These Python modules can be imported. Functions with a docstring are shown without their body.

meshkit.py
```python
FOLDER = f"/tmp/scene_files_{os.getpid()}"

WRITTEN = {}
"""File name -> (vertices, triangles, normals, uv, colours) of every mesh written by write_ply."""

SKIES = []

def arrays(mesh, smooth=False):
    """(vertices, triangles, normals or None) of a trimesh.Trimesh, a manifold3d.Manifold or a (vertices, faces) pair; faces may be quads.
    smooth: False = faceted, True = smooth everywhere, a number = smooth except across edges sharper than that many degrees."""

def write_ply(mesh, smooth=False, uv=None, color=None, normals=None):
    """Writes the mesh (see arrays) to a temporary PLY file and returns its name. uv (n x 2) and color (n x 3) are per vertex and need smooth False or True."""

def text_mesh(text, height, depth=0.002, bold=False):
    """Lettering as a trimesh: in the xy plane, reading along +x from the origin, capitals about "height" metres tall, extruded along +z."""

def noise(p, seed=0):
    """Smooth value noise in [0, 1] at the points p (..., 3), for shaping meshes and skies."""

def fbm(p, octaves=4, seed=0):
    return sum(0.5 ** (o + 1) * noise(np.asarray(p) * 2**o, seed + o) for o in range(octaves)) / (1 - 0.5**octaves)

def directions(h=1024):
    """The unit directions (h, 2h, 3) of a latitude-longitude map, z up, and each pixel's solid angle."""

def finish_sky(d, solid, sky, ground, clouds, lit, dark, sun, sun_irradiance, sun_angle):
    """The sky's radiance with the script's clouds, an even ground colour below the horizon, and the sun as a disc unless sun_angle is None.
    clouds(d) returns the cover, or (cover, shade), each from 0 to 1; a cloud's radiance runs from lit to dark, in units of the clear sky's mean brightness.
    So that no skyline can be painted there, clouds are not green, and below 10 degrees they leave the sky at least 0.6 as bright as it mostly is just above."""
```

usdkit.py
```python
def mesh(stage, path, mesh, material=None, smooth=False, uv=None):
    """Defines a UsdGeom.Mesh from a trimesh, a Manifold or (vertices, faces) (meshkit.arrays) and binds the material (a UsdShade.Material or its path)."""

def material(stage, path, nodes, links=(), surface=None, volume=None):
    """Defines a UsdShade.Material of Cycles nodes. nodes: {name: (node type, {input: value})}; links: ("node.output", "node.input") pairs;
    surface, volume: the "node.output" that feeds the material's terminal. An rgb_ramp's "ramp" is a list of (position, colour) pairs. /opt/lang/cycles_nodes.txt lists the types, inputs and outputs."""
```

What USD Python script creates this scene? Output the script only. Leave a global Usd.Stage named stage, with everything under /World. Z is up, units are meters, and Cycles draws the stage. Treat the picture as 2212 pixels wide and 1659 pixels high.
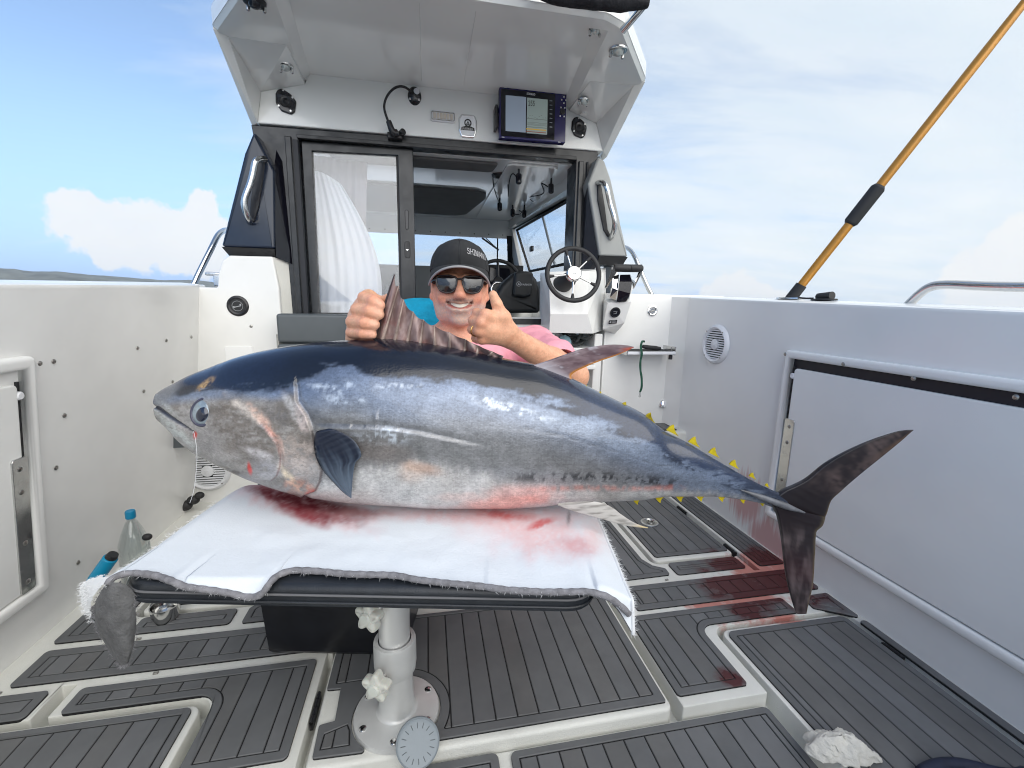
import math, random
import numpy as np, trimesh, shapely, usdkit, meshkit
import shapely.geometry as sg
from shapely import affinity
from shapely.ops import unary_union
from pxr import Usd, UsdGeom, UsdLux, UsdShade, Sdf, Gf, Vt

stage = Usd.Stage.CreateInMemory()
UsdGeom.Xform.Define(stage, '/World'); UsdGeom.Scope.Define(stage, '/World/Looks')
rnd = random.Random(7)

# ---------------------------------------------------------------- camera (phone, very wide lens, held 0.95 m above the deck)
EYE = np.array([0, 0, .95]); FOC = 947.0; W0, H0 = 2212.0, 1659.0
yaw, pitch, roll = map(math.radians, (11.166, -10.238, 1.128))
cy, sy, cp, sp, cr, sr = math.cos(yaw), math.sin(yaw), math.cos(pitch), math.sin(pitch), math.cos(roll), math.sin(roll)
FWD = np.array([sy*cp, cy*cp, sp]); _r = np.array([cy, -sy, 0]); _u = np.cross(_r, FWD)
RGT = cr*_r + sr*_u; UPV = -sr*_r + cr*_u
cam = UsdGeom.Camera.Define(stage, '/World/camera')
SC = .80            # the layout below is in units of 0.8 m
cam.AddTransformOp().Set(Gf.Matrix4d(*RGT, 0, *UPV, 0, *(-FWD), 0, *(EYE*SC), 1))
cam.CreateHorizontalApertureAttr(36.0); cam.CreateVerticalApertureAttr(27.0)
cam.CreateFocalLengthAttr(36.0*FOC/W0); cam.CreateClippingRangeAttr(Gf.Vec2f(.03, 40000))
EXPOSURE = 1.0
cam.CreateExposureAttr(EXPOSURE)

# ---------------------------------------------------------------- sun and sky (hazy sun behind the camera, veiled by thin cloud)
SUN = np.array([.30, -.80, .54]); SUN /= np.linalg.norm(SUN)
sun = UsdLux.DistantLight.Define(stage, '/World/sun')
_z = SUN; _x = np.cross([0, 0, 1.], _z); _x /= np.linalg.norm(_x); _y = np.cross(_z, _x)
sun.AddTransformOp().Set(Gf.Matrix4d(*_x, 0, *_y, 0, *_z, 0, 0, 0, 0, 1))
sun.CreateIntensityAttr(.45); sun.CreateAngleAttr(85.0); sun.CreateColorAttr(Gf.Vec3f(1, .95, .87))
sun.GetPrim().CreateAttribute('inputs:normalize', Sdf.ValueTypeNames.Bool).Set(True)
SKY_STRENGTH = .108
CLOUD = (4.55, 4.68, 4.72); CLOUD_LOW = (3.35, 3.95, 4.45); CUMULUS = (4.75, 4.7, 4.55)
def az_el(u, v):
    d = (u-1106)*RGT - (v-829.5)*UPV + FOC*FWD; d /= np.linalg.norm(d); return d
_n = {'geo': ('geometry', {}),
      'sky': ('sky_texture', {'sky_type': 'single_scattering', 'sun_disc': False, 'sun_elevation': math.asin(SUN[2]), 'sun_rotation': math.atan2(SUN[0], SUN[1]), 'air_density': 1.0, 'aerosol_density': 1.0, 'ozone_density': 1.6}),
      'sep': ('separate_xyz', {}), 'zc': ('math', {'math_type': 'maximum', 'value2': .0}), 'za': ('math', {'math_type': 'add', 'value2': .12}),
      'px': ('math', {'math_type': 'divide'}), 'py': ('math', {'math_type': 'divide'}), 'cmb': ('combine_xyz', {'z': .3}),
      'mp': ('mapping', {'rotation': (0, 0, .35), 'scale': (.55, 1.25, 1)}),
      'n1': ('noise_texture', {'scale': 1.15, 'detail': 9, 'roughness': .56, 'distortion': .35}),
      'gx': ('math', {'math_type': 'multiply_add', 'value2': .36, 'value3': .028}),      # cloudier towards starboard
      'sum': ('math', {'math_type': 'add'}),
      'cov': ('rgb_ramp', {'ramp': [(0, (0, 0, 0)), (.40, (.04, .04, .04)), (.55, (.42, .42, .42)), (.68, (.84, .84, .84)), (.84, (.97, .97, .97)), (1, (1, 1, 1))]}),
      'n2': ('noise_texture', {'scale': 2.6, 'detail': 6, 'roughness': .5}),
      'ccol': ('mix_color', {'a': CLOUD_LOW, 'b': CLOUD, 'use_clamp': False}),
      'lowz': ('map_range', {'from_min': 0.0, 'from_max': .30, 'to_min': .95, 'to_max': .13, 'clamp': True}),
      'hz': ('mix_color', {'b': (1.6, 2.75, 5.1), 'use_clamp': False}),
      'mixc': ('mix_color', {'use_clamp': False}),
      'bg': ('background_shader', {'strength': SKY_STRENGTH})}
_l = [('geo.position', 'sep.vector'), ('sep.z', 'zc.value1'), ('zc.value', 'za.value1'), ('sep.x', 'px.value1'), ('za.value', 'px.value2'), ('sep.y', 'py.value1'), ('za.value', 'py.value2'),
      ('px.value', 'cmb.x'), ('py.value', 'cmb.y'), ('cmb.vector', 'mp.vector'), ('mp.vector', 'n1.vector'), ('mp.vector', 'n2.vector'), ('sep.x', 'gx.value1'), ('n1.fac', 'sum.value1'), ('gx.value', 'sum.value2'), ('sum.value', 'cov.fac'),
      ('n2.fac', 'ccol.fac'), ('sky.color', 'hz.a'), ('sep.z', 'lowz.value'), ('lowz.result', 'hz.fac'), ('hz.result', 'mixc.a'), ('ccol.result', 'mixc.b'), ('cov.color', 'mixc.fac')]
# heaped clouds low over the horizon: each a cluster of puffs, edges broken by noise
_puffs = [(175, 470, .043), (215, 500, .045), (270, 500, .045), (330, 495, .05), (385, 500, .045), (440, 440, .026), (428, 462, .03), (440, 500, .04), (480, 515, .04), (300, 540, .04), (370, 550, .04), (235, 545, .03), (440, 550, .045),
          (1570, 625, .035), (1600, 615, .033), (1540, 640, .03), (1640, 640, .03), (1590, 655, .04), (1680, 660, .03), (2180, 560, .05), (2150, 575, .045), (2205, 520, .035), (2120, 610, .05), (2190, 620, .05)]
_n['n3'] = ('noise_texture', {'scale': 24, 'detail': 9, 'roughness': .62}); _l.append(('geo.position', 'n3.vector'))
last = None
for i, (u, v, r) in enumerate(_puffs):
    d = az_el(u, v)
    _n[f'pd{i}'] = ('vector_math', {'math_type': 'distance', 'vector2': tuple(d)}); _l.append(('geo.position', f'pd{i}.vector1'))
    _n[f'pr{i}'] = ('math', {'math_type': 'divide', 'value2': r}); _l.append((f'pd{i}.value', f'pr{i}.value1'))
    if last:
        _n[f'pm{i}'] = ('math', {'math_type': 'smoothmin', 'value3': .35}); _l += [(last, f'pm{i}.value1'), (f'pr{i}.value', f'pm{i}.value2')]; last = f'pm{i}.value'
    else: last = f'pr{i}.value'
_n['pn'] = ('math', {'math_type': 'multiply_add', 'value2': 1.5, 'value3': -.75}); _l.append(('n3.fac', 'pn.value1'))
_n['ps'] = ('math', {'math_type': 'add'}); _l += [(last, 'ps.value1'), ('pn.value', 'ps.value2')]
_n['pc'] = ('map_range', {'from_min': 1.0, 'from_max': .80, 'to_min': 0., 'to_max': .9, 'clamp': True}); _l.append(('ps.value', 'pc.value'))
_n['pcol'] = ('mix_color', {'a': CUMULUS, 'b': (4.0, 4.2, 4.45), 'use_clamp': False}); _n['n4'] = ('noise_texture', {'scale': 9, 'detail': 4}); _l += [('geo.position', 'n4.vector'), ('n4.fac', 'pcol.fac')]
_n['mixp'] = ('mix_color', {'use_clamp': False}); _l += [('mixc.result', 'mixp.a'), ('pcol.result', 'mixp.b'), ('pc.result', 'mixp.fac'), ('mixp.result', 'bg.color')]
skymat = usdkit.material(stage, '/World/Looks/sky_look', _n, _l, surface='bg.background')
dome = UsdLux.DomeLight.Define(stage, '/World/sky'); dome.GetPrim().SetCustomDataByKey('kind', 'structure')
UsdShade.MaterialBindingAPI.Apply(dome.GetPrim()).Bind(skymat)

# ---------------------------------------------------------------- helpers
def sight(u, v): return (u-1106)*RGT - (v-829.5)*UPV + FOC*FWD
def onp(u, v, p0, n):
    d = sight(u, v); p0 = np.asarray(p0, float); n = np.asarray(n, float); return EYE + d*((p0-EYE) @ n)/(d @ n)
def onz(u, v, z=0.): return onp(u, v, (0, 0, z), (0, 0, 1))
def ony(u, v, y): return onp(u, v, (0, y, 0), (0, 1, 0))
def onx(u, v, x): return onp(u, v, (x, 0, 0), (1, 0, 0))
HF = np.array([sy, cy, 0]); HS = np.array([cy, -sy, 0])           # the table, fish and man face along HF
def ond(u, v, d): return onp(u, v, HF*d, HF)
def Lw(s, n, z): return HS*s + HF*n + np.array([0, 0, z])
def zoom(x0, y0, x1, w=2212):
    k = (x1-x0)/w; return lambda u, v: ((x0+u*k)*2212/3264, (y0+v*k)*2212/3264)
def project(P):
    q = np.asarray(P, float)-EYE; z = q @ FWD; return np.stack([1106+FOC*(q @ RGT)/z, 829.5-FOC*(q @ UPV)/z], -1)

class MB:
    def __init__(s): s.v, s.f, s.n = [], [], 0
    def add(s, v, f=None):
        if f is None: v, f = np.asarray(v.vertices), np.asarray(v.faces)
        v = np.asarray(v, float); f = np.asarray(f, int)
        if f.shape[1] == 4: f = np.vstack([f[:, [0, 1, 2]], f[:, [0, 2, 3]]])
        s.v.append(v); s.f.append(f+s.n); s.n += len(v); return s
    def mesh(s): return trimesh.Trimesh(np.vstack(s.v), np.vstack(s.f), process=False)
def cat(*ms):
    b = MB()
    for m in ms: b.add(m)
    return b.mesh()
def grid(P, closed_u=False, closed_v=False):
    P = np.asarray(P, float); a, b = P.shape[:2]; i = np.arange(a*b).reshape(a, b)
    if closed_u: i = np.vstack([i, i[:1]])
    if closed_v: i = np.hstack([i, i[:, :1]])
    f = np.stack([i[:-1, :-1], i[1:, :-1], i[1:, 1:], i[:-1, 1:]], -1).reshape(-1, 4)
    return MB().add(P.reshape(-1, 3), f).mesh()
def hull(pts): 
    m = trimesh.convex.convex_hull(np.asarray(pts, float)); return m
def box(lo, hi, r=0.):
    lo, hi = np.minimum(lo, hi).astype(float), np.maximum(lo, hi).astype(float)
    if r <= 0:
        m = trimesh.creation.box(hi-lo); m.apply_translation((lo+hi)/2); return m
    s = trimesh.creation.icosphere(1, r).vertices
    return hull(np.vstack([s + [x, y, z] for x in (lo[0]+r, hi[0]-r) for y in (lo[1]+r, hi[1]-r) for z in (lo[2]+r, hi[2]-r)]))
def frame(o, x, n):                      # matrix: local x -> x, local z -> n
    x = np.asarray(x, float); n = np.asarray(n, float); n = n/np.linalg.norm(n); x = x - n*(x @ n); x /= np.linalg.norm(x)
    M = np.eye(4); M[:3, 0] = x; M[:3, 1] = np.cross(n, x); M[:3, 2] = n; M[:3, 3] = o; return M
def put(m, M): m = m.copy(); m.apply_transform(M); return m
def rp(pts, r):
    p = pts if hasattr(pts, 'buffer') else sg.Polygon(pts)
    p = p if p.is_valid else p.buffer(0)
    return p.buffer(-r, quad_segs=5).buffer(2*r, quad_segs=5).buffer(-r, quad_segs=5) if r > 0 else p
def rrect(x0, y0, x1, y1, r): 
    p = sg.box(min(x0, x1), min(y0, y1), max(x0, x1), max(y0, y1)); return p.buffer(-r).buffer(r, quad_segs=6) if r > 0 else p
def ext(poly, z0, z1):
    ms = []
    for g in getattr(poly, 'geoms', [poly]):
        if g.area < 1e-9: continue
        m = trimesh.creation.extrude_polygon(g, z1-z0, engine='earcut'); m.apply_translation((0, 0, z0)); ms.append(m)
    return cat(*ms) if ms else None
def slab(poly, z0, z1, b=.002, steps=2):     # an extrusion whose top edge is rounded
    import mapbox_earcut as ec
    out = MB(); lev = [(z0, 0.), (z1-b, 0.)]+[(z1-b+b*math.sin(k/steps*math.pi/2), b*(1-math.cos(k/steps*math.pi/2))) for k in range(1, steps+1)]
    for g in getattr(poly, 'geoms', [poly]):
        if g.is_empty or g.area < 1e-9: continue
        g = sg.polygon.orient(g.simplify(1e-5)); rings = [np.array(r.coords)[:-1] for r in [g.exterior, *g.interiors]]; offs = []
        for P in rings:
            e = np.roll(P, -1, 0)-P; e /= np.maximum(np.linalg.norm(e, axis=1, keepdims=True), 1e-12); n = np.stack([-e[:, 1], e[:, 0]], 1); p_ = np.roll(n, 1, 0)
            m = (n+p_)/np.maximum(1+(n*p_).sum(1, keepdims=True), .35); offs.append(m)
        ends = np.cumsum([len(P) for P in rings]).astype(np.uint32); tot = int(ends[-1])
        V = np.vstack([np.column_stack([np.vstack([P+m*o for P, m in zip(rings, offs)]), np.full(tot, z)]) for z, o in lev]); F = []
        s0 = 0
        for P in rings:
            i = np.arange(len(P)); j = (i+1) % len(P)
            for k in range(len(lev)-1): F.append(np.stack([s0+i+k*tot, s0+j+k*tot, s0+j+(k+1)*tot, s0+i+(k+1)*tot], 1))
            s0 += len(P)
        out.add(V, np.vstack(F))
        t0 = ec.triangulate_float64(V[:tot, :2].copy(), ends).reshape(-1, 3)
        for k, fl in ((0, True), (len(lev)-1, False)):
            t = t0.copy(); vv = V[k*tot:(k+1)*tot]
            if len(t):
                nz = np.cross(V[t[:, 1]]-V[t[:, 0]], V[t[:, 2]]-V[t[:, 0]])[:, 2]; t[nz < 0] = t[nz < 0][:, ::-1]; out.add(vv, t[:, ::-1] if fl else t)
    m = out.mesh(); m.merge_vertices(); return m
def tube(pts, r, n=10, cap=True):
    P = np.asarray(pts, float); r = np.broadcast_to(np.asarray(r, float), (len(P),))
    T = np.gradient(P, axis=0); T /= np.linalg.norm(T, axis=1, keepdims=True)
    a = np.array([0, 0, 1.]) if abs(T[0, 2]) < .9 else np.array([1., 0, 0]); rings = []
    u = np.cross(T[0], a); u /= np.linalg.norm(u)
    for p, t, q in zip(P, T, r):
        u = u - t*(u @ t); u /= np.linalg.norm(u); w = np.cross(t, u); k = np.arange(n)*2*math.pi/n
        rings.append(p + q*(np.cos(k)[:, None]*u + np.sin(k)[:, None]*w))
    m = grid(np.array(rings), closed_v=True)
    if cap:
        b = MB().add(m); v = np.array([P[0], P[-1]]); i = np.arange(n); e = (len(P)-1)*n
        V = np.vstack([rings[0], [P[0]]]); b.add(V, np.stack([(i+1) % n, i, np.full(n, n)], 1))
        V = np.vstack([rings[-1], [P[-1]]]); b.add(V, np.stack([i, (i+1) % n, np.full(n, n)], 1)); m = b.mesh()
    m.merge_vertices(); m.fix_normals(); return m
def spline(pts, k=8):
    from scipy.interpolate import CubicSpline
    P = np.asarray(pts, float); t = np.r_[0, np.cumsum(np.linalg.norm(np.diff(P, axis=0), axis=1))]
    return CubicSpline(t, P)(np.linspace(0, t[-1], k*(len(P)-1)+1))
def lathe(prof, n=28):
    a = np.arange(n)*2*math.pi/n; P = np.array([[(r*math.cos(t), r*math.sin(t), z) for t in a] for r, z in prof])
    m = grid(P, closed_v=True); m.merge_vertices(); m.fix_normals(); return m
def torus(R, r, n=40, m=10):
    a = np.arange(n)*2*math.pi/n; b = np.arange(m)*2*math.pi/m
    P = np.array([[((R+r*math.cos(q))*math.cos(t), (R+r*math.cos(q))*math.sin(t), r*math.sin(q)) for q in b] for t in a]); return grid(P, True, True)
def disc(r, z0, z1, n=24, b=0.): return lathe([(1e-5, z0), (r, z0), (r, z1-b), (r-b, z1), (1e-5, z1)], n)
def ball(r, c=(0, 0, 0), k=2, s=(1, 1, 1)):
    m = trimesh.creation.icosphere(k, r); m.vertices *= s; m.apply_translation(c); return m

# scene writers
_names = {}
def _num(parent, name):
    k = (parent, name); i = _names.get(k, 0); _names[k] = i+1; return name if i == 0 else f'{name}_{i:03d}'
_base = {}
def part(parent, name, mesh, mat, smooth=30, color=None, uvw=None, label=None, kind=None):
    """One mesh prim under parent (a path), given in world coordinates."""
    path = parent + '/' + _num(parent, name); o = _base.get(parent, np.zeros(3)); _base[path] = o
    m = mesh
    v, f, n = meshkit.arrays(m, smooth if color is None else True)
    g = usdkit.mesh(stage, path, trimesh.Trimesh((v-o)*SC, f, process=False), M[mat] if isinstance(mat, str) else mat, smooth=False)
    if n is not None and len(n) == len(v):
        g.CreateNormalsAttr(Vt.Vec3fArray.FromNumpy(n.astype(np.float32))); g.SetNormalsInterpolation('vertex')
    if color is not None:
        for nm, c in (color.items() if isinstance(color, dict) else (('col', color),)):
            c = np.asarray(c, np.float32)
            if c.ndim == 2: UsdGeom.PrimvarsAPI(g).CreatePrimvar(nm, Sdf.ValueTypeNames.Color3fArray, 'vertex').Set(Vt.Vec3fArray.FromNumpy(c))
            else: UsdGeom.PrimvarsAPI(g).CreatePrimvar(nm, Sdf.ValueTypeNames.FloatArray, 'vertex').Set(Vt.FloatArray.FromNumpy(c))
    if label: g.GetPrim().SetCustomDataByKey('label', label)
    if kind: g.GetPrim().SetCustomDataByKey('kind', kind)
    return path
def thing(name, base, label=None, cat=None, group=None, kind=None):
    path = '/World/' + _num('/World', name); x = UsdGeom.Xform.Define(stage, path); base = np.asarray(base, float)
    x.AddTranslateOp().Set(Gf.Vec3d(*map(float, base*SC))); _base[path] = base; p = x.GetPrim()
    for k, t in (('label', label), ('category', cat), ('group', group), ('kind', kind)):
        if t: p.SetCustomDataByKey(k, t)
    return path
def single(name, mesh, mat, label=None, cat=None, group=None, kind=None, smooth=30, color=None):
    path = part('/World', name, mesh, mat, smooth, color); p = stage.GetPrimAtPath(path)
    for k, t in (('label', label), ('category', cat), ('group', group), ('kind', kind)):
        if t: p.SetCustomDataByKey(k, t)
    return path

# ---------------------------------------------------------------- materials
M = {}
def look(name, color, rough=.4, metal=0., var=0., vscale=6., bump=0., bscale=200., bdist=.001, coat=0., spec=.5, rvar=0., color2=None, blood=None, **kw):
    n = {'p': ('principled_bsdf', {'base_color': color, 'roughness': rough, 'metallic': metal, 'specular_ior_level': spec, 'coat_weight': coat, 'coat_roughness': .08, **kw}), 'g': ('geometry', {})}; l = []
    if var > 0 or color2 is not None:
        c2 = color2 if color2 is not None else tuple(max(0, c*(1-var)) for c in color)
        n['t'] = ('noise_texture', {'scale': vscale, 'detail': 6, 'roughness': .6}); n['r'] = ('rgb_ramp', {'ramp': [(0, c2), (.35, c2), (.65, color), (1, color)]})
        l += [('g.position', 't.vector'), ('t.fac', 'r.fac'), ('r.color', 'p.base_color')]
    if rvar > 0:
        n['t2'] = ('noise_texture', {'scale': vscale*1.7, 'detail': 5}); n['m2'] = ('map_range', {'from_min': .3, 'from_max': .7, 'to_min': max(.02, rough-rvar), 'to_max': rough+rvar})
        l += [('g.position', 't2.vector'), ('t2.fac', 'm2.value'), ('m2.result', 'p.roughness')]
    if bump > 0:
        n['b'] = ('noise_texture', {'scale': bscale, 'detail': 3}); n['bm'] = ('bump', {'strength': bump, 'distance': bdist})
        l += [('g.position', 'b.vector'), ('b.fac', 'bm.height'), ('bm.normal', 'p.normal')]
    if blood:
        col, spots, nsc, wet = blood; last = None
        n['bsx'] = ('separate_xyz', {}); n['bz'] = ('combine_xyz', {'z': 0.}); l += [('g.position', 'bsx.vector')]
        for i, (cx, cy_, cz, r) in enumerate(spots):
            n[f'bd{i}'] = ('vector_math', {'math_type': 'distance', 'vector2': (cx*SC, cy_*SC, cz*SC)}); n[f'bq{i}'] = ('math', {'math_type': 'multiply_add', 'value2': -1/(r*SC), 'value3': 1.}); l += [('g.position', f'bd{i}.vector1'), (f'bd{i}.value', f'bq{i}.value1')]
            if last: n[f'bm{i}'] = ('math', {'math_type': 'maximum'}); l += [(last, f'bm{i}.value1'), (f'bq{i}.value', f'bm{i}.value2')]; last = f'bm{i}.value'
            else: last = f'bq{i}.value'
        n['bmp'] = ('mapping', {'scale': nsc}); n['bn'] = ('noise_texture', {'scale': 1., 'detail': 6, 'roughness': .62}); n['bs'] = ('math', {'math_type': 'add'}); n['br'] = ('map_range', {'from_min': .86, 'from_max': 1.16, 'to_min': 0., 'to_max': .92, 'clamp': True}); n['bx'] = ('mix_color', {'b': col}); n['brf'] = ('mix_float', {'b': wet})
        l += [('g.position', 'bmp.vector'), ('bmp.vector', 'bn.vector'), (last, 'bs.value1'), ('bn.fac', 'bs.value2'), ('bs.value', 'br.value'), ('br.result', 'bx.fac'), ('br.result', 'brf.fac')]
        src = [a for a, b in l if b == 'p.base_color']; l = [(a, b) for a, b in l if b != 'p.base_color']
        if src: l.append((src[0], 'bx.a'))
        else: n['bx'][1]['a'] = color
        rs = [a for a, b in l if b == 'p.roughness']; l = [(a, b) for a, b in l if b != 'p.roughness']
        if rs: l.append((rs[0], 'brf.a'))
        else: n['brf'][1]['a'] = rough
        l += [('bx.result', 'p.base_color'), ('brf.result', 'p.roughness')]
    M[name] = usdkit.material(stage, '/World/Looks/'+name, n, l, surface='p.BSDF'); return M[name]
BLOOD_M = ((.060, .004, .005), [(1.22, 1.21, 0, .30), (1.06, 1.20, 0, .26), (1.28, 1.33, 0, .17), (1.12, 1.33, 0, .18), (1.0, 1.09, 0, .12), (.77, .86, 0, .07)], (26, 26, 26), .22)
BLOOD_D = ((.56, .20, .16), [(1.20, 1.28, 0, .20), (1.05, 1.14, 0, .22), (1.30, 1.29, 0, .15), (1.21, 1.36, -.06, .09), (.90, 1.13, 0, .15), (1.10, 1.03, 0, .10)], (34, 34, 34), .3)
BLOOD_W = ((.60, .36, .35), [(1.352, 1.42, .02, .19), (1.352, 1.56, .14, .20), (1.352, 1.32, .03, .13)], (14, 95, 2.6), .25)
look('gelcoat', (.81, .81, .785), .24, var=.09, vscale=3.1, rvar=.08, spec=.5)
look('gelcoat_cool', (.84, .845, .83), .22, var=.07, vscale=1.6, rvar=.08, blood=BLOOD_W)
look('gelcoat_roof', (.86, .87, .84), .2, var=.04, vscale=1.4, rvar=.05, coat=.6)
look('nonskid', (.74, .74, .69), .55, var=.12, vscale=5, bump=.5, bscale=420, bdist=.0015, blood=BLOOD_D)
look('eva_groove', (.012, .012, .013), .8)
look('eva', (.128, .132, .136), .62, var=.18, vscale=9, bump=.35, bscale=700, bdist=.0006, rvar=.12, blood=BLOOD_M)
look('eva_light', (.148, .152, .157), .6, var=.15, vscale=11, bump=.35, bscale=700, bdist=.0006, rvar=.12, blood=BLOOD_M)
look('eva_warm', (.130, .131, .131), .62, var=.2, vscale=9, bump=.35, bscale=700, bdist=.0006, rvar=.12, blood=BLOOD_M)
look('steel', (.62, .62, .61), .16, 1., rvar=.08, vscale=14)
look('steel_dull', (.42, .41, .38), .33, 1., var=.2, vscale=30, rvar=.1)
look('chrome', (.82, .82, .82), .06, 1.)
look('aluminium', (.66, .665, .65), .45, .35, var=.08, vscale=20, rvar=.06)
look('black_plastic', (.012, .012, .014), .38, rvar=.1, vscale=20)
look('black_gloss', (.006, .006, .010), .08)
look('black_rubber', (.018, .018, .019), .6, bump=.2, bscale=500)
look('frame_black', (.011, .013, .016), .3, var=.2, vscale=12, rvar=.08)
look('navy_gloss', (.014, .022, .042), .16, var=.25, vscale=5, rvar=.05)
look('grey_pillar', (.30, .31, .30), .3, var=.1, vscale=4)
look('dark_void', (.006, .007, .012), .5)
look('white_plastic', (.72, .73, .75), .3)
look('white_paint', (.80, .80, .78), .3)
look('grey_plastic', (.25, .285, .31), .45)
look('knob_plastic', (.62, .62, .56), .4, var=.1, vscale=30, subsurface_weight=.1)
look('vinyl_grey', (.085, .098, .105), .45, var=.15, vscale=8, bump=.25, bscale=300)
look('vinyl_black', (.02, .021, .022), .5, bump=.3, bscale=350)
look('fabric_grey', (.13, .13, .128), .85, var=.15, vscale=14, bump=.5, bscale=900)
look('canvas_black', (.008, .008, .012), .8, var=.3, vscale=20, bump=.5, bscale=200, bdist=.004)
look('teal_cloth', (.0, .36, .58), .85, var=.2, vscale=30, bump=.5, bscale=60, bdist=.01)
look('headliner', (.88, .89, .87), .16, var=.05, vscale=3, coat=1.)
look('lens_clear', (.55, .58, .55), .12, metal=.35)
look('gold_rod', (.50, .22, .022), .28, metal=.35, var=.12, vscale=18, coat=.4)
look('foam_black', (.02, .021, .023), .75, bump=.4, bscale=600)
look('logo_white', (.78, .78, .78), .5)
look('logo_dark', (.03, .03, .032), .5)
look('logo_grey', (.32, .33, .34), .4)
def pane(name, tint, rough=.02):
    n = {'t': ('transparent_bsdf', {'color': tint}), 'g': ('glossy_bsdf', {'color': (1, 1, 1), 'roughness': rough}), 'w': ('layer_weight', {'blend': .5}), 'p5': ('math', {'math_type': 'power', 'value2': 5.}), 'ma': ('math', {'math_type': 'multiply_add', 'value2': .9, 'value3': .07}), 'm': ('mix_closure', {})}
    M[name] = usdkit.material(stage, '/World/Looks/'+name, n, [('w.facing', 'p5.value1'), ('p5.value', 'ma.value1'), ('ma.value', 'm.fac'), ('t.BSDF', 'm.closure1'), ('g.BSDF', 'm.closure2')], surface='m.closure')
pane('pane_clear', (.96, .965, .97)); pane('pane_smoke', (.955, .96, .965))
HAZE = .00009
# ================================================================ SEA, HILL
single('sea', (np.array([[-5000, -5000, -.62], [5000, -5000, -.62], [5000, 5000, -.62], [-5000, 5000, -.62]], float), np.array([[0, 1, 2, 3]])), look('sea_water', (.012, .045, .065), .12, bump=.6, bscale=1.3, bdist=.15), kind='structure', smooth=False)
def hill():
    a = np.radians(np.linspace(-62, -17.2, 90)); R = 2600.; v = []
    el = np.interp(np.degrees(a), [-62, -45, -38.5, -33, -29.5, -26.5, -24.6, -22.6, -21, -19.2, -17.2], [90, 128, 124, 112, 104, 101, 106, 98, 62, 18, -4])
    el = el + 9*(meshkit.fbm(np.stack([np.degrees(a)*.5, a*0, a*0], -1), 4)-.5)
    rows = []
    for k, (fr, fz) in enumerate([(1.0, -.02), (1.04, .35), (1.09, .68), (1.15, .9), (1.22, 1.0), (1.4, .6), (1.55, -.05)]):
        n = meshkit.fbm(np.stack([np.degrees(a)*1.3, a*0+k*.7, a*0], -1), 4, 3)-.5
        rows.append(np.stack([np.sin(a)*R*fr, np.cos(a)*R*fr, -.6+el*fz*(1+.25*n*(fz < .95))], -1))
    single('hill', grid(np.array(rows)), look('hill_scrub', (.17, .18, .16), .9, var=.5, vscale=.012), kind='structure', smooth=True)
hill()
hz_ = UsdGeom.Mesh.Get(stage, single('haze', box((-5200, -5200, -2), (5200, 5200, 150)), usdkit.material(stage, '/World/Looks/haze_air', {'v': ('principled_volume', {'color': (.80, .88, .97), 'density': HAZE, 'anisotropy': .2})}, [], volume='v.volume'), kind='stuff', smooth=False))

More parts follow.
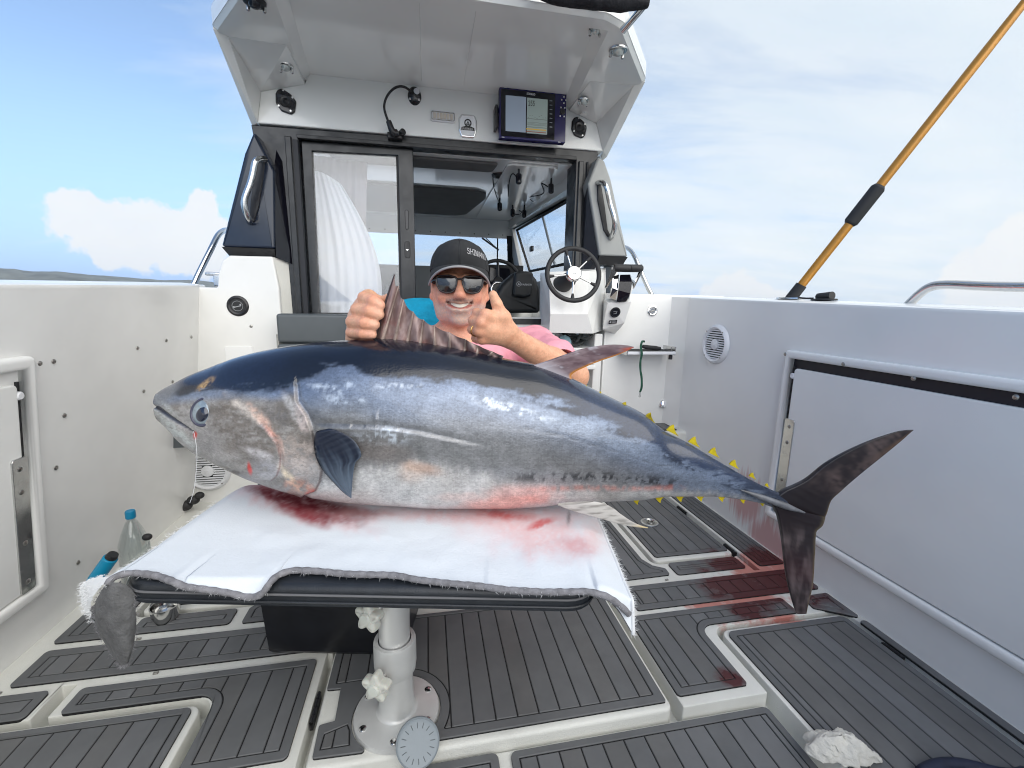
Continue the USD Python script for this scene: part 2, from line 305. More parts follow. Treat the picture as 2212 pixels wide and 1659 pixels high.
# ================================================================ DECK
deck = thing('deck', (.156, 1.0, -.08), kind='structure')
LOW = -.030
part(deck, 'base', box((-1.15, -1.0, -.12), (1.44, 2.45, -.066)), 'nonskid', False)
LX0, LX1, LY = -.267, .838, .812
area = sg.box(-1.13, -.98, 1.42, 2.42)
gut = [sg.box(-.281, -.98, -.267, 1.14), sg.box(.580, .602, 0, 0) if False else sg.box(.580, .80, .602, 1.28), sg.box(-.905, 1.03, -.872, 1.135), sg.box(1.190, 1.285, 1.214, 2.1)]
m4 = rrect(-1.30, -.9, -.537, 1.021, .03); g4 = rp(m4.buffer(.021), .0); m8 = rrect(.856, -.9, 1.301, 1.028, .03); g8 = rp(m8.buffer(.017), 0)
m11 = rrect(.846, 1.394, 1.188, 2.1, .02); g11 = m11.buffer(.017); m11b = rrect(-.876, 1.394, -.534, 2.1, .02); g11b = m11b.buffer(.017)
centre = rrect(-.2625, LY, .577, 1.30, .02)
low = sg.box(LX0, -.98, LX1, LY)
fixed = area.difference(unary_union(gut+[g4, g8, g11, g11b, low, centre.buffer(.006)]))
fixed = fixed.buffer(-.004).buffer(.008, quad_segs=4).buffer(-.004)
part(deck, 'moulding', slab(fixed, -.09, -.007, .0038, 2), 'nonskid', 40)
for p in (m4, m8, m11, m11b): part(deck, 'hatch_panel', slab(p, -.085, -.0065, .006, 2), 'nonskid', 40)
part(deck, 'hatch_panel', slab(centre, -.085, -.0065, .009, 3), 'nonskid', 40)
lowp = sg.box(LX0+.004, -.98, LX1-.012, LY-.004)
part(deck, 'hatch_panel', slab(rp(lowp, .02), -.09, LOW-.007, .006, 2), 'nonskid', 40)

def mat_pad(poly, border, seams, z=0., fine='eva', cross=None, inner=None):
    """A foam pad: dark grooved base, a border strip and planks that stand proud of the grooves."""
    global deck
    p = part(deck, 'deck_mat', ext(poly, z-.009, z-.0026), 'eva_groove', 30)
    gw = .0016
    inn = poly.buffer(-border, join_style=2) if inner is None else inner
    if inn.is_empty:
        part(p, 'border', slab(poly, z-.003, z, .0012, 1), fine); return p
    part(p, 'border', slab(poly.difference(inn.buffer(gw)), z-.003, z, .0012, 1), fine)
    inn = inn.buffer(-gw, join_style=2)
    cut = unary_union([sg.LineString([(x, -3), (x, 4)]).buffer(gw, cap_style=2) for x in seams] + [sg.LineString(c).buffer(gw) for c in (cross or [])])
    rest = inn.difference(cut)
    for k, g in enumerate(sorted(getattr(rest, 'geoms', [rest]), key=lambda q: q.centroid.x)):
        if g.area < 4e-5: continue
        part(p, 'plank', slab(g, z-.003, z-.0003, .0012, 1), ('eva', 'eva_light', 'eva', 'eva_warm')[rnd.randrange(4)] if fine == 'eva' else fine)
    return p
S = .0515
def seams(x0, n, d=S): return [x0+k*d for k in range(n)]
def arcpoly(pts): return sg.Polygon(pts)
mat_pad(rrect(-1.026, 1.146, -.25, 1.263, .012), .025, seams(-.979, 14))
mat_pad(rrect(.648, 1.146, 1.336, 1.263, .012), .025, seams(.684, 13))
mat_pad(rrect(-1.035, 1.292, -.905, 1.75, .012), .024, seams(-.985, 1))
mat_pad(rrect(-.852, 1.296, -.590, 1.364, .012), .024, [], cross=None)
mat_pad(sg.Polygon([(-.556, 1.293), (-.3, 1.293), (-.3, 1.9), (-.5, 1.9), (-.5, 1.42), (-.556, 1.358)]).buffer(-.008).buffer(.008), .02, seams(-.45, 3))
L3 = sg.box(-.847, 1.041, -.4, 1.113).union(sg.box(-.512, .842, -.302, 1.113)); L3 = L3.buffer(.045).buffer(-.045, quad_segs=10); L3 = L3.buffer(-.012).buffer(.012)
mat_pad(L3, .0215, seams(-.355-S*9, 10), inner=L3.buffer(-.0215, join_style=2))
mat_pad(rrect(-1.25, -.6, -.554, 1.010, .016), .018, seams(-.615-S*12, 13))
mat_pad(rrect(-1.028, 1.041, -.916, 1.119, .012), .022, [])
PED = np.array([-.081, .915])
c6 = sg.Polygon([(-.256, 1.24), (-.256, 1.005), (-.223, 1.003), (-.220, .915), (-.253, .910), (-.250, .833), (-.145, .829), (-.145, .86), (-.02, .86), (.012, .829), (.566, .829), (.566, 1.24)]).buffer(-.006).buffer(.006)
hole = sg.Point(*PED).buffer(.101, quad_segs=24); c6 = c6.difference(hole); ring6 = sg.Point(*PED).buffer(.124, quad_segs=24)
i6 = sg.box(-.236, .852, .542, 1.225).difference(ring6).difference(sg.box(-.3, .8, -.03, 1.02).difference(sg.box(-.236, 1.02, -.1, 1.3)))
i6 = i6.difference(sg.Polygon([(-.235, .84), (-.1, .84), (-.1, .95), (-.235, .99)])).buffer(-.003).buffer(.003)
i6 = i6.union(sg.Polygon([(-.238, .85), (-.178, .85), (-.183, .885), (-.19, .9), (-.236, .885)]))
mat_pad(c6, .022, seams(.507-S*15, 16), inner=i6)
L7 = sg.box(.604, .838, .802, 1.123).union(sg.box(.7, 1.052, 1.158, 1.123)); L7 = L7.buffer(.045).buffer(-.045, quad_segs=10); L7 = L7.buffer(-.010).buffer(.010)
mat_pad(L7, .0215, seams(.648, 10), inner=L7.buffer(-.0215, join_style=2))
mat_pad(rrect(.868, -.6, 1.289, 1.014, .022), .021, seams(.908, 8))
mat_pad(rrect(.170, -.6, .826, .799, .014), .018, seams(.226, 12), z=LOW)
mat_pad(rrect(-.066, .30, .142, .803, .014), .02, [], z=LOW)
mat_pad(rrect(-.245, .20, -.09, .79, .014), .02, seams(-.2, 2), z=LOW)
mat_pad(rrect(.860, 1.416, 1.178, 2.05, .010), .02, seams(.914, 5))
mat_pad(rrect(-.866, 1.416, -.548, 2.05, .010), .02, seams(-.81, 5))
mat_pad(rrect(1.226, 1.300, 1.336, 2.05, .012), .02, seams(1.272, 2, .022))
mat_pad(rrect(.884, 1.298, 1.168, 1.370, .012), .024, [], cross=[[(.92, 1.334), (1.13, 1.334)]])
L14 = sg.Polygon([(.6, 1.298), (.856, 1.304), (.859, 1.34), (.82, 1.365), (.80, 1.41), (.80, 2.05), (.6, 2.05)]).buffer(-.01).buffer(.01)
mat_pad(L14, .02, seams(.66, 3))
mat_pad(sg.Polygon([(1.236, 1.118), (1.335, 1.12), (1.336, .995), (1.30, 1.02), (1.255, 1.045), (1.224, 1.062)]).buffer(-.008).buffer(.008), .022, [])
mat_pad(rrect(1.315, -.6, 1.3385, .985, .010), .03, [])
def drain(x, y, z=0):
    p = part(deck, 'pull_ring', put(lathe([(.018, -.002), (.038, -.002), (.039, .002), (.036, .004), (.030, .0035), (.028, .001), (.018, .001)], 28), frame((x, y, z), (1, 0, 0), (0, 0, 1))), 'steel', 40)
    part(p, 'latch', put(cat(disc(.027, -.001, .0015), put(torus(.014, .003), frame((.004, 0, .003), (1, 0, 0), (0, 0, 1)))), frame((x, y, z), (1, 0, 0), (0, 0, 1))), 'steel_dull', 40)
drain(.972, 1.672); drain(-.963, .965)
def hinge_deck(x0, y0, x1, y1):
    for t in np.linspace(.05, .95, 4):
        pass
    d = np.array([x1-x0, y1-y0, 0.]); part(deck, 'hinge', cat(*[put(cat(tube([(0, 0, 0), tuple(d*.22)], .0045, 8), box((-.004, 0, -.02), (.004, .02, 0))), frame((x0+d[0]*t, y0+d[1]*t, -.009), (1, 0, 0), (0, 0, 1))) for t in (0, .25, .5, .75)]), 'black_plastic', 30)
hinge_deck(-.274, .925, -.274, 1.01); hinge_deck(1.308, .845, 1.308, .90); hinge_deck(1.202, 1.40, 1.202, 1.47); hinge_deck(1.202, 1.75, 1.202, 1.82)
for x, y in ((-.815, 1.276), (-.70, 1.137), (-1.035, 1.134), (-.40, 1.278), (.83, 1.281)):
    part(deck, 'fitting', put(cat(box((-.006, -.0035, 0), (.006, .0035, .004), .0015)), frame((x, y, -.007), (1, .1, 0), (0, 0, 1))), 'steel_dull', False)

# ================================================================ COCKPIT SIDES
WXR = 1.352; WL0, WLs = -1.085, .108           # starboard wall plane x; port wall x = WL0 + WLs z
def wl(z): return WL0+WLs*z
NL = np.array([1, 0, -WLs]); NL = NL/np.linalg.norm(NL); PL = np.array([WL0, 0, 0.])
NR = np.array([-1., 0, 0]); PR = np.array([WXR, 0, 0.])
def gz(y): return .932+.036*y
Y0, Y1 = -1.0, 2.26
def side(sgn):
    ys = np.linspace(Y0, Y1, 26); rows = []
    for y in ys:
        z = gz(y); r = .014; w = (lambda t: WXR) if sgn > 0 else wl
        prof = [(w(-.08), -.08), (w(.0), .0), (w(.25), .25), (w(.5), .5), (w(.75), .75), (w(z-r), z-r), (w(z)+sgn*r*.3, z-r*.3), (w(z)+sgn*r, z), (w(z)+sgn*.10, z+.006), (w(z)+sgn*.225, z), (w(z)+sgn*.245, z-.02), (w(z)+sgn*.245, z-.09), (w(z)+sgn*.215, z-.1), (w(z)+sgn*.16, -.5), (w(z)+sgn*.05, -.75)]
        rows.append([(x, y, zz) for x, zz in prof])
    m = grid(np.array(rows)); 
    if sgn < 0: m.invert()
    return m
wr = thing('cockpit_wall', (WXR, .6, 0), 'bluish white cockpit side wall under the fishing rod with a round speaker', 'wall')
part(wr, 'panel', side(1), 'gelcoat_cool', 35)
wlft = thing('cockpit_wall', (-1.03, .6, 0), 'cream white cockpit side wall beside the fish head with scattered screws', 'wall')
part(wlft, 'panel', side(-1), 'gelcoat', 35)
def screw(parent, p, n, r=.0068):
    part(parent, 'screw', put(cat(lathe([(1e-4, .0035), (r*.55, .0033), (r*.95, .0015), (r, 0)], 12), box((-r*.6, -.0009, .003), (r*.6, .0009, .0036)), box((-.0009, -r*.6, .003), (.0009, r*.6, .0036))), frame(p, (rnd.random()-.5, rnd.random(), rnd.random()), n)), 'steel_dull', 40)
zR = zoom(2100, 800, 3264); zD = zoom(1632, 1650, 3264); zL = zoom(0, 1050, 700, 1222); zL2 = zoom(0, 750, 900, 1572)
for c, q in [(zR, (795, 625)), (zR, (1150, 685)), (zR, (1580, 772)), (zR, (2206, 885)), (zR, (715, 1098)), (zD, (1568, 240))]:
    y, z = onp(*c(*q), PR, NR)[1:]; hf = (q[0] < 2207 and c is zR and q[1] < 900)
    screw(wr, (WXR-(.021 if hf else .0), y, z), NR)
for q in [(295, 178), (763, 104), (923, 61), (1063, 42), (797, 344), (958, 291), (355, 479), (308, 770), (432, 1297), (170, 185)]:
    screw(wlft, onp(*zL(*q), PL, NL)+NL*(.0015 if q[0] != 170 else .02), NL)
# lockers: raised frame, recessed door, hinge
def locker(parent, P, nrm, ya, yb, zb, zt, w, sgn, tilt, hinge_y, mat, rec='dark_void'):
    """ya: the frame's visible upright's outer y at the top, yb: towards the stern. tilt: dy per dz of that upright."""
    n = np.asarray(nrm, float); ax = np.cross([0, 1, 0], n); ax = ax if ax[2] > 0 else -ax     # wall's up direction
    def pt(y, z, h=0.): 
        base = P + ax*((z-P[2])/ax[2]); return np.array([base[0], y+tilt*(zt-z), z]) + n*h
    def strip(a, b, wd, inner):   # rounded bar between (y,z) points
        pass
    outer = [(ya, zt), (ya, zb), (yb, zb), (yb, zt)]
    def ringpoly(o): return sg.Polygon([(ya-o, zt-o), (ya-o, zb+o), (yb+o, zb+o), (yb+o, zt-o)])
    def tomesh(poly, h0, h1, b):
        m = slab(poly, 0, h1-h0, b, 3); v = m.vertices; out = np.array([pt(y, z, h0+h) for y, z, h in v]); m = trimesh.Trimesh(out, m.faces, process=False)
        if np.linalg.det(np.array([pt(1, 0)-pt(0, 0), pt(0, 1)-pt(0, 0), n])) < 0: m.invert()
        return m
    part(parent, 'hatch_frame', tomesh(rp(ringpoly(0), .012).difference(ringpoly(w)), .0008, .022, .0105), mat, 50)
    part(parent, 'hatch_recess', tomesh(ringpoly(w-.001), .0006, .0018, .0003), rec, False)
    gap_t, gap_s = .034, .018
    door = sg.Polygon([(ya-w-gap_s, zt-w-gap_t), (ya-w-gap_s, zb+w+.004), (yb+w+.004, zb+w+.004), (yb+w+.004, zt-w-gap_t)])
    d = part(parent, 'hatch_door', tomesh(rp(door, .012), .0022, .014, .004), mat, 50)
    part(parent, 'gasket', tomesh(sg.box(ya-w-.012, zb+w, ya-w-.004, zt-w-.03), .002, .007, .001), 'black_rubber', False)
    hy = ya-w-gap_s; hz0, hz1 = zb+w+.005, .548
    h = part(d, 'hinge', tomesh(rrect(hy-.036, hz0, hy+.008, hz1, .008), .0142, .0185, .0015), 'steel', 30)
    for zz in (hz1-.028, hz1-.09, hz0+.14, hz0+.03):
        p = pt(hy-.016, zz, .0185); part(h, 'screw', put(lathe([(1e-4, .003), (.005, .0025), (.0075, 0)], 12), frame(p, (0, 1, 0), n)), 'steel_dull', 40)
    part(d, 'bumper', put(disc(.011, 0, .012, 14, .003), frame(pt(hy+.006, zt-w-gap_t-.03, .004), (0, 1, 0), n)), 'white_plastic', 40)
locker(wr, PR, NR, 1.428, -.55, .135, .803, .030, 1, 0, 0, 'gelcoat_cool')
locker(wlft, PL, NL, onp(*zL(150, 150), PL, NL)[1], -.55, .14, .80, .032, -1, .02, 0, 'gelcoat', 'gelcoat')
# transom behind the camera
tr = thing('transom', (.15, -1.0, 0), 'plain white transom wall closing the stern of the cockpit', 'wall')
part(tr, 'panel', box((-1.14, -1.06, -.1), (1.40, -1.0, .72), .01), 'gelcoat', 30)

# ================================================================ SPEAKERS on the walls
def speaker(P, x, n, r, label):
    t = thing('speaker', P, label, 'speaker'); Fm = frame(P, x, n)
    part(t, 'cone', put(disc(r*.80, .0005, .002, 36), Fm), 'dark_void', 30)
    part(t, 'rim', put(lathe([(r*.74, .004), (r*.78, .014), (r*.86, .018), (r*.95, .013), (r, 0)], 40), Fm), 'white_plastic', 40)
    for k in range(-6, 7):
        y = k*r*.115; hw = math.sqrt(max(.0004, (r*.77)**2-y*y))
        segs = [(-hw, hw)] if abs(k) > 2 else [(-hw, -r*.22), (r*.22, hw)]
        for a, b in segs:
            part(t, 'slat', put(box((a, y-r*.033, .004), (b, y+r*.033, .012), .0015), Fm), 'white_plastic', False)
    part(t, 'hub', put(lathe([(1e-4, .019), (r*.08, .0185), (r*.10, .016), (r*.2, .015), (r*.27, .012), (r*.28, .003)], 28), Fm), 'white_plastic', 40)
    for k in range(4):
        a = math.pi/4+k*math.pi/2; part(t, 'screw', put(disc(r*.035, .012, .019, 8), Fm @ trimesh.transformations.translation_matrix((r*.87*math.cos(a), r*.87*math.sin(a), 0))), 'steel_dull', False)
speaker(onp(*zR(350, 565), PR, NR)+NR*.001, (0, 1, 0), NR, .094, 'white round speaker on the wall below the fishing rod')
# ================================================================ WHEELHOUSE
c4 = zoom(700, 360, 2100); zW = zoom(1300, 480, 1880, 2005); zE = zoom(1700, 780, 2260, 1548); zT = zoom(650, 0, 1400); zU = zoom(1350, 0, 2120)
def XZ(poly, y0, y1, b=.003, steps=2):
    """A plate standing across the boat: poly in (x, z), its rounded front face at y0."""
    return put(slab(poly, 0, y1-y0, b, steps), frame((0, y1, 0), (1, 0, 0), (0, -1, 0)))
def pz(c, pts, y): return [tuple(ony(*c(*q), y)[[0, 2]]) for q in pts]
ident = lambda u, v: (u, v)
wh = thing('wheelhouse', (.1, 2.9, 0), 'white boat cabin with a wide roof overhang and a black framed sliding door', 'cabin')
# lower bulkhead and door pillars
BY = 2.2
pl_l = sg.Polygon([(-1.45, -.1), (-1.45, 1.0), (-.905, 1.0), (-.897, 1.06), (-.875, 1.118), (-.845, 1.14), (-.668, 1.142), (-.652, 1.0), (-.648, -.1)])
part(wh, 'bulkhead', XZ(rp(pl_l, .01), BY, 2.34, .008, 3), 'gelcoat', 45)
def quad(*p): return trimesh.Trimesh(np.array(p, float), [[0, 1, 2], [0, 2, 3]], process=False)
part(wh, 'door_pillar', hull([(-.668, 2.205, 1.14), (-.650, 2.205, -.1), (-.60, 2.29, 1.12), (-.585, 2.29, -.1), (-.60, 2.36, 1.12), (-.585, 2.36, -.1), (-.668, 2.36, 1.14), (-.65, 2.36, -.1)]), 'nonskid', False)
pr = sg.Polygon([(.93, -.1), (.93, 1.02), (1.62, 1.02), (1.62, -.1)])
part(wh, 'bulkhead', XZ(pr, BY, 2.34, .006, 3), 'gelcoat', 45)
# chamfered inside corner to starboard
part(wh, 'corner', hull([(1.30, 2.205, -.1), (1.30, 2.205, gz(2.2)-.002), (1.36, 2.10, -.1), (1.36, 2.10, gz(2.1)-.003), (1.40, 2.205, -.1), (1.40, 2.205, gz(2.2)-.002)]), 'gelcoat', False)
# port step and starboard step
def step_box(x0, x1, y0, zt): 
    part(wh, 'step', box((x0, y0, -.08), (x1, 2.21, zt), .015), 'nonskid', 40)
step_box(.62, 1.372, 2.03, .305)
sp = part(wh, 'step_mat', slab(rrect(.68, 2.055, 1.315, 2.19, .012), .3045, .309, .001, 1), 'eva_groove', 30)
for a, b in ((.69, .80), (.804, .95), (.954, 1.10), (1.104, 1.245), (1.249, 1.30)): part(sp, 'plank', slab(sg.box(a, 2.063, b, 2.185), .309, .312, .001, 1), 'eva')
# doorway frame
FYd = 2.262
fo = sg.Polygon([(-.735, 1.700), (.865, 1.722), (.862, .85), (-.640, .85)])
hole = sg.Polygon([(-.545, 1.662), (.752, 1.672), (.752, .88), (-.545, .88)])
part(wh, 'door_frame', XZ(fo.difference(hole), FYd, 2.40, .003, 1), 'frame_black', 30)
for x0, x1 in ((-.600, -.574), (.765, .79), (.806, .815)):
    part(wh, 'frame_rib', XZ(sg.Polygon([(x0, 1.664), (x1, 1.664), (x1, .88), (x0, .88)]), 2.250, 2.264, .003, 1), 'frame_black', 30)
part(wh, 'frame_recess', XZ(sg.box(-.570, .88, -.548, 1.655), 2.258, 2.2635, .001, 1), 'dark_void', False)
part(wh, 'door_track', XZ(sg.Polygon([(-.55, 1.676), (.75, 1.686), (.75, 1.668), (-.55, 1.66)]), 2.252, 2.265, .002, 1), 'black_plastic', 30)
# sliding door
SY = 2.285
so = sg.Polygon([(-.541, 1.660), (-.048, 1.668), (-.048, .88), (-.541, .88)]); sgl = sg.Polygon([(-.497, 1.622), (-.118, 1.632), (-.118, .895), (-.505, .895)])
sd = part(wh, 'sliding_door', XZ(so.difference(sgl), SY, SY+.035, .004, 2), 'frame_black', 30)
part(sd, 'glass', XZ(sgl.buffer(.003), SY+.014, SY+.02, .001, 1), 'pane_clear', False)
part(sd, 'handle', XZ(rrect(-.092, 1.30, -.074, 1.39, .008), SY-.004, SY+.002, .002, 1), 'black_gloss', 30)
part(sd, 'lock', XZ(rrect(-.097, 1.165, -.070, 1.245, .013), SY-.003, SY+.002, .002, 1), 'black_plastic', 30)
part(sd, 'latch', XZ(sg.Polygon([(-.092, 1.208), (-.076, 1.208), (-.084, 1.198)]), SY-.005, SY-.003, .0005, 1), 'steel', False)
part(sd, 'edge_seal', XZ(sg.box(-.127, .895, -.112, 1.63), SY+.006, SY+.013, .001, 1), 'black_rubber', False)
# corner covers beside the door, with grab handles
cl = sg.Polygon([(-.70, 1.655), (-.745, 1.56), (-.868, 1.175), (-.655, 1.175), (-.635, 1.50)])
cv = part(wh, 'corner_cover', XZ(rp(cl, .008), 2.185, 2.34, .010, 3), 'navy_gloss', 45)
part(cv, 'cover_foot', hull([(-.868, 2.188, 1.174), (-.655, 2.188, 1.174), (-.855, 2.23, 1.138), (-.665, 2.23, 1.138), (-.855, 2.34, 1.138), (-.665, 2.34, 1.138), (-.868, 2.34, 1.174), (-.655, 2.34, 1.174)]), 'black_plastic', False)
part(wh, 'corner_strip', hull([(-.640, 2.20, 1.50), (-.655, 2.20, 1.14), (-.618, 2.262, 1.56), (-.605, 2.262, 1.115), (-.64, 2.27, 1.62), (-.66, 2.27, 1.14)]), 'black_gloss', False)
crr = sg.Polygon([(.838, 1.67), (.872, 1.655), (.91, 1.575), (1.028, 1.205), (.872, 1.205), (.792, 1.545)])
cv = part(wh, 'corner_cover', XZ(rp(crr, .008), 2.185, 2.34, .010, 3), 'grey_pillar', 45)
part(cv, 'cover_foot', hull([(1.028, 2.188, 1.204), (.872, 2.188, 1.204), (1.02, 2.23, 1.165), (.88, 2.23, 1.165), (1.02, 2.34, 1.165), (.88, 2.34, 1.165), (1.028, 2.34, 1.204), (.872, 2.34, 1.204)]), 'black_plastic', False)
part(wh, 'corner_strip', hull([(.795, 2.20, 1.53), (.872, 2.20, 1.19), (.80, 2.262, 1.48), (.81, 2.262, 1.10), (.865, 2.262, 1.10)]), 'dark_void', False)
def handle(pts, feet, label):
    t = thing('grab_bar', np.mean(pts, 0), label, 'grab handle')
    P = spline(np.array(pts), 6); part(t, 'bar', tube(P, .0125, 14), 'steel', 50)
    for f in feet: part(t, 'backing', f, 'black_plastic', 30)
hl = [ony(*c4(*q), yy) for q, yy in (((228, 232), 2.18), ((205, 232), 2.150), ((182, 243), 2.125), ((172, 280), 2.122), ((145, 380), 2.12), ((124, 465), 2.12), ((130, 492), 2.125), ((150, 548), 2.18))]
handle(hl, [XZ(sg.Polygon(pz(c4, [(196, 252), (222, 246), (215, 330), (195, 470), (172, 545), (160, 535), (165, 440)], 2.184)).buffer(.004), 2.176, 2.1845, .002, 1)], 'bent stainless grab handle on the dark navy corner beside the curtained glass')
hr = [ony(*c4(*q), yy) for q, yy in (((1906, 352), 2.18), ((1925, 350), 2.15), ((1942, 362), 2.122), ((1965, 450), 2.12), ((1990, 555), 2.12), ((1988, 580), 2.13), ((1970, 628), 2.18))]
handle(hr, [XZ(sg.Polygon(pz(c4, [(1903, 350), (1915, 352), (1935, 470), (1950, 590), (1968, 625), (1955, 622), (1935, 590), (1905, 440)], 2.184)).buffer(.003), 2.177, 2.1845, .002, 1)], 'bent stainless grab handle on the grey corner above the throttle lever')
# sides, seen edge on, with their windows
def cabin_side(sgn):
    xb, xt = (-.872, -.735) if sgn < 0 else (1.035, .905)
    dx = .17*(-sgn)
    def P(y, z):
        t = (z-1.15)/(1.70-1.15); x = xb+(xt-xb)*t + dx*(y-2.34)/1.75*1.0; return (x, y, z)
    def plate(a, b, z0, z1, th=.03):
        q = [P(a, z0), P(b, z0), P(b, z1), P(a, z1)]; q2 = [(x-sgn*th, y, z) for x, y, z in q]; return hull(q+q2)
    part(wh, 'side_post', plate(2.33, 2.42, .9, 1.72), 'navy_gloss' if sgn < 0 else 'gelcoat_cool', False)
    part(wh, 'side_panel', plate(2.42, 4.3, .9, 1.14), 'gelcoat', False)
    part(wh, 'side_panel', plate(2.42, 4.05, 1.60, 1.72), 'gelcoat', False)
    part(wh, 'side_post', plate(3.92, 4.06, 1.14, 1.6), 'gelcoat', False)
    fr = [P(2.62, 1.59), P(3.82, 1.575), P(3.70, 1.23), P(2.62, 1.23)]
    part(wh, 'side_window', plate(2.42, 3.92, 1.14, 1.60, .006), 'pane_smoke', False)
    if sgn > 0:
        w = part(wh, 'window_frame', cat(tube([np.array(fr[k])-np.array([sgn*.02, 0, 0]) for k in (0, 1, 2, 3, 0)], .011, 8)), 'black_rubber', 40)
        part(w, 'mullion', tube([np.array(P(3.20, 1.585))-np.array([.02, 0, 0]), np.array(P(3.14, 1.23))-np.array([.02, 0, 0])], .009, 8), 'grey_plastic', 40)
        part(w, 'latch', box(np.array(P(3.52, 1.39))-[.045, .03, .02], np.array(P(3.52, 1.39))+[-.02, .03, .02], .006), 'black_plastic', 30)
cabin_side(-1); cabin_side(1)
# windscreen
part(wh, 'windscreen', hull([(-.60, 4.20, 1.20), (.80, 4.20, 1.20), (-.55, 3.98, 1.53), (.74, 3.98, 1.53), (-.60, 4.206, 1.20), (.80, 4.206, 1.20), (-.55, 3.986, 1.53), (.74, 3.986, 1.53)]), 'pane_smoke', False)
for xa, xb in ((-.60, -.55), (.80, .74)): part(wh, 'windscreen_pillar', hull([(xa-.03, 4.20, 1.18), (xa+.035, 4.20, 1.18), (xb-.03, 3.96, 1.545), (xb+.035, 3.96, 1.545), (xa, 4.28, 1.18), (xb, 4.04, 1.545)]), 'frame_black', False)
part(wh, 'foredeck', box((-1.2, 4.25, .85), (1.4, 6.2, .96), .05), 'gelcoat', 30)
wp = part(wh, 'wiper', cat(tube([ony(*zW(985, 1260), 4.12), ony(*zW(990, 940), 4.02)], .006, 6), tube([ony(*zW(1000, 1095), 4.08), ony(*zW(820, 965), 4.0)], .008, 6), tube([ony(*zW(1000, 1095), 4.09), ony(*zW(860, 965), 4.01)], .004, 6)), 'black_plastic', 40)
# interior
part(wh, 'ceiling', box((-.72, 2.33, 1.664), (.86, 3.93, 1.70)), 'headliner', False)
part(wh, 'ceiling_front', hull([(-.70, 3.93, 1.664), (.80, 3.93, 1.664), (-.66, 3.99, 1.525), (.76, 3.99, 1.525), (-.70, 4.05, 1.70), (.80, 4.05, 1.70), (-.66, 4.05, 1.53), (.76, 4.05, 1.53)]), 'headliner', False)
for k in range(10):
    part(wh, 'ceiling_screw', put(disc(.006, 0, .004, 8), frame((-.45+k*.125, 3.978, 1.553), (1, 0, 0), (0, -.92, -.39))), 'steel_dull', False)
part(wh, 'ceiling_ledge', hull([(.80, 2.42, 1.60), (.72, 3.95, 1.60), (.80, 2.42, 1.665), (.72, 3.95, 1.665), (.90, 2.42, 1.60), (.80, 3.95, 1.60), (.86, 2.42, 1.67), (.80, 3.95, 1.67)]), 'headliner', False)
part(wh, 'ceiling_panel', slab(rrect(.42, 2.36, .70, 3.85, .04), 0, .012, .006, 2).apply_transform(frame((0, 0, 1.652), (1, 0, 0), (0, 0, 1))), 'headliner', 30)
part(wh, 'ceiling_vent', put(lathe([(1e-4, .004), (.03, .004), (.036, .01), (.052, .008), (.056, 0)], 24), frame(onz(*zW(1030, 270), 1.664), (1, 0, 0), (0, 0, -1))), 'black_plastic', 40)
part(wh, 'cabin_floor', box((-.80, 2.36, .35), (.95, 4.3, .40)), 'gelcoat', False)
part(wh, 'cabin_wall', box((-.90, 2.42, .38), (-.84, 4.3, .92)), 'gelcoat', False); part(wh, 'cabin_wall', box((1.02, 2.42, .38), (1.06, 4.3, .92)), 'gelcoat', False)
part(wh, 'dashboard', hull([(.10, 3.72, .95), (.80, 3.72, .95), (.10, 3.66, 1.27), (.80, 3.66, 1.27), (.10, 4.2, 1.305), (.80, 4.2, 1.305), (.10, 4.2, .9), (.80, 4.2, .9)]), 'vinyl_black', False)
part(wh, 'dash_screen', XZ(sg.Polygon(pz(zW, [(880, 1285), (1115, 1300), (1160, 1480), (900, 1470)], 3.66)).convex_hull, 3.64, 3.66, .003, 1), 'black_gloss', 30)
part(wh, 'bulkhead_inside', box((-.72, 3.70, .40), (.12, 4.2, 1.245)), 'vinyl_grey', False)
# covers over the roof hatches (grey fabric)
for pts, lab in (([(-.45, 2.94), (.33, 2.94), (.395, 3.0), (.41, 3.12), (.33, 3.68), (.25, 3.755), (-.45, 3.765)], 'larger grey fabric shade on the cabin ceiling towards the windscreen'), ([(-.45, 2.37), (.375, 2.37), (.365, 2.50), (.34, 2.515), (-.45, 2.545)], 'narrow grey fabric shade on the cabin ceiling just inside the door')):
    P = rp(pts, .02); m = trimesh.creation.triangulate_polygon(P, engine='earcut') if False else None
    s = slab(P, 0, .012, .006, 2); s.apply_transform(frame((0, 0, 1.662), (1, 0, 0), (0, 0, -1)) @ np.diag([1, -1, 1, 1])); s.invert()
    single('ceiling_shade', s, 'fabric_grey', lab, 'shade', 'grey shades on the cabin ceiling')
# little lamps and cables on the cabin ceiling
def cabin_lamp(u, v, z, rz, loop, lab):
    p = onz(*zW(u, v), z); t = thing('cabin_lamp', p, lab, 'lamp', 'black lamps on the cabin ceiling')
    part(t, 'body', put(box((-.016, -.014, -.045), (.016, .014, .012), .012), frame(p, (math.cos(rz), math.sin(rz), 0), (0, .12, 1))), 'black_gloss', 40)
    part(t, 'bracket', tube([p+[0, 0, .01], p+[0, 0, 1.664-z]], .006, 8), 'black_plastic', 40)
    q = [onz(*zW(*a), b) for a, b in loop]; part(t, 'cable', tube(spline(np.array(q), 6), .0032, 6), 'black_rubber', 50)
cabin_lamp(1222, 275, 1.62, .2, [((1200, 300), 1.63), ((1165, 255), 1.645), ((1130, 290), 1.64), ((1103, 365), 1.655)], 'black ceiling lamp nearest the doorway with a looping cable')
cabin_lamp(1578, 385, 1.615, .5, [((1545, 400), 1.63), ((1490, 365), 1.645), ((1500, 440), 1.64), ((1400, 500), 1.645), ((1380, 560), 1.655)], 'black ceiling lamp closest to the starboard cabin window')
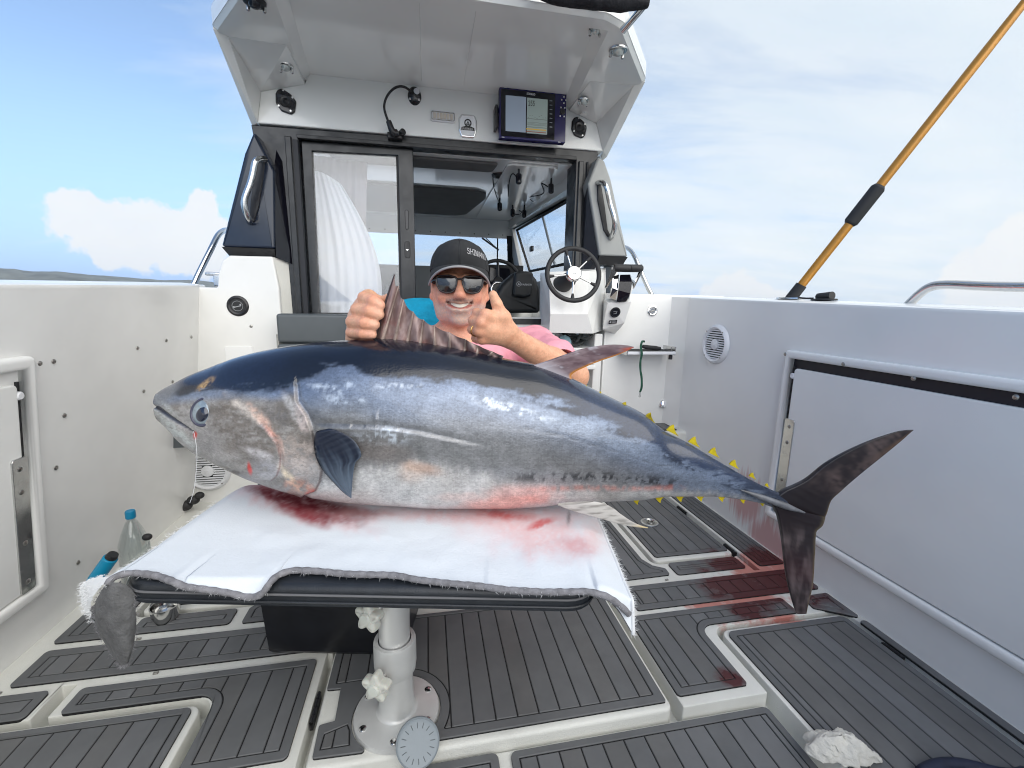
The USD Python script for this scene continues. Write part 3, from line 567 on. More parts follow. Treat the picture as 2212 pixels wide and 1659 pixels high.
cabin_lamp(1012, 590, 1.615, .1, [((1000, 560), 1.63), ((960, 450), 1.65), ((945, 250), 1.655)], 'black ceiling lamp beside the end of the larger grey shade')
cabin_lamp(1155, 660, 1.615, .1, [((1150, 690), 1.625), ((1210, 705), 1.63), ((1255, 680), 1.63)], 'black ceiling lamp over the captain seat, left of its twin')
cabin_lamp(1283, 672, 1.612, .3, [((1260, 680), 1.63), ((1225, 655), 1.64)], 'black ceiling lamp over the captain seat, right of its twin')

# ---------------------------------------------------------------- roof overhang
ZR = 1.897
oute = sg.Polygon([(-.405, 1.565), (.610, 1.565), (.685, 1.60), (.938, 1.93), (.905, 2.35), (.85, 4.15), (-.65, 4.15), (-.705, 2.35), (-.734, 1.94), (-.485, 1.60)])
rec0 = sg.Polygon([(-.452, 1.632), (.640, 1.632), (.708, 2.252), (-.508, 2.252)]); rec1 = sg.Polygon([(-.415, 1.655), (.600, 1.655), (.672, 2.252), (-.478, 2.252)])
ro = rp(oute, .03)
top = slab(ro, 1.93, 1.995, .035, 4)
lower = ext(ro.difference(rec0), ZR+.014, 1.931); lip = ext(ro.buffer(-.014).difference(rec0), ZR, ZR+.0145)
b0 = np.array([(x, y, ZR) for x, y in list(rec0.exterior.coords)[:4]]); b1 = np.array([(x, y, 1.921) for x, y in list(rec1.exterior.coords)[:4]])
slope = MB(); 
for k in (0, 1, 3): slope.add(np.array([b0[k], b0[(k+1) % 4], b1[(k+1) % 4], b1[k]]), np.array([[0, 1, 2, 3]]))
outer_ring = np.array(ro.exterior.coords)[:-1]; inr = []
for p in outer_ring:
    q = ro.buffer(-.014).exterior; s = q.interpolate(q.project(sg.Point(p))); inr.append((s.x, s.y, ZR))
bev = MB(); n_ = len(outer_ring)
for k in range(n_):
    a, b = outer_ring[k], outer_ring[(k+1) % n_]; bev.add(np.array([(a[0], a[1], ZR+.016), (b[0], b[1], ZR+.016), inr[(k+1) % n_], inr[k]]), np.array([[0, 1, 2, 3]]))
roof = part(wh, 'roof', cat(top, lower, lip, slope.mesh(), bev.mesh()), 'gelcoat_roof', 40)
part(roof, 'roof_panel', ext(rec1.buffer(.03), 1.9215, 1.9295), 'gelcoat_roof', False)
part(roof, 'roof_patch', put(slab(rrect(-.005, 1.66, .182, 2.20, .008), 0, .005, .004, 2), np.diag([1, 1, -1, 1]) @ trimesh.transformations.translation_matrix((0, 0, -1.9222))), 'gelcoat_roof', 30)
fz = lambda x: 1.92-.05*((x-.1)/.62)**2
xs = np.linspace(-.505, .703, 16)
fas = sg.Polygon([(-.705, 1.706), (.888, 1.719), (.845, 1.845), (.703, 1.89)]+[(.675, 1.924), (-.48, 1.924)]+[(-.505, 1.88), (-.682, 1.833)])
part(roof, 'fascia', XZ(fas, 2.25, 2.36, .003, 1), 'gelcoat_roof', 30)
for sgn, KL, K1, P1, fL, fTL, BL in ((-1, (-.732, 1.945), (-.695, 1.975), (-.50, 1.985), (-.682, 1.833), (-.503, 1.879), (-.705, 1.706)), (1, (.937, 1.935), (.90, 1.965), (.705, 1.975), (.845, 1.845), (.703, 1.889), (.888, 1.719))):
    e = sgn*.03
    part(roof, 'roof_bracket', hull([(*KL, ZR+.004), (*K1, ZR-.001), (fL[0], 2.249, fL[1]), (BL[0], 2.249, BL[1]), (BL[0]+e, 2.275, 1.700), (BL[0]+e, 2.36, 1.70), (BL[0]+e, 2.36, ZR+.004), (KL[0], KL[1], ZR+.012), (fL[0], 2.36, fL[1]+.02)]), 'gelcoat_roof', False)
    part(roof, 'roof_wing', hull([(*K1, ZR-.001), (*P1, ZR-.001), (fL[0], 2.249, fL[1]), (fTL[0], 2.249, fTL[1]), (*K1, ZR+.02), (*P1, ZR+.02), (fL[0], 2.36, ZR+.02), (fTL[0], 2.36, ZR+.02), (fL[0], 2.36, fL[1]), (fTL[0], 2.36, fTL[1])]), 'gelcoat_roof', False)
# ================================================================ HELM CONSOLE at the bulkhead
part(wh, 'door_sill', XZ(sg.box(-.64, -.1, .70, .885), 2.27, 2.36, .004, 1), 'gelcoat', 30)
part(wh, 'bow_block', box((-1.15, 4.22, -.5), (1.38, 4.4, 1.0)), 'gelcoat', False)
def E(u, v, y): return ony(*zE(u, v), y)
con = thing('helm_console', E(330, 775, 2.1), 'white angular helm console moulded beside the cabin door', 'console')
main = [E(150, 612, 2.02), E(480, 612, 2.02), E(140, 776, 2.05), E(525, 782, 2.05), E(135, 240, 2.15), E(485, 232, 2.15), E(620, 250, 2.23), E(600, 742, 2.20), E(62, 250, 2.30), E(55, 742, 2.30), E(640, 205, 2.30), E(640, 745, 2.28)]
part(con, 'body', hull(main), 'gelcoat', False)
pod = [E(655, 515, 2.05), E(862, 503, 2.05), E(802, 690, 2.09), E(612, 742, 2.12), E(760, 742, 2.13), E(628, 480, 2.14), E(868, 440, 2.14), E(610, 500, 2.25), E(880, 440, 2.25), E(610, 770, 2.25), E(720, 782, 2.20)]
part(con, 'throttle_pod', hull(pod), 'gelcoat', False)
x0 = E(525, 1000, 2.16)[0]; x1 = E(578, 1000, 2.16)[0]
part(con, 'pillar', box((x0, 2.15, -.08), (x1+.012, 2.36, E(0, 782, 2.15)[2]), .006), 'gelcoat', 30)
xl = E(140, 860, 2.10)[0]
part(con, 'side_cheek', hull([E(138, 785, 2.06), E(185, 785, 2.07), E(175, 905, 2.10), E(215, 905, 2.11), (xl+.02, 2.14, -.08), (xl+.05, 2.14, -.08), (xl+.02, 2.36, -.08), (xl+.05, 2.36, -.08), (xl, 2.36, .62), (xl+.04, 2.36, .62)]), 'gelcoat', False)
zs = E(500, 1062, 2.13)[2]
part(con, 'shelf', box((xl+.03, 2.12, zs-.022), (x0+.002, 2.35, zs), .005), 'gelcoat', 30)
zc = E(300, 912, 2.10)[2]
part(con, 'cubby_floor', box((xl+.03, 2.11, zc-.02), (x0+.002, 2.35, zc), .004), 'gelcoat', 30)
part(con, 'cubby_back', box((xl, 2.345, -.08), (x0+.02, 2.36, .78)), 'grey_pillar', False)
# gauge and warning label
g = thing('gauge', E(720, 595, 2.05), 'round black gauge on the white pod under the throttle', 'gauge')
gn = np.cross(E(862, 503, 2.05)-E(655, 515, 2.05), E(802, 690, 2.09)-E(655, 515, 2.05)); gn /= np.linalg.norm(gn); gn = gn if gn[1] < 0 else -gn
gp0 = E(655, 515, 2.05); gx = E(862, 503, 2.05)-gp0
def onpod(u, v, h=0.): return onp(*zE(u, v), gp0, gn)+gn*h
Fg = frame(onpod(720, 595), gx, gn)
part(g, 'bezel', put(lathe([(.020, .002), (.021, .006), (.0265, .005), (.027, 0)], 28), Fg), 'black_plastic', 40)
part(g, 'dial', put(disc(.0205, 0, .003, 28), Fg), 'black_gloss', 30)
part(g, 'marking', put(cat(box((-.010, .003, .003), (.010, .005, .0034)), box((-.008, -.008, .003), (.006, -.006, .0034)), box((.004, -.006, .003), (.007, .001, .0034))), Fg), 'logo_grey', False)
lb = thing('warning_label', onpod(700, 680), 'small black instruction plate below the round gauge', 'label')
Fl = frame(onpod(700, 680), gx, gn); part(lb, 'plate', put(slab(rrect(-.022, -.010, .022, .010, .002), 0, .0015, .0005, 1), Fl), 'black_plastic', False)
part(lb, 'print', put(cat(*[box((-.004, y, .0015), (.018 - (k % 2)*.005, y+.0016, .0018)) for k, y in enumerate((-.006, -.002, .002, .006))], put(disc(.005, .0015, .0018, 12), trimesh.transformations.translation_matrix((-.013, 0, 0)))), Fl), 'logo_grey', False)
# helm wheel
wc = ony(*zE(352, 262), 1.99); hubp = ony(*zE(346, 270), 1.985); wn = np.array([-.10, -1, .22]); wn /= np.linalg.norm(wn)
sw = thing('steering_wheel', wc, 'black rimmed steering wheel with a polished hub on the cockpit helm', 'steering wheel')
Fw = frame(wc, (1, 0, .03), wn); Rw = .1215
part(sw, 'rim', put(torus(Rw, .0112, 56, 12), Fw), 'black_rubber', 60)
for a in (104, 42, -28, -95, 183):
    ca, sa = math.cos(math.radians(a)), math.sin(math.radians(a))
    s = part(sw, 'spoke', put(tube([(.02*ca, .02*sa, .002), (Rw*.96*ca, Rw*.96*sa, 0)], [.0045, .0035], 10), Fw), 'steel', 50)
    part(s, 'spoke_grip', put(tube([(Rw*.74*ca, Rw*.74*sa, 0), (Rw*.98*ca, Rw*.98*sa, 0)], [.0055, .0105], 10), Fw), 'black_rubber', 50)
part(sw, 'hub', put(lathe([(1e-4, .026), (.030, .0255), (.034, .022), (.035, .012), (.033, .010), (.033, -.002), (.035, -.004), (.030, -.012), (1e-4, -.012)], 36), Fw), 'steel', 40)
part(sw, 'emblem', put(cat(torus(.0125, .0012, 28, 6).apply_translation((0, 0, .0262)), torus(.019, .0008, 28, 6).apply_translation((0, 0, .0256)), ext(sg.Polygon([(-.008, -.005), (.008, -.005), (0, .009)]).difference(sg.Polygon([(-.003, -.002), (.003, -.002), (0, .004)])), .026, .0268)), Fw), 'logo_grey', 30)
part(sw, 'column', tube([wc-wn*.012, wc-wn*.05+np.array([-.008, 0, -.01]), wc+np.array([-.018, .15, -.05])], [.026, .036, .048], 20), 'black_rubber', 50)
# throttle
tp = E(770, 380, 2.06); th = thing('throttle', tp, 'black and chrome twin throttle lever on the console pod', 'throttle')
part(th, 'body', hull([E(765, 265, 2.02), E(850, 262, 2.02), E(872, 330, 2.0), E(855, 430, 2.0), E(820, 498, 2.03), E(735, 500, 2.03), E(748, 400, 2.0), E(758, 330, 2.0), E(760, 270, 2.12), E(860, 265, 2.12), E(735, 495, 2.12), E(830, 490, 2.12)]), 'black_gloss', False)
part(th, 'side_cover', hull([E(700, 280, 2.03), E(755, 262, 2.03), E(745, 400, 2.01), E(725, 490, 2.04), E(672, 465, 2.05), E(698, 380, 2.02), E(705, 280, 2.10), E(755, 265, 2.10), E(725, 490, 2.12), E(680, 468, 2.12)]), 'chrome', False)
part(th, 'side_cover', hull([E(862, 300, 2.03), E(895, 320, 2.05), E(880, 380, 2.05), E(845, 470, 2.05), E(868, 350, 2.02), E(895, 320, 2.12), E(850, 470, 2.12), E(862, 300, 2.12)]), 'chrome', False)
part(th, 'grip', tube([E(722, 205, 1.99), E(740, 205, 1.985), E(846, 207, 1.985)], [.0165, .018, .018], 14), 'black_rubber', 50); part(th, 'grip', tube([E(850, 207, 1.985), E(930, 208, 1.985), E(952, 210, 1.99)], [.018, .018, .015], 14), 'black_rubber', 50)
part(th, 'lever', hull([E(716, 168, 1.98), E(735, 165, 1.98), E(735, 240, 2.0), E(650, 380, 2.06), E(628, 378, 2.06), E(660, 300, 2.05), E(718, 235, 2.02), E(640, 385, 2.09)]), 'steel', False)
part(th, 'lever', hull([E(950, 172, 1.99), E(962, 178, 1.99), E(958, 245, 2.0), E(885, 390, 2.06), E(876, 380, 2.06), E(945, 240, 2.0), E(885, 390, 2.09)]), 'steel', False)
# things in the cubby
def rope(c, y, k, r, seed, lab, mat):
    q = np.random.default_rng(seed); t = np.linspace(0, 1, k); P = np.stack([c[0]+.075*np.sin(t*21+q.random()*6)*(.6+.4*np.sin(t*9)), y+.05*np.cos(t*17), c[2]+.012+.05*t+.018*np.sin(t*33)], -1)
    single('rope', tube(spline(P, 3), r, 8), look(mat, (.045, .05, .05), .8, bump=.6, bscale=400), lab, 'rope', smooth=50)
rope(E(360, 880, 2.22), 2.20, 34, .0085, 3, 'dark rope heaped in the open cubby of the helm console', 'rope_dark')
bagv = ball(.05, (0, 0, 0), 3, (.75, .5, .85)); bagv.vertices *= (1+.35*(meshkit.fbm(bagv.vertices*40, 3)[:, None]-.5)); bagv.apply_translation(E(275, 895, 2.15)+[0, 0, .012])
single('plastic_bag', bagv, look('bag_blue', (.38, .60, .68), .35, var=.4, vscale=30), 'crumpled pale blue bag in the console cubby', 'bag')
bin_ = hull([E(205, 910, 2.12), E(500, 910, 2.12), E(280, 945, 2.09), E(400, 935, 2.09), E(220, 915, 2.2), E(480, 915, 2.2)])
# starboard bulkhead pieces
p = E(1048, 583, 2.199); f = thing('deck_filler', p, 'round polished filler cap on the bulkhead', 'filler cap'); Ff = frame(p, (1, 0, 0), (0, -1, 0))
part(f, 'flange', put(lathe([(.017, .004), (.022, .006), (.028, .004), (.030, 0)], 32), Ff), 'chrome', 40); part(f, 'cap', put(disc(.0175, 0, .005, 24, .002), Ff), 'steel', 40); part(f, 'slot', put(box((-.013, -.0025, .005), (.013, .0025, .008), .001), Ff @ trimesh.transformations.rotation_matrix(.3, (0, 0, 1))), 'steel_dull', False)
for k in range(3): part(f, 'screw', put(disc(.003, .003, .0055, 8), Ff @ trimesh.transformations.translation_matrix((.0235*math.cos(.5+k*2.1), .0235*math.sin(.5+k*2.1), 0))), 'steel_dull', False)
a = E(840, 945, 2.07); b = E(1262, 950, 2.07); zt = E(1100, 940, 2.07)[2]
sh = thing('bait_board', ((a[0]+b[0])/2, 2.13, zt-.02), 'narrow fold down shelf on the bulkhead with a dark top', 'shelf')
part(sh, 'board', box((a[0], 2.075, zt-.018), (b[0], 2.205, zt-.002), .003), 'white_plastic', 30); part(sh, 'top', box((a[0]+.004, 2.08, zt-.002), (b[0]-.012, 2.2, zt), .001), 'eva_groove', False)
part(sh, 'bracket', box((b[0]-.004, 2.08, zt-.022), (b[0]+.002, 2.2, zt+.022), .001), 'steel', False); part(sh, 'bracket', box((a[0]-.004, 2.08, zt-.022), (a[0]+.002, 2.2, zt+.022), .001), 'steel', False)
part(sh, 'hook', tube([(b[0]-.02, 2.09, zt), (b[0]-.02, 2.09, zt+.02)], .0025, 8), 'steel', 40)
kn = E(1208, 990, 2.09); part(sh, 'latch_knob', put(disc(.010, -.012, .012, 14, .003), frame(kn, (1, 0, 0), (0, 0, 1))), 'black_plastic', 40)
gl = thing('gaff_strap', E(1040, 890, 2.12), 'black foam handle with a dark green wrist strap lying on the bulkhead shelf', 'handle')
zz = zt+.013; Pg = [(E(965, 880, 2.12)[0], 2.12, zz+.008), (E(1000, 880, 2.12)[0], 2.12, zz+.004), (E(1080, 900, 2.12)[0], 2.12, zz-.001), (E(1120, 905, 2.12)[0], 2.12, zz-.003)]
part(gl, 'grip', tube(Pg, [.009, .0115, .0115, .008], 12), 'foam_black', 50)
sp = spline(np.array([E(975, 868, 2.10)+[0, 0, .004], E(955, 862, 2.068), E(948, 900, 2.066), E(955, 950, 2.066), E(944, 1030, 2.067), E(948, 1130, 2.067), E(940, 1300, 2.068)]), 6)
wv = np.stack([sp+np.array([-.0065, 0, 0]), sp+np.array([.0065, .001*1, 0])], 1); wv[:, 1] += .0015*np.sin(np.arange(len(sp))[:, None]*.9)*np.array([0, 1, 0])
part(gl, 'strap', grid(wv), look('green_web', (.012, .085, .05), .75, var=.4, vscale=60), 60)
part(gl, 'clip', cat(tube([sp[-1], sp[-1]-[0, 0, .014]], .003, 8), put(torus(.005, .0016, 14, 6), frame(sp[-1]-[0, 0, .02], (1, 0, 0), (0, -1, 0)))), 'steel', 40)
p = E(1140, 1425, 2.199); sc = thing('courtesy_light', p, 'small chrome shell shaped courtesy light above the dark step', 'light')
dm = trimesh.creation.icosphere(3, .026); dm = trimesh.intersections.slice_mesh_plane(dm, (0, 0, 1), (0, 0, 0)); dm.vertices *= (1, .75, 1.5); part(sc, 'shell', dm.apply_translation(p), 'chrome', 60); part(sc, 'lens', box(p+[-.006, -.021, .004], p+[.006, -.017, .03], .001), 'white_plastic', False)
# port bulkhead pieces
zP = zoom(680, 380, 1100, 942)
p = ony(*zP(175, 1335), 2.2); pl = thing('inspection_port', p, 'round dark grey plug on the white pillar with a key mark', 'plug'); Fp = frame(p, (1, 0, 0), (0, -1, 0))
part(pl, 'flange', put(lathe([(.030, .004), (.037, .007), (.044, .004), (.046, 0)], 36), Fp), 'black_plastic', 40); part(pl, 'cap', put(disc(.031, 0, .0045, 30, .001), Fp), 'foam_black', 30)
part(pl, 'mark', put(cat(box((-.014, -.004, .0045), (.014, -.0005, .005)), box((-.019, -.006, .0045), (-.012, .003, .005)), box((.011, -.001, .0045), (.017, .006, .005)), torus(.022, .0008, 30, 6).apply_translation((0, 0, .0045))), Fp @ trimesh.transformations.rotation_matrix(.25, (0, 0, 1))), 'logo_grey', False)
screw(wh, ony(*zP(270, 1480), 2.2), np.array([0, -1, 0]))
fpn = ony(*zP(190, 1640), 2.2); part(wh, 'cover_plate', XZ(rrect(fpn[0]-.062, fpn[2]-.16, fpn[0]+.055, fpn[2]+.012, .012), 2.196, 2.201, .002, 2), 'gelcoat_cool', 30)
speaker(ony(*zL2(1160, 1310), 2.199), (1, .0, 0), np.array([0, -1., 0]), .098, 'white round speaker under the fish chin beyond the towel')
# dark box shaped rod holder low on the port side
q = [ony(*zL(865, 575), 2.0), ony(*zL(1040, 560), 2.0), ony(*zL(1060, 655), 2.0), ony(*zL(893, 665), 2.0)]
lk = thing('dock_light', np.mean(q, 0), 'dark grey wedge shaped box on the wall corner below the fish mouth', 'box')
part(lk, 'body', hull([q[0]+[.012, 0, -.012], q[0]+[.0, .03, 0.02], q[1]+[0, .03, .02], q[1]+[0, 0, 0], q[2], q[3], q[0]+[-.06, .2, 0], q[3]+[-.06, .2, 0], q[1]+[0, .2, 0], q[2]+[0, .2, 0]]), 'vinyl_grey', False)
# folded seat under the door
sb = thing('folding_seat', (-.40, 2.12, .45), 'dark grey padded folding seat against the sill below the curtained door', 'seat')
part(sb, 'backrest', box((-.640, 2.08, .765), (-.06, 2.16, .893), .014), 'vinyl_grey', 45); part(sb, 'cushion', box((-.642, 2.075, .50), (-.06, 2.16, .762), .014), 'vinyl_grey', 45); part(sb, 'bracket', box((-.655, 2.12, .3), (-.645, 2.19, .8)), 'steel_dull', False)
# ================================================================ INSIDE THE CABIN
ps = thing('captain_seat', (.66, 3.0, .4), 'black captain seat with a logo headrest inside the cabin door', 'seat')
def W(u, v, y): return ony(*zW(u, v), y)
shp = [(960, 1650), (985, 1560), (1040, 1470), (1090, 1420), (1170, 1350), (1230, 1325), (1320, 1328), (1385, 1370), (1430, 1430), (1455, 1530), (1458, 1790), (960, 1790)]
part(ps, 'backrest', XZ(rp([tuple(W(*a, 3.0)[[0, 2]]) for a in shp], .02), 3.0, 3.12, .03, 4), 'vinyl_black', 50)
hrp = [(1188, 1345), (1235, 1325), (1330, 1328), (1388, 1350), (1380, 1500), (1362, 1605), (1280, 1618), (1160, 1600), (1170, 1480)]
hp = part(ps, 'headrest', XZ(rp([tuple(W(*a, 2.95)[[0, 2]]) for a in hrp], .015), 2.95, 3.01, .02, 4), 'vinyl_black', 50)
t = meshkit.text_mesh('PARKER', .020, .0008, True); w_ = t.bounds[1, 0]; t.apply_scale((W(1365, 1475, 2.95)[0]-W(1245, 1475, 2.95)[0])/w_); t.vertices[:, 1] *= .8
part(hp, 'lettering', put(t, frame(W(1245, 1485, 2.9495), (1, 0, 0), (0, -1, 0))), 'logo_grey', False)
part(hp, 'emblem', put(cat(torus(.0145, .0017, 24, 6), ext(sg.Polygon([(-.008, -.006), (.008, -.006), (0, .009)]), 0, .001)), frame(W(1222, 1470, 2.9495), (1, 0, 0), (0, -1, 0))), 'logo_grey', False)
part(ps, 'base', box((.50, 2.95, .40), (.83, 3.35, .85), .03), 'vinyl_black', 40)
w2 = thing('steering_wheel', W(1000, 1420, 3.35), 'black inside steering wheel half hidden behind the man', 'steering wheel')
F2 = frame(W(1000, 1440, 3.35), (1, 0, 0), (0, -1, .35)); part(w2, 'rim', put(torus(.165, .014, 44, 10), F2), 'black_rubber', 60)
for a in (90, 210, 330): part(w2, 'spoke', put(tube([(0, 0, -.02), (.16*math.cos(math.radians(a)), .16*math.sin(math.radians(a)), 0)], .010, 8), F2), 'black_plastic', 40)
part(w2, 'hub', put(disc(.04, -.03, .0, 20, .006), F2), 'black_plastic', 40); part(w2, 'column', put(tube([(0, 0, -.02), (0, 0, -.3)], .03, 12), F2), 'black_plastic', 40)
gd = thing('dash_gauge', W(995, 1530, 3.2), 'chrome ringed knob beside the man on the cabin dashboard', 'gauge'); Fd = frame(W(998, 1530, 3.2), (1, 0, 0), (0, -1, .1))
part(gd, 'ring', put(torus(.05, .009, 30, 8), Fd), 'chrome', 50); part(gd, 'face', put(disc(.048, -.3, .002, 24), Fd), 'black_plastic', 30)
# curtains inside the door glass
def curtain(x0, x1, z0, z1, y, amp, k, seed, top=None):
    xs = np.linspace(0, 1, 70); zs = np.linspace(0, 1, 24); P = []
    for t in zs:
        z = z1+(z0-z1)*t; row = []
        for s in xs:
            e = x1(t) if callable(x1) else x1; x = x0+(e-x0)*s
            row.append((x, y+amp*math.sin(s*k+seed+1.6*math.sin(t*2.2+s*5)+2.2*math.sin(s*3.1+seed))*(.35+.65*t)*(.5+.5*math.sin(s*7+seed))+.004*math.sin(s*k*2.3+t*2), z+(top(s) if top else 0)*(1-t)))
        P.append(row)
    return grid(np.array(P))
single('curtain', curtain(-.55, lambda t: -.40+.15*t+.08*math.sin(t*3), .86, 1.58, 2.44, .010, 19, 0, lambda s: -.06*s*s), look('sheet_white', (.74, .76, .80), .85, translucent_dummy=0) if False else look('sheet_white', (.74, .76, .80), .85), 'white sheet curtain hanging behind the sliding door glass', 'curtain', smooth=True)
single('curtain', curtain(-.60, lambda t: -.28-.04*t, 1.00, 1.66, 2.49, .016, 22, 2), look('sheer_taupe', (.36, .33, .34), .85), 'thin taupe curtain behind the white sheet in the door glass', 'curtain', smooth=True)
tc = ball(1, (0, 0, 0), 3, (.22, .10, .10)); tc.vertices *= 1+.25*(meshkit.fbm(tc.vertices*9, 4)[:, None]-.5); 
single('towel', tc.apply_translation(ond(905, 668, 2.0)+[.04, 0, -.05]), 'teal_cloth', 'teal cloth heaped on the seat behind the man', 'cloth', smooth=True)
# ================================================================ ON THE ROOF FASCIA
def FA(c, u, v, y=2.25): return ony(*c(u, v), y)
def tweeter(c, u, v, rx, ry, lab):
    p = FA(c, u, v, 2.2495); t = thing('tweeter', p, lab, 'speaker', 'black tweeters on the roof fascia'); Ft = frame(p, (1, 0, 0), (0, -1, 0))
    pol = rp(sg.Polygon([(-.010, ry), (.022, ry*.62), (rx, ry*.1), (rx*.8, -ry*.75), (rx*.4, -ry), (-rx*.55, -ry*.78), (-rx, -ry*.2), (-rx*.95, ry*.55), (-rx*.7, ry*.9)]), .012)
    part(t, 'plate', put(slab(pol, 0, .010, .005, 3), Ft), 'black_gloss', 45); part(t, 'dome', put(lathe([(1e-4, .018), (.006, .0165), (.011, .011), (.014, .010), (.022, .0125), (.025, .010)], 28), Ft), 'black_plastic', 45)
    for a, r in ((1.75, .93), (.45, .85), (-1.05, .95), (-2.6, .9)): part(t, 'screw', put(disc(.0042, .009, .012, 8), Ft @ trimesh.transformations.translation_matrix((rx*r*math.cos(a)*.9, ry*r*math.sin(a)*.9, 0))), 'steel', False)
tweeter(zT, 775, 960, .042, .050, 'black tweeter on the roof fascia nearest the dark grab handle corner'); tweeter(zU, 1422, 1172, .040, .048, 'black tweeter on the roof fascia beside the fishfinder')
# gooseneck lamp
p = FA(zT, 1980, 905, 2.2495); gk = thing('gooseneck_lamp', p, 'black bendy gooseneck lamp on the roof fascia, its head hanging over the door', 'lamp')
Fk = frame(p, (1, 0, 0), (0, -1, 0)); part(gk, 'base', put(lathe([(1e-4, .020), (.02, .018), (.030, .010), (.032, 0)], 28), Fk @ np.diag([.95, 1.2, 1, 1])), 'black_gloss', 45)
for a in (40, 150, 215, 325): part(gk, 'screw', put(disc(.006, .008, .016, 10, .002), Fk @ trimesh.transformations.translation_matrix((.023*math.cos(math.radians(a)), .03*math.sin(math.radians(a)), 0))), 'steel', 30)
part(gk, 'button', put(disc(.013, .016, .022, 16, .002), Fk @ trimesh.transformations.translation_matrix((.010, .014, 0))), 'white_plastic', 30)
gp = [ony(*zT(a, b), y) for a, b, y in ((1945, 865, 2.235), (1900, 825, 2.215), (1840, 812, 2.20), (1770, 845, 2.19), (1710, 930, 2.19), (1695, 1010, 2.19), (1712, 1085, 2.19), (1735, 1150, 2.195))]
part(gk, 'neck', tube(spline(np.array(gp), 6), .0052, 10), 'black_rubber', 60)
hd = [ony(*zT(1735, 1140), 2.195), ony(*zT(1750, 1180), 2.195), ony(*zT(1790, 1250), 2.20), ony(*c4(895, 100), 2.205)]
part(gk, 'head', tube(spline(np.array(hd), 4), np.linspace(.012, .016, 13), 12), 'black_plastic', 50)
ck = thing('clamp', ony(*c4(890, 118), 2.235), 'black plastic clamp on the top of the door frame under the bendy lamp', 'clamp')
ckp = ony(*c4(885, 118), 2.235); part(ck, 'jaw', box(ckp+[-.035, -.012, -.012], ckp+[.03, .025, .014], .004), 'black_plastic', 30); part(ck, 'screw_knob', put(disc(.014, -.01, .02, 14, .003), frame(ckp+[.028, -.01, .012], (1, 0, 0), (.5, -.8, .2))), 'black_plastic', 40)
# light bar
p0 = FA(zU, 65, 1040, 2.25); p1 = FA(zU, 290, 1105, 2.25); ctr = (p0+p1)/2; hw = abs(p1[0]-p0[0])/2; hh = .0235
lbx = thing('light_bar', ctr, 'small rectangular white light strip on the fascia beside the chrome badge', 'light'); Fb = frame((ctr[0], 2.2495, ctr[2]), (1, 0, 0), (0, -1, 0))
part(lbx, 'housing', put(slab(rrect(-hw, -hh, hw, hh, .008), 0, .011, .004, 2), Fb), 'white_plastic', 40); part(lbx, 'bezel', put(slab(rrect(-hw+.003, -hh+.005, hw-.003, hh-.005, .006).difference(rrect(-hw+.007, -hh+.009, hw-.007, hh-.009, .004)), .010, .013, .001, 1), Fb), 'steel_dull', 30)
for k in range(6):
    w = (2*hw-.02)/6; a = -hw+.010+k*w; part(lbx, 'cell', put(box((a+.0015, -hh+.011, .0105), (a+w-.0015, hh-.011, .0125), .002), Fb), look('led_cell', (.62, .56, .48), .2) if 'led_cell' not in M else 'led_cell', 30)
# badge
ctr = FA(zU, 404, 1160, 2.2495); bd = thing('badge', ctr, 'chrome shield shaped maker badge over the doorway', 'badge'); Fb = frame(ctr, (1, 0, 0), (0, -1, 0)); bw, bh = .043, .050
pol = rp(sg.Polygon([(-bw*.75, bh), (bw*.75, bh), (bw, bh*.55), (bw, -bh*.35), (bw*.72, -bh), (-bw*.72, -bh), (-bw, -bh*.35), (-bw, bh*.55)]), .010)
part(bd, 'plate', put(slab(pol, 0, .010, .006, 4), Fb), 'chrome', 45); part(bd, 'face', put(slab(pol.buffer(-.007), .0095, .0112, .0008, 1), Fb), look('badge_face', (.84, .85, .86), .2), 30)
part(bd, 'emblem', put(cat(ext(sg.Point(0, .012).buffer(.017).difference(sg.Point(0, .012).buffer(.0115)), .0112, .0126), ext(sg.Polygon([(-.009, .004), (.009, .004), (0, .021)]).difference(sg.Polygon([(-.0035, .0075), (.0035, .0075), (0, .014)])), .0112, .0128), ext(sg.Polygon([(-.032, -.020), (.032, -.020), (.030, -.008), (.012, -.002), (-.012, -.002), (-.030, -.008)]), .0112, .0122)), Fb), 'logo_dark', False)
t = meshkit.text_mesh('PARKER', .008, .0006, True); t.apply_scale(.05/t.bounds[1, 0]); part(bd, 'lettering', put(t, Fb @ trimesh.transformations.translation_matrix((-.0255, -.0185, .0122))), 'steel', False)
# fishfinder screen
cs = [FA(zU, *q, 2.17) for q in ((705, 795), (1328, 858), (1283, 1310), (683, 1262))]
X_ = ((cs[1]-cs[0])+(cs[2]-cs[3]))/2; Yv = ((cs[0]-cs[3])+(cs[1]-cs[2]))/2; ctr = np.mean(cs, 0); W_, H_ = np.linalg.norm(X_), np.linalg.norm(Yv)
ff = thing('fishfinder', ctr, 'navy framed fishfinder screen showing a depth number on the roof fascia', 'screen'); nrm = np.cross(X_, Yv); nrm /= np.linalg.norm(nrm); nrm = nrm if nrm[1] < 0 else -nrm
Fs = frame(ctr, X_, nrm); sx = lambda u: (u-705)/(1318-705)*W_-W_/2; 
def sxy(u, v):
    p = onp(*zU(u, v), ctr, nrm)-ctr; return p @ Fs[:3, 0], p @ Fs[:3, 1]
part(ff, 'case', put(slab(rrect(-W_/2, -H_/2, W_/2, H_/2, .006), -.03, .0, .004, 2), Fs), look('fishfinder_blue', (.018, .014, .085), .18), 30)
part(ff, 'back', put(box((-W_*.36, -H_*.4, -.065), (W_*.36, H_*.4, -.029), .008), Fs), 'black_plastic', 30)
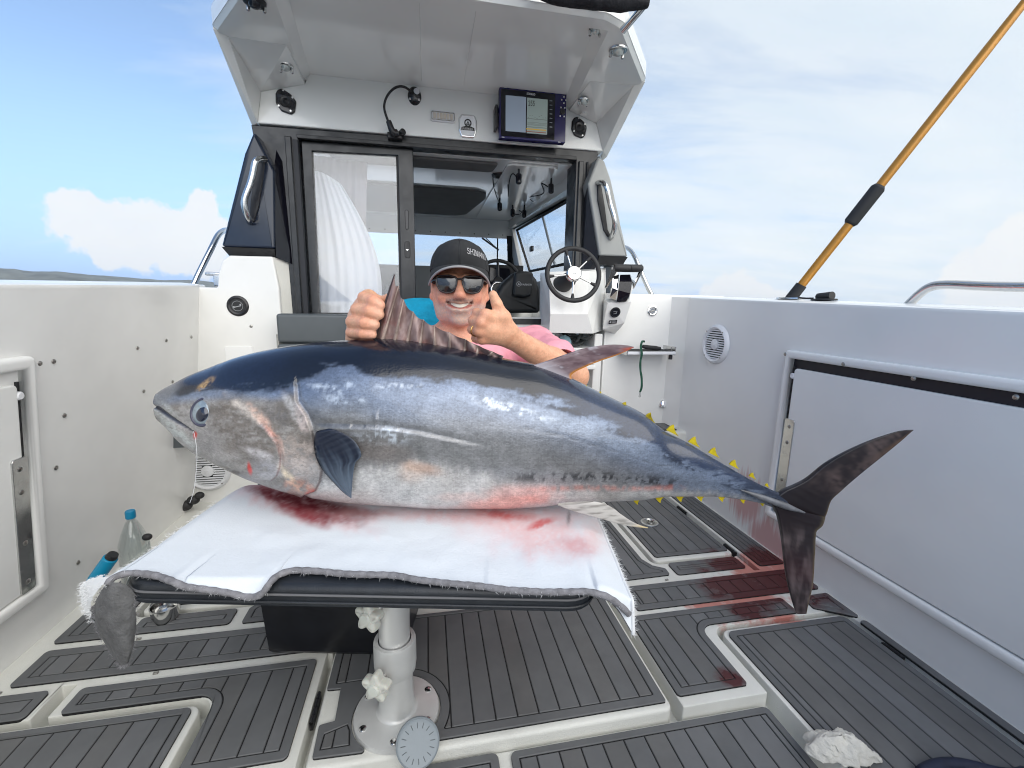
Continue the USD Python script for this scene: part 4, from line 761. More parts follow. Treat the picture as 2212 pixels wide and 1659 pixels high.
part(ff, 'bracket', cat(put(box((-W_/2-.016, -H_*.28, -.075), (-W_/2-.004, H_*.18, -.012), .003), Fs), put(disc(.018, 0, .016, 14, .003), frame(ctr-Fs[:3, 0]*(W_/2+.018)+Fs[:3, 1]*H_*.08-nrm*.03, (0, 1, 0), Fs[:3, 0]))), 'black_plastic', 30)
part(ff, 'bezel', put(slab(rrect(-W_/2+.008, -H_/2+.01, W_/2-.055, H_/2-.008, .004), -.001, .0012, .0008, 1), Fs), 'black_gloss', 30)
def scr(name, a, b, c, h, poly=None):
    (x0, y0), (x1, y1) = sxy(*a), sxy(*b); nm = f'screen_{name}'
    if nm not in M: look(nm, tuple(q*.5 for q in c), .25, emission_color=c, emission_strength=.14)
    return put(box((x0, y0, h), (x1, y1, h+.0003)), Fs), nm
for nm, a, b, c, h in (('left', (752, 872), (935, 1215), (.33, .40, .50), .0013), ('right', (948, 895), (1130, 1235), (.34, .42, .40), .0013), ('yellow', (938, 1175), (1122, 1200), (.75, .45, .02), .0017), ('red', (936, 1200), (1120, 1222), (.30, .05, .03), .0017), ('bottom', (936, 1222), (1120, 1236), (.03, .03, .05), .0017)):
    m_, k_ = scr(nm, a, b, c, h); part(ff, 'screen', m_, k_, False)
for v, w in ((1085, 1.2), (1118, .8), (1130, .6), (1140, .8), (1160, 1)):
    (x0, y0), (x1, y1) = sxy(940, v), sxy(1130, v+8); part(ff, 'trace', put(box((x0, y0-.0006*w, .0017), (x1, y0+.0006*w, .0019)), Fs), 'logo_dark', False)
rq = np.random.default_rng(5)
for k in range(9): (x0, y0) = sxy(948+k*20+rq.random()*8, 1060+rq.random()*26); part(ff, 'trace', put(box((x0, y0, .0017), (x0+.004+.003*rq.random(), y0+.0012, .0019)), Fs), 'logo_dark', False)
t = meshkit.text_mesh('155', .02, .0003, True); (x0, y0), (x1, y1) = sxy(955, 968), sxy(1018, 925); t.apply_scale((x1-x0)/t.bounds[1, 0]); t.vertices[:, 1] *= (y1-y0)/t.bounds[1, 1]; part(ff, 'depth_number', put(t, Fs @ trimesh.transformations.translation_matrix((x0, y0, .0018))), 'logo_dark', False)
t = meshkit.text_mesh('SIMRAD', .01, .0003, True); (x0, y0), (x1, y1) = sxy(943, 868), sxy(1022, 848); t.apply_scale((x1-x0)/t.bounds[1, 0]); t.vertices[:, 1] *= .7*(y1-y0)/t.bounds[1, 1]; part(ff, 'lettering', put(t, Fs @ trimesh.transformations.translation_matrix((x0, y0, .0014))), 'logo_white', False)
for k in range(7): (x0, y0) = sxy(1155, 920+k*40); part(ff, 'menu_mark', put(box((x0, y0, .0012), (x0+.012, y0-.003, .0015)), Fs), 'logo_grey', False)
for (u, v) in ((1285, 888), (1265, 914), (1302, 918), (1285, 945), (1258, 985), (1293, 988), (1251, 1063), (1287, 1067)):
    x0, y0 = sxy(u, v); part(ff, 'button', put(disc(.0035, 0, .0025, 10, .001), Fs @ trimesh.transformations.translation_matrix((x0, y0, 0))), 'logo_white', False)
x0, y0 = sxy(1272, 1025); part(ff, 'dial_pad', put(disc(.013, 0, .006, 20, .002), Fs @ trimesh.transformations.translation_matrix((x0, y0, 0))), 'black_plastic', 40)
for q in ((750, 803), (1285, 860), (728, 1256), (1243, 1302)):
    x0, y0 = sxy(*q); part(ff, 'corner_mark', put(box((x0-.006, y0-.001, .0), (x0+.006, y0+.001, .001)), Fs @ trimesh.transformations.translation_matrix((0, 0, 0))), 'logo_white', False)
# round lamps and eyes under the roof
def eye(p, lab, dark, r=.032, n=(0, 0, -1.)):
    t = thing('deck_light', p, lab, 'light', 'small round lights under the roof'); Fe = frame(p, (1, 0, 0), n)
    part(t, 'flange', put(lathe([(r*.55, .006), (r*.8, .008), (r, .005), (r*1.03, 0)], 26), Fe), 'steel' if not dark else 'black_plastic', 45)
    part(t, 'lens', put(lathe([(1e-4, .020), (r*.3, .019), (r*.5, .015), (r*.58, .006)], 22), Fe), 'lens_clear' if not dark else 'black_gloss', 50)
    for s in (-1, 1): part(t, 'foot', put(disc(.0055, .004, .022, 10, .002), Fe @ trimesh.transformations.translation_matrix((s*r*.72, -r*.42, 0))), 'steel', 40)
eye(onz(*zT(765, 615), ZR-.014), 'steel round light under the roof wing nearest the port tweeter', False, .030)
eye(onz(*zT(475, 12), ZR-.002), 'black round light at the port edge of the roof underside', True, .034)
eye(onz(*zU(1580, 255), 1.9195), 'round clear light under the roof closest to its rear edge', False, .025)
eye(onz(*zU(1782, 455), ZR-.001), 'largest round clear light on the starboard roof wing', False, .034)
eye(onz(*zU(1467, 915), ZR-.016), 'round clear light just above the tweeter beside the fishfinder', False, .027)
for c, q in ((zT, (730, 785)), (zU, (1465, 1045))): part(roof, 'plug', put(disc(.017, -.004, .003, 20, .001), frame(onz(*c(*q), 1.868), (1, 0, 0), (0, 0, -1))), 'gelcoat_roof', 40)
# rolled canvas and its bow over the roof's rear edge
cv = thing('bimini', (.78, 1.4, 2.0), 'rolled black canvas awning above the rear edge of the roof', 'awning')
Pc = np.array([ony(u, v, 1.50) for u, v in ((1150, -38), (1215, -10), (1290, 0), (1360, 6), (1398, 5))]); mc = tube(spline(Pc, 8), np.r_[np.linspace(.030, .026, 25), np.linspace(.026, .017, 8)], 14); mc.vertices += (meshkit.fbm(mc.vertices*24, 4)[:, None]-.5)*np.array([.014, .014, .020])
part(cv, 'canvas', mc, 'canvas_black', True); part(cv, 'bow', tube([ony(1410, -30, 1.50), ony(1389, 14, 1.52), ony(1345, 66, 1.60)], .0125, 12), 'steel', 50)
# ================================================================ GUNWALE HARDWARE
def rail(pts, r, lab, grp=None):
    t = thing('grab_rail', pts[0], lab, 'rail', grp); part(t, 'tube', tube(spline(np.array(pts), 8), r, 14), 'steel', 60)
    part(t, 'foot', put(lathe([(1e-4, .008), (r*1.1, .008), (r*2, .003), (r*2.1, 0)], 18), frame(pts[0]-np.array([0, 0, .004]), (1, 0, 0), (0, 0, 1))), 'steel', 40); return t
yb = 1.14; rail([onx(1958, 662, 1.47), onx(1985, 636, 1.47), onx(2012, 619, 1.47), onx(2040, 615, 1.47), onx(2100, 617, 1.47), onx(2212, 620, 1.47), onx(2420, 628, 1.47)], .0128, 'thick stainless rail on the starboard gunwale behind the rod')
rail([ony(418, 617, 2.45), ony(442, 566, 2.5), ony(458, 534, 2.55), ony(470, 510, 2.62), ony(480, 500, 2.7), ony(492, 498, 2.85), ony(560, 500, 3.6)], .014, 'stainless rail rising from the port gunwale beside the dark corner')
rail([ony(1408, 637, 2.55), ony(1392, 604, 2.6), ony(1376, 566, 2.66), ony(1366, 546, 2.72), ony(1355, 536, 2.8), ony(1335, 532, 2.95)], .014, 'stainless rail rising from the starboard gunwale behind the throttle')
cp = ony(470, 616, 2.35); cl_ = thing('cleat', cp, 'small stainless pull up cleat on the port gunwale', 'cleat'); part(cl_, 'post', box(cp+[-.012, -.012, -.01], cp+[.018, .012, .045], .004), 'steel', 40); part(cl_, 'horn', box(cp+[-.045, -.012, .043], cp+[.022, .012, .060], .006), 'steel', 40)
# rod in its holder
rx = 1.452; rb = onx(1708, 640, rx); rb[2] = gz(rb[1])+.006
rt = ony(2222, -6, rb[1]-.35); ax = rt-rb; Lr = np.linalg.norm(ax); ax /= Lr
def onrod(u, v):     # nearest point of the rod's axis to a sight line
    d = sight(u, v); d /= np.linalg.norm(d); A = np.array([[1, -ax @ d], [ax @ d, -1]]); s = np.linalg.solve(np.array([[ax @ ax, -ax @ d], [ax @ d, -d @ d]]), [(EYE-rb) @ ax, (EYE-rb) @ d])[0]; return s
s1, s2, s3 = onrod(1724, 612), onrod(1832, 484), onrod(1898, 400)
rod = thing('fishing_rod', rb, 'amber fishing rod with a black foam grip standing in the gunwale holder', 'fishing rod')
part(rod, 'blank', tube([rb+ax*s for s in (-.1, .3, .9, Lr, Lr+.7)], [.0165, .016, .0148, .0125, .009], 14), 'gold_rod', 60)
part(rod, 'butt_grip', tube([rb-ax*.12, rb+ax*s1], [.0225, .0205], 16), 'foam_black', 50); part(rod, 'foam_grip', tube([rb+ax*s2, rb+ax*(s2+.01), rb+ax*(s3-.01), rb+ax*s3], [.0175, .0235, .0235, .0175], 16), 'foam_black', 60)
rh = thing('rod_holder', rb, 'oval stainless rod holder flange on the starboard gunwale with its rubber cap beside it', 'rod holder')
part(rh, 'flange', put(slab(sg.Point(0, 0).buffer(1).simplify(.001).buffer(0), 0, .006, .0, 1) if False else slab(affinity.scale(sg.Point(0, 0).buffer(1, quad_segs=12), .040, .062), 0, .007, .003, 2), frame(rb+[0, 0, 0], (1, 0, 0), (0, 0, 1))), 'steel', 40)
cpx = onx(1780, 645, 1.44); cpx[2] = gz(cpx[1])+.006
part(rh, 'cap', cat(put(slab(affinity.scale(sg.Point(0, 0).buffer(1, quad_segs=10), .030, .050), 0, .006, .002, 1), frame(cpx, (1, 0, 0), (0, 0, 1))), tube([cpx+[0, .025, .012], cpx+[0, -.032, .017]], .0145, 12)), 'black_rubber', 40)
part(rh, 'tether', tube(spline(np.array([rb+[-.01, -.05, .008], (rb+cpx)/2+[-.02, 0, .006], cpx+[0, .045, .008]]), 6), .0035, 8), 'black_rubber', 40)
pb = onp(28, 611, PL, NL)+np.array([-.09, 0, 0]); pb[2] = gz(pb[1])+.004
r2 = thing('rod_holder', pb, 'dark rod holder with a cap on the port gunwale at the hill side', 'rod holder'); part(r2, 'flange', put(slab(affinity.scale(sg.Point(0, 0).buffer(1, quad_segs=12), .040, .060), 0, .008, .003, 2), frame(pb, (1, .0, 0), (0, 0, 1))), 'black_rubber', 40)
part(r2, 'cap', hull([pb+[-.02, -.075, .006], pb+[.02, -.075, .006], pb+[.015, -.01, .006], pb+[-.015, -.01, .006], pb+[0, -.055, .055], pb+[.01, -.07, .05]]), 'black_rubber', False)
# ================================================================ MATERIALS WITH PAINTED-IN PATTERN (skin, fish, cloth): colour comes with the mesh
def painted(name, rough, metal=0., spec=.5, bump=0., bscale=150., bdist=.001, sss=0., coat=0., voro=0., rvar=0., transl=0., rough_attr=None, bmap=None, flake=0.):
    n = {'a': ('attribute', {'attribute': 'col'}), 'p': ('principled_bsdf', {'roughness': rough, 'metallic': metal, 'specular_ior_level': spec, 'coat_weight': coat, 'coat_roughness': .06, 'subsurface_weight': sss, 'subsurface_radius': (1., .35, .2), 'subsurface_scale': .006}), 'g': ('geometry', {})}
    l = [('a.color', 'p.base_color')]
    if rough_attr:
        n['ra'] = ('attribute', {'attribute': rough_attr}); n['rm'] = ('map_range', {'from_min': 0., 'from_max': 1., 'to_min': rough[0] if isinstance(rough, tuple) else rough, 'to_max': rough[1] if isinstance(rough, tuple) else rough}); n['p'][1]['roughness'] = .3
        n['mm'] = ('map_range', {'from_min': 0., 'from_max': 1., 'to_min': metal[0] if isinstance(metal, tuple) else metal, 'to_max': metal[1] if isinstance(metal, tuple) else metal}); n['p'][1]['metallic'] = 0.
        l += [('ra.fac', 'rm.value'), ('rm.result', 'p.roughness'), ('ra.fac', 'mm.value'), ('mm.result', 'p.metallic')]
    if bump:
        n['b'] = ('noise_texture', {'scale': bscale, 'detail': 4, 'roughness': .6}); n['bm'] = ('bump', {'strength': bump, 'distance': bdist}); src = 'b.fac'; l += [('bm.normal', 'p.normal')]
        if bmap is not None:
            n['mp'] = ('mapping', {'scale': bmap, 'rotation': (0, 0, yaw)}); l += [('g.position', 'mp.vector'), ('mp.vector', 'b.vector')]
        else: l += [('g.position', 'b.vector')]
        if voro:
            n['v'] = ('voronoi_texture', {'scale': voro}); n['ad'] = ('math', {'math_type': 'add'}); l += [(('mp.vector' if bmap is not None else 'g.position'), 'v.vector'), ('v.distance', 'ad.value1'), ('b.fac', 'ad.value2')]; src = 'ad.value'
        l.append((src, 'bm.height'))
    out = 'p.BSDF'
    if flake:
        n['fv'] = ('voronoi_texture', {'scale': 260., 'randomness': .8}); n['fn'] = ('noise_texture', {'scale': 90., 'detail': 5, 'roughness': .65}); n['fs'] = ('separate_color', {}); n['fa'] = ('math', {'math_type': 'add'}); n['fr'] = ('map_range', {'from_min': .4, 'from_max': 1.6, 'to_min': 1-flake, 'to_max': 1+flake}); n['fx'] = ('vector_math', {'math_type': 'scale'})
        l = [(a, b) for a, b in l if b != 'p.base_color']; vs = 'mp.vector' if bmap is not None else 'g.position'
        l += [(vs, 'fv.vector'), (vs, 'fn.vector'), ('fv.color', 'fs.color'), ('fs.r', 'fa.value1'), ('fn.fac', 'fa.value2'), ('fa.value', 'fr.value'), ('a.color', 'fx.vector1'), ('fr.result', 'fx.scale'), ('fx.vector', 'p.base_color')]
    if transl:
        n['t'] = ('translucent_bsdf', {}); n['mx'] = ('mix_closure', {'fac': transl}); l += [('a.color', 't.color'), ('p.BSDF', 'mx.closure1'), ('t.BSDF', 'mx.closure2')]; out = 'mx.closure'
    M[name] = usdkit.material(stage, '/World/Looks/'+name, n, l, surface=out)
def lin(*c): return np.array([((x/255.+.055)/1.055)**2.4 if x > 10 else x/255./12.92 for x in c])
def smooth01(x): x = np.clip(x, 0, 1); return x*x*(3-2*x)
def mixc(a, b, t): t = np.asarray(t)[..., None]; return a*(1-t)+b*t
def fb(u, v, su, sv, seed=0, o=4):
    a, b = u/su, v/sv; out = 0; t = 0.
    for k in range(o):      # octaves turned against one another, so that no weave shows
        c, s = math.cos(.5+k*1.1), math.sin(.5+k*1.1); w = .5**(k+1); t += w
        x, y = (c*a-s*b, s*a+c*b) if k else (a, b)
        out = out+w*meshkit.noise(np.stack([x*2**k+k*7.3, y*2**k+.35*np.sin(x*1.7*2**k+seed), np.zeros_like(a)+seed*3.7+k*.37], -1), seed+k)
    return out/t
def blob(u, v, c, r, ang=0., soft=.5, nz=0., k=None):
    a = math.radians(ang); x, y = u-c[0], v-c[1]; xx = x*math.cos(a)+y*math.sin(a); yy = -x*math.sin(a)+y*math.cos(a)
    d = np.sqrt((xx/r[0])**2+(yy/r[1])**2)
    if nz: d = d+nz*(fb(u, v, 26, 26, 11 if k is None else k)-.5)
    return smooth01((1+soft-d)/(2*soft))
# ================================================================ THE TUNA
z1 = zoom(440, 1050, 1340); z2 = zoom(1200, 1050, 2100, 2133); z3 = zoom(2000, 1250, 3000)
D0 = .985
topT = np.array([z1(*q) for q in ((110, 572), (128, 528), (160, 500), (200, 470), (300, 420), (430, 355), (600, 290), (800, 215), (1000, 165), (1250, 120), (1500, 92), (1700, 80))]+[z2(*q) for q in ((0, 65), (200, 80), (400, 105), (600, 140), (800, 180), (1000, 225), (1200, 264), (1400, 335), (1600, 430), (1800, 530), (2000, 630))]+[z3(*q) for q in ((250, 268), (400, 345), (560, 440), (700, 522), (850, 607), (1000, 682), (1100, 722), (1200, 778), (1290, 835))])
botT = np.array([z1(*q) for q in ((94, 618), (104, 655), (130, 683), (230, 770), (350, 890), (450, 970), (600, 1050), (750, 1125), (900, 1190), (1050, 1245), (1200, 1290), (1400, 1330), (1700, 1370), (2100, 1392))]+[z2(*q) for q in ((400, 1355), (900, 1358), (1200, 1345), (1400, 1325), (1600, 1310), (2000, 1290))]+[z3(*q) for q in ((300, 737), (600, 737), (800, 757), (950, 787), (1060, 825), (1200, 862), (1290, 880))])
from scipy.interpolate import PchipInterpolator
vt = PchipInterpolator(topT[:, 0], topT[:, 1]); vb = PchipInterpolator(botT[:, 0], botT[:, 1])
ua, ub = z1(97, 600)[0], z3(1285, 850)[0]
NS, NR_ = 640, 236
tt = np.linspace(0, 1, NS); us = ua+(ub-ua)*(tt**1.22*.55+tt*.45)
ph = np.arange(NR_)/NR_*2*math.pi
S_ = (us-1106)/FOC*D0
def zat(u, v): 
    d = np.stack([sight(a, b) for a, b in zip(u, v)]); k = D0/(d @ HF); return EYE[2]+d[:, 2]*k
uT = np.clip(us, topT[0, 0], None)
zt_ = zat(us, vt(uT)); zb_ = zat(us, vb(np.clip(us, botT[0, 0], botT[-1, 0])))
wr_ = np.interp(tt, [0, .05, .15, .3, .5, .7, .85, .93, 1], [.55, .60, .66, .70, .72, .68, .60, .55, .40])
w_ = (zt_-zb_)/2*wr_
def build_fish(zt, zb, w):
    zc, h = (zt+zb)/2, (zt-zb)/2
    c, s = np.cos(ph), np.sin(ph)
    n = D0 - w[:, None]*np.sign(c)*np.abs(c)**.92; z = zc[:, None]+h[:, None]*np.sign(s)*np.abs(s)**1.0
    return HS*S_[:, None, None]+HF*n[..., None]+np.array([0, 0, 1.])*z[..., None]
for it in range(14):
    P = build_fish(zt_, zb_, w_); q = project(P.reshape(-1, 3)).reshape(NS, NR_, 2)
    i0, i1 = q[..., 1].argmin(1), q[..., 1].argmax(1); r = np.arange(NS)
    et = vt(np.clip(q[r, i0, 0], topT[0, 0], topT[-1, 0]))-q[r, i0, 1]; eb = vb(np.clip(q[r, i1, 0], botT[0, 0], botT[-1, 0]))-q[r, i1, 1]
    zt_ = zt_-.8*et/FOC*D0; zb_ = zb_-.8*eb/FOC*D0
    from scipy.ndimage import gaussian_filter1d
    zt_ = gaussian_filter1d(zt_, 1.2, mode='nearest'); zb_ = gaussian_filter1d(zb_, 1.2, mode='nearest'); w_ = gaussian_filter1d((zt_-zb_)/2*wr_, 3, mode='nearest')
TAB = zb_.min()-.004                     # top of the towel under the belly
P = build_fish(zt_, zb_, w_)
V = P.reshape(-1, 3); nn = (V @ HF)-D0; Vm = V - HF*np.where(nn > 0, 2*nn, 0)[:, None]
q = project(Vm); U_, Q_ = q[:, 0], q[:, 1]
def polydist(u, v, pts):
    pts = np.array(pts); best = np.full(len(u), 1e9); par = np.zeros(len(u)); sgn = np.zeros(len(u)); L = 0
    tot = np.linalg.norm(np.diff(pts, axis=0), axis=1).sum()
    for a, b in zip(pts[:-1], pts[1:]):
        d = b-a; l = np.linalg.norm(d); t = np.clip(((u-a[0])*d[0]+(v-a[1])*d[1])/l**2, 0, 1); x, y = u-a[0]-t*d[0], v-a[1]-t*d[1]; e = np.hypot(x, y); m = e < best
        best = np.where(m, e, best); par = np.where(m, (L+t*l)/tot, par); sgn = np.where(m, np.sign(d[0]*(v-a[1])-d[1]*(u-a[0])), sgn); L += l
    return best, par, sgn
cen = (HS*S_[:, None]+HF*D0+np.array([0, 0, 1.])*((zt_+zb_)/2)[:, None]).repeat(NR_, 0)
inward = cen-V; inward /= np.maximum(np.linalg.norm(inward, axis=1, keepdims=True), 1e-6)
disp = np.zeros(len(V))
mouth = [z1(*p) for p in ((60, 592), (110, 600), (160, 622), (230, 675), (300, 722), (370, 765), (432, 802))]
md, mp_, _s = polydist(U_, Q_, mouth); mgroove = smooth01(1-md/np.interp(mp_, [0, .3, .8, 1], [6.5, 7.5, 4.5, 2.5]))
disp += .010*mgroove*np.interp(mp_, [0, .8, 1], [1, .7, .2])
jaw = [z1(*p) for p in ((432, 800), (480, 830), (470, 900), (440, 960))]; jd, _, _ = polydist(U_, Q_, jaw); disp += .0015*smooth01(1-jd/4)
operc = [z1(*p) for p in ((1235, 430), (1245, 560), (1320, 670), (1360, 780), (1385, 900), (1415, 1020), (1440, 1100), (1425, 1190), (1385, 1270), (1300, 1300))]
od, op_, os_ = polydist(U_, Q_, operc); _a = smooth01((os_*od+4)/8); disp += _a*-.0035*smooth01(1-od/26)+(1-_a)*.0045*smooth01(1-od/14)
preop = [z1(*p) for p in ((960, 740), (1030, 810), (1085, 900), (1115, 1000), (1110, 1080), (1085, 1150), (1040, 1190), (940, 1180))]
pd_, pp_, ps_ = polydist(U_, Q_, preop); _a = smooth01((ps_*pd_+4)/8); disp += _a*-.002*smooth01(1-pd_/18)+(1-_a)*.0040*smooth01(1-pd_/10)
grv = [z1(1390, 740), z1(1900, 755), z2(0, 722), z2(300, 762), z2(600, 825), z2(860, 882)]
gd_, gp_, gs_ = polydist(U_, Q_, grv); disp += .0045*smooth01(1-gd_/7)*np.interp(gp_, [0, .1, .8, 1], [.3, 1, .8, 0]) - .003*smooth01(1-gd_/40)*(gs_ > 0)*np.interp(gp_, [0, .1, .6, 1], [.3, 1, .6, 0])
latl = [z2(1090, 740), z2(1400, 800), z2(1800, 920), z2(2130, 1030), z3(300, 520)]; ld_, lp_, _ = polydist(U_, Q_, latl); disp += .0005*smooth01(1-ld_/3.5)
nearw = smooth01((.02-nn)/.04); disp *= nearw
eye_c = z1(505, 640); de = np.hypot((U_-eye_c[0]), (Q_-eye_c[1])); disp += .004*smooth01(1-de/30)*nearw
V2 = V+inward*disp[:, None]
# --- colours
t_ = (Q_-vt(np.clip(U_, topT[0, 0], topT[-1, 0])))/np.maximum(vb(np.clip(U_, botT[0, 0], botT[-1, 0]))-vt(np.clip(U_, topT[0, 0], topT[-1, 0])), 1)
B1 = np.array([(330, 862), (360, 858), (420, 852), (500, 846), (590, 850), (640, 836), (700, 806), (760, 801), (811, 822), (880, 827), (960, 829), (1070, 843), (1140, 858), (1240, 892), (1300, 917), (1385, 956), (1440, 985), (1500, 1015), (1600, 1055), (1740, 1110)])
b1 = np.interp(U_, B1[:, 0], B1[:, 1]); n1 = fb(U_, Q_, 52, 15, 1, 6)-.5; n2 = fb(U_, Q_, 9, 20, 2, 5)-.5; n3 = fb(U_, Q_, 60, 60, 3)-.5; nf = fb(U_, Q_, 7, 5, 4)-.5; nh = fb(U_, Q_, 34, 5, 16, 5)-.5
navy = lin(11, 15, 26); navy2 = lin(20, 31, 56); steel = lin(98, 114, 140); silver = lin(140, 149, 162); grey = lin(130, 130, 131); belly = lin(188, 186, 184); pink = lin(222, 158, 146); red = lin(190, 52, 46); brown = lin(112, 106, 101); white = lin(222, 222, 220); black = lin(22, 22, 24)
C = np.tile(grey, (len(V), 1))
tb = (Q_-b1)
up = smooth01(1-(tb-4)/120.); C = mixc(C, steel, .8*up); C = mixc(C, silver, .35*smooth01(1-np.abs(tb-26-30*n1)/34.)*smooth01((U_-690)/60))
B2 = np.array([(330, 2000), (600, 1120), (700, 1040), (780, 1010), (900, 1000), (1000, 1012), (1100, 1038), (1200, 1050), (1400, 1055), (1560, 1066), (1740, 1115)]); b2 = np.interp(U_, B2[:, 0], B2[:, 1])
C = mixc(C, mixc(belly[None], lin(180, 176, 172)[None], smooth01(.5+2*n3)), smooth01((Q_-b2+22*n2*2+14)/34))
bigs = smooth01((U_-1150)/120)*smooth01((1560-U_)/80)
back = smooth01((-(tb)+44*n1+20*nh+10*nf)/15.)
bluish = smooth01((U_-1120-60*n3)/160)*.75+smooth01((640-U_)/120)*.55
C = mixc(C, mixc(navy[None], mixc(navy2[None], lin(62, 76, 102)[None], bluish*.55*smooth01((U_-1100)/120)), np.clip(bluish+.5*n3, 0, 1)), back)
# dark mottled line under the bluish tail top, and dark specks along the flank
mot = smooth01(1-np.abs(tb-6*n1)/16.)*smooth01((U_-1050)/60)*smooth01((n1+.9*nf+.5*nh)*4+.25); C = mixc(C, lin(20, 27, 44), .8*mot)
m1 = np.array([z2(900, 1130), z2(1300, 1110), z2(1700, 1120), z2(2100, 1140), z3(300, 640)]); c1 = np.interp(U_, m1[:, 0], m1[:, 1])
spk = smooth01(1-np.abs(Q_-c1+12*n3)/20.)*smooth01((U_-m1[0, 0]+30)/120)*smooth01((1500-U_)/60)*smooth01((n2*1.6+nf*.8)*5+.42*smooth01((U_-1180)/80)); C = mixc(C, lin(38, 38, 42), .85*spk)
m2 = np.array([z2(1000, 1215), z2(1500, 1200), z2(2000, 1200), z3(430, 672)]); c2 = np.interp(U_, m2[:, 0], m2[:, 1]); C = mixc(C, lin(205, 112, 96), .5*smooth01(1-np.abs(Q_-c2+8*n1)/10.)*smooth01((U_-m2[0, 0])/90)*smooth01((m2[-1, 0]-U_)/30)*smooth01(.6+3*n2))
for c, r_, a, col, k in ((z2(960, 1310), (90, 13), -6, pink, .75), (z2(1100, 1240), (70, 16), 0, pink, .5), (z2(350, 1050), (40, 12), 10, lin(196, 150, 120), .5), (z1(2150, 1120), (30, 20), 0, lin(200, 170, 150), .4), (z2(640, 1270), (60, 10), 0, lin(215, 180, 170), .4)):
    C = mixc(C, col, k*blob(U_, Q_, c, r_, a, .6, .9))
# head
head = smooth01((np.where(os_ > 0, od, -od)+6)/12.)*(U_ < 700)*(1-back)
C = mixc(C, mixc(lin(150, 147, 145)[None], brown[None], smooth01(.5+3*n3+2.4*n1+1.5*nf)), head*smooth01((Q_-b1)/26))
for c, r_, a, col, k in ((z1(820, 760), (75, 52), 35, lin(100, 93, 88), .85), (z1(900, 950), (60, 26), 25, lin(106, 99, 94), .6), (z1(860, 640), (46, 10), 38, lin(208, 198, 190), .85), (z1(960, 690), (38, 9), 45, lin(214, 180, 164), .8), (z1(1040, 800), (24, 6), 55, lin(222, 166, 150), .8), (z1(1120, 930), (24, 6), 80, lin(218, 170, 154), .7), (z1(1215, 630), (34, 9), 60, lin(206, 204, 206), .85), (z1(1290, 720), (26, 11), 70, lin(206, 190, 186), .75), (z1(960, 980), (34, 8), 20, lin(198, 194, 196), .8), (z1(1250, 1000), (45, 40), 60, lin(190, 176, 168), .75), (z1(1100, 670), (28, 20), 40, lin(98, 98, 103), .6),
                       (z1(1200, 1180), (34, 7), 50, lin(222, 204, 176), .9), (z1(1270, 1230), (30, 14), 10, lin(196, 142, 122), .8), (z1(1360, 1275), (15, 7), -20, lin(170, 46, 40), .9), (z1(300, 800), (62, 9), 42, lin(176, 182, 180), .8), (z1(200, 590), (30, 7), 40, lin(166, 172, 172), .7), (z1(540, 880), (26, 26), 0, lin(112, 110, 112), .5), (z1(1000, 1100), (30, 26), 0, lin(160, 160, 166), .6),
                       (z1(1060, 440), (34, 12), 20, lin(40, 42, 66), .55)):
    C = mixc(C, col, k*blob(U_, Q_, c, r_, a, .6, 1.3)*smooth01(.75+1.6*nf+1.6*nh)*head if c[1] < 1e9 else 0)
C = mixc(C, lin(98, 100, 104), .8*blob(U_, Q_, z1(190, 500), (38, 22), -35, .5))
C = mixc(C, lin(8, 10, 22), .9*blob(U_, Q_, z1(385, 478), (30, 9), -18, .4, .5)); C = mixc(C, lin(176, 142, 92), .85*blob(U_, Q_, z1(530, 425), (24, 6.5), -38, .5, 1.1)*smooth01(.7+2.5*nf))
C = mixc(C, lin(196, 46, 38), .95*blob(U_, Q_, z1(872, 1085), (4.5, 13), -12, .5, 1.6)); C = mixc(C, lin(180, 52, 44), .9*blob(U_, Q_, z1(447, 828), (4, 8), 0, .5))
C = mixc(C, lin(30, 30, 44), .9*smooth01(mgroove*1.4)*nearw)
C = mixc(C, lin(70, 60, 60), .55*smooth01(1-od/4)*nearw*smooth01((op_-.0)/.05)*smooth01((1-op_)/.05)); C = mixc(C, lin(120, 74, 68), .6*smooth01(1-pd_/2.6)*nearw); C = mixc(C, lin(84, 86, 92), .6*smooth01(1-gd_/3.5)*nearw*np.interp(gp_, [0, .8, 1], [1, .8, 0])); C = mixc(C, lin(90, 92, 96), .4*smooth01(1-ld_/2.)*nearw)
# bright scuffs behind the shoulder
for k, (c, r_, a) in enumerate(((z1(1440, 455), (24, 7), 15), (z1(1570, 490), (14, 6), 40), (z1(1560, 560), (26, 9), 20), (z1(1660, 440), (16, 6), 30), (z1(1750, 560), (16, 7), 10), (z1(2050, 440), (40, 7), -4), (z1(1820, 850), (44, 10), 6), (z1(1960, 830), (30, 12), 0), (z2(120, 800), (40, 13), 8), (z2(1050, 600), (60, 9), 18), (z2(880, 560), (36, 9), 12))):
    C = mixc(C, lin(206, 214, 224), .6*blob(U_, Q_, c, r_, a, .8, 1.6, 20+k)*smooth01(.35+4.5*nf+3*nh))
C = mixc(C, lin(120, 108, 100), .5*blob(U_, Q_, z1(1900, 960), (60, 22), 6, .6, .8)); C = mixc(C, lin(58, 60, 66), .4*blob(U_, Q_, z1(1420, 700), (34, 14), 30, .6, .8))
pedun = smooth01((U_-1560)/120); C = mixc(C, lin(50, 52, 58), .6*pedun*smooth01(.6+3*n1)); C = mixc(C, lin(26, 34, 52), .7*pedun*smooth01((.45-t_)/.2))
scl = np.sin((U_+.45*Q_)/1.35)*np.sin((U_-.45*Q_)/1.35)*smooth01((U_-660)/80)*(1-back)
nv = fb(U_+.28*Q_, Q_, 4.0, 12, 18, 2)-.5; nm_ = fb(U_, Q_, 26, 22, 19, 5)-.5
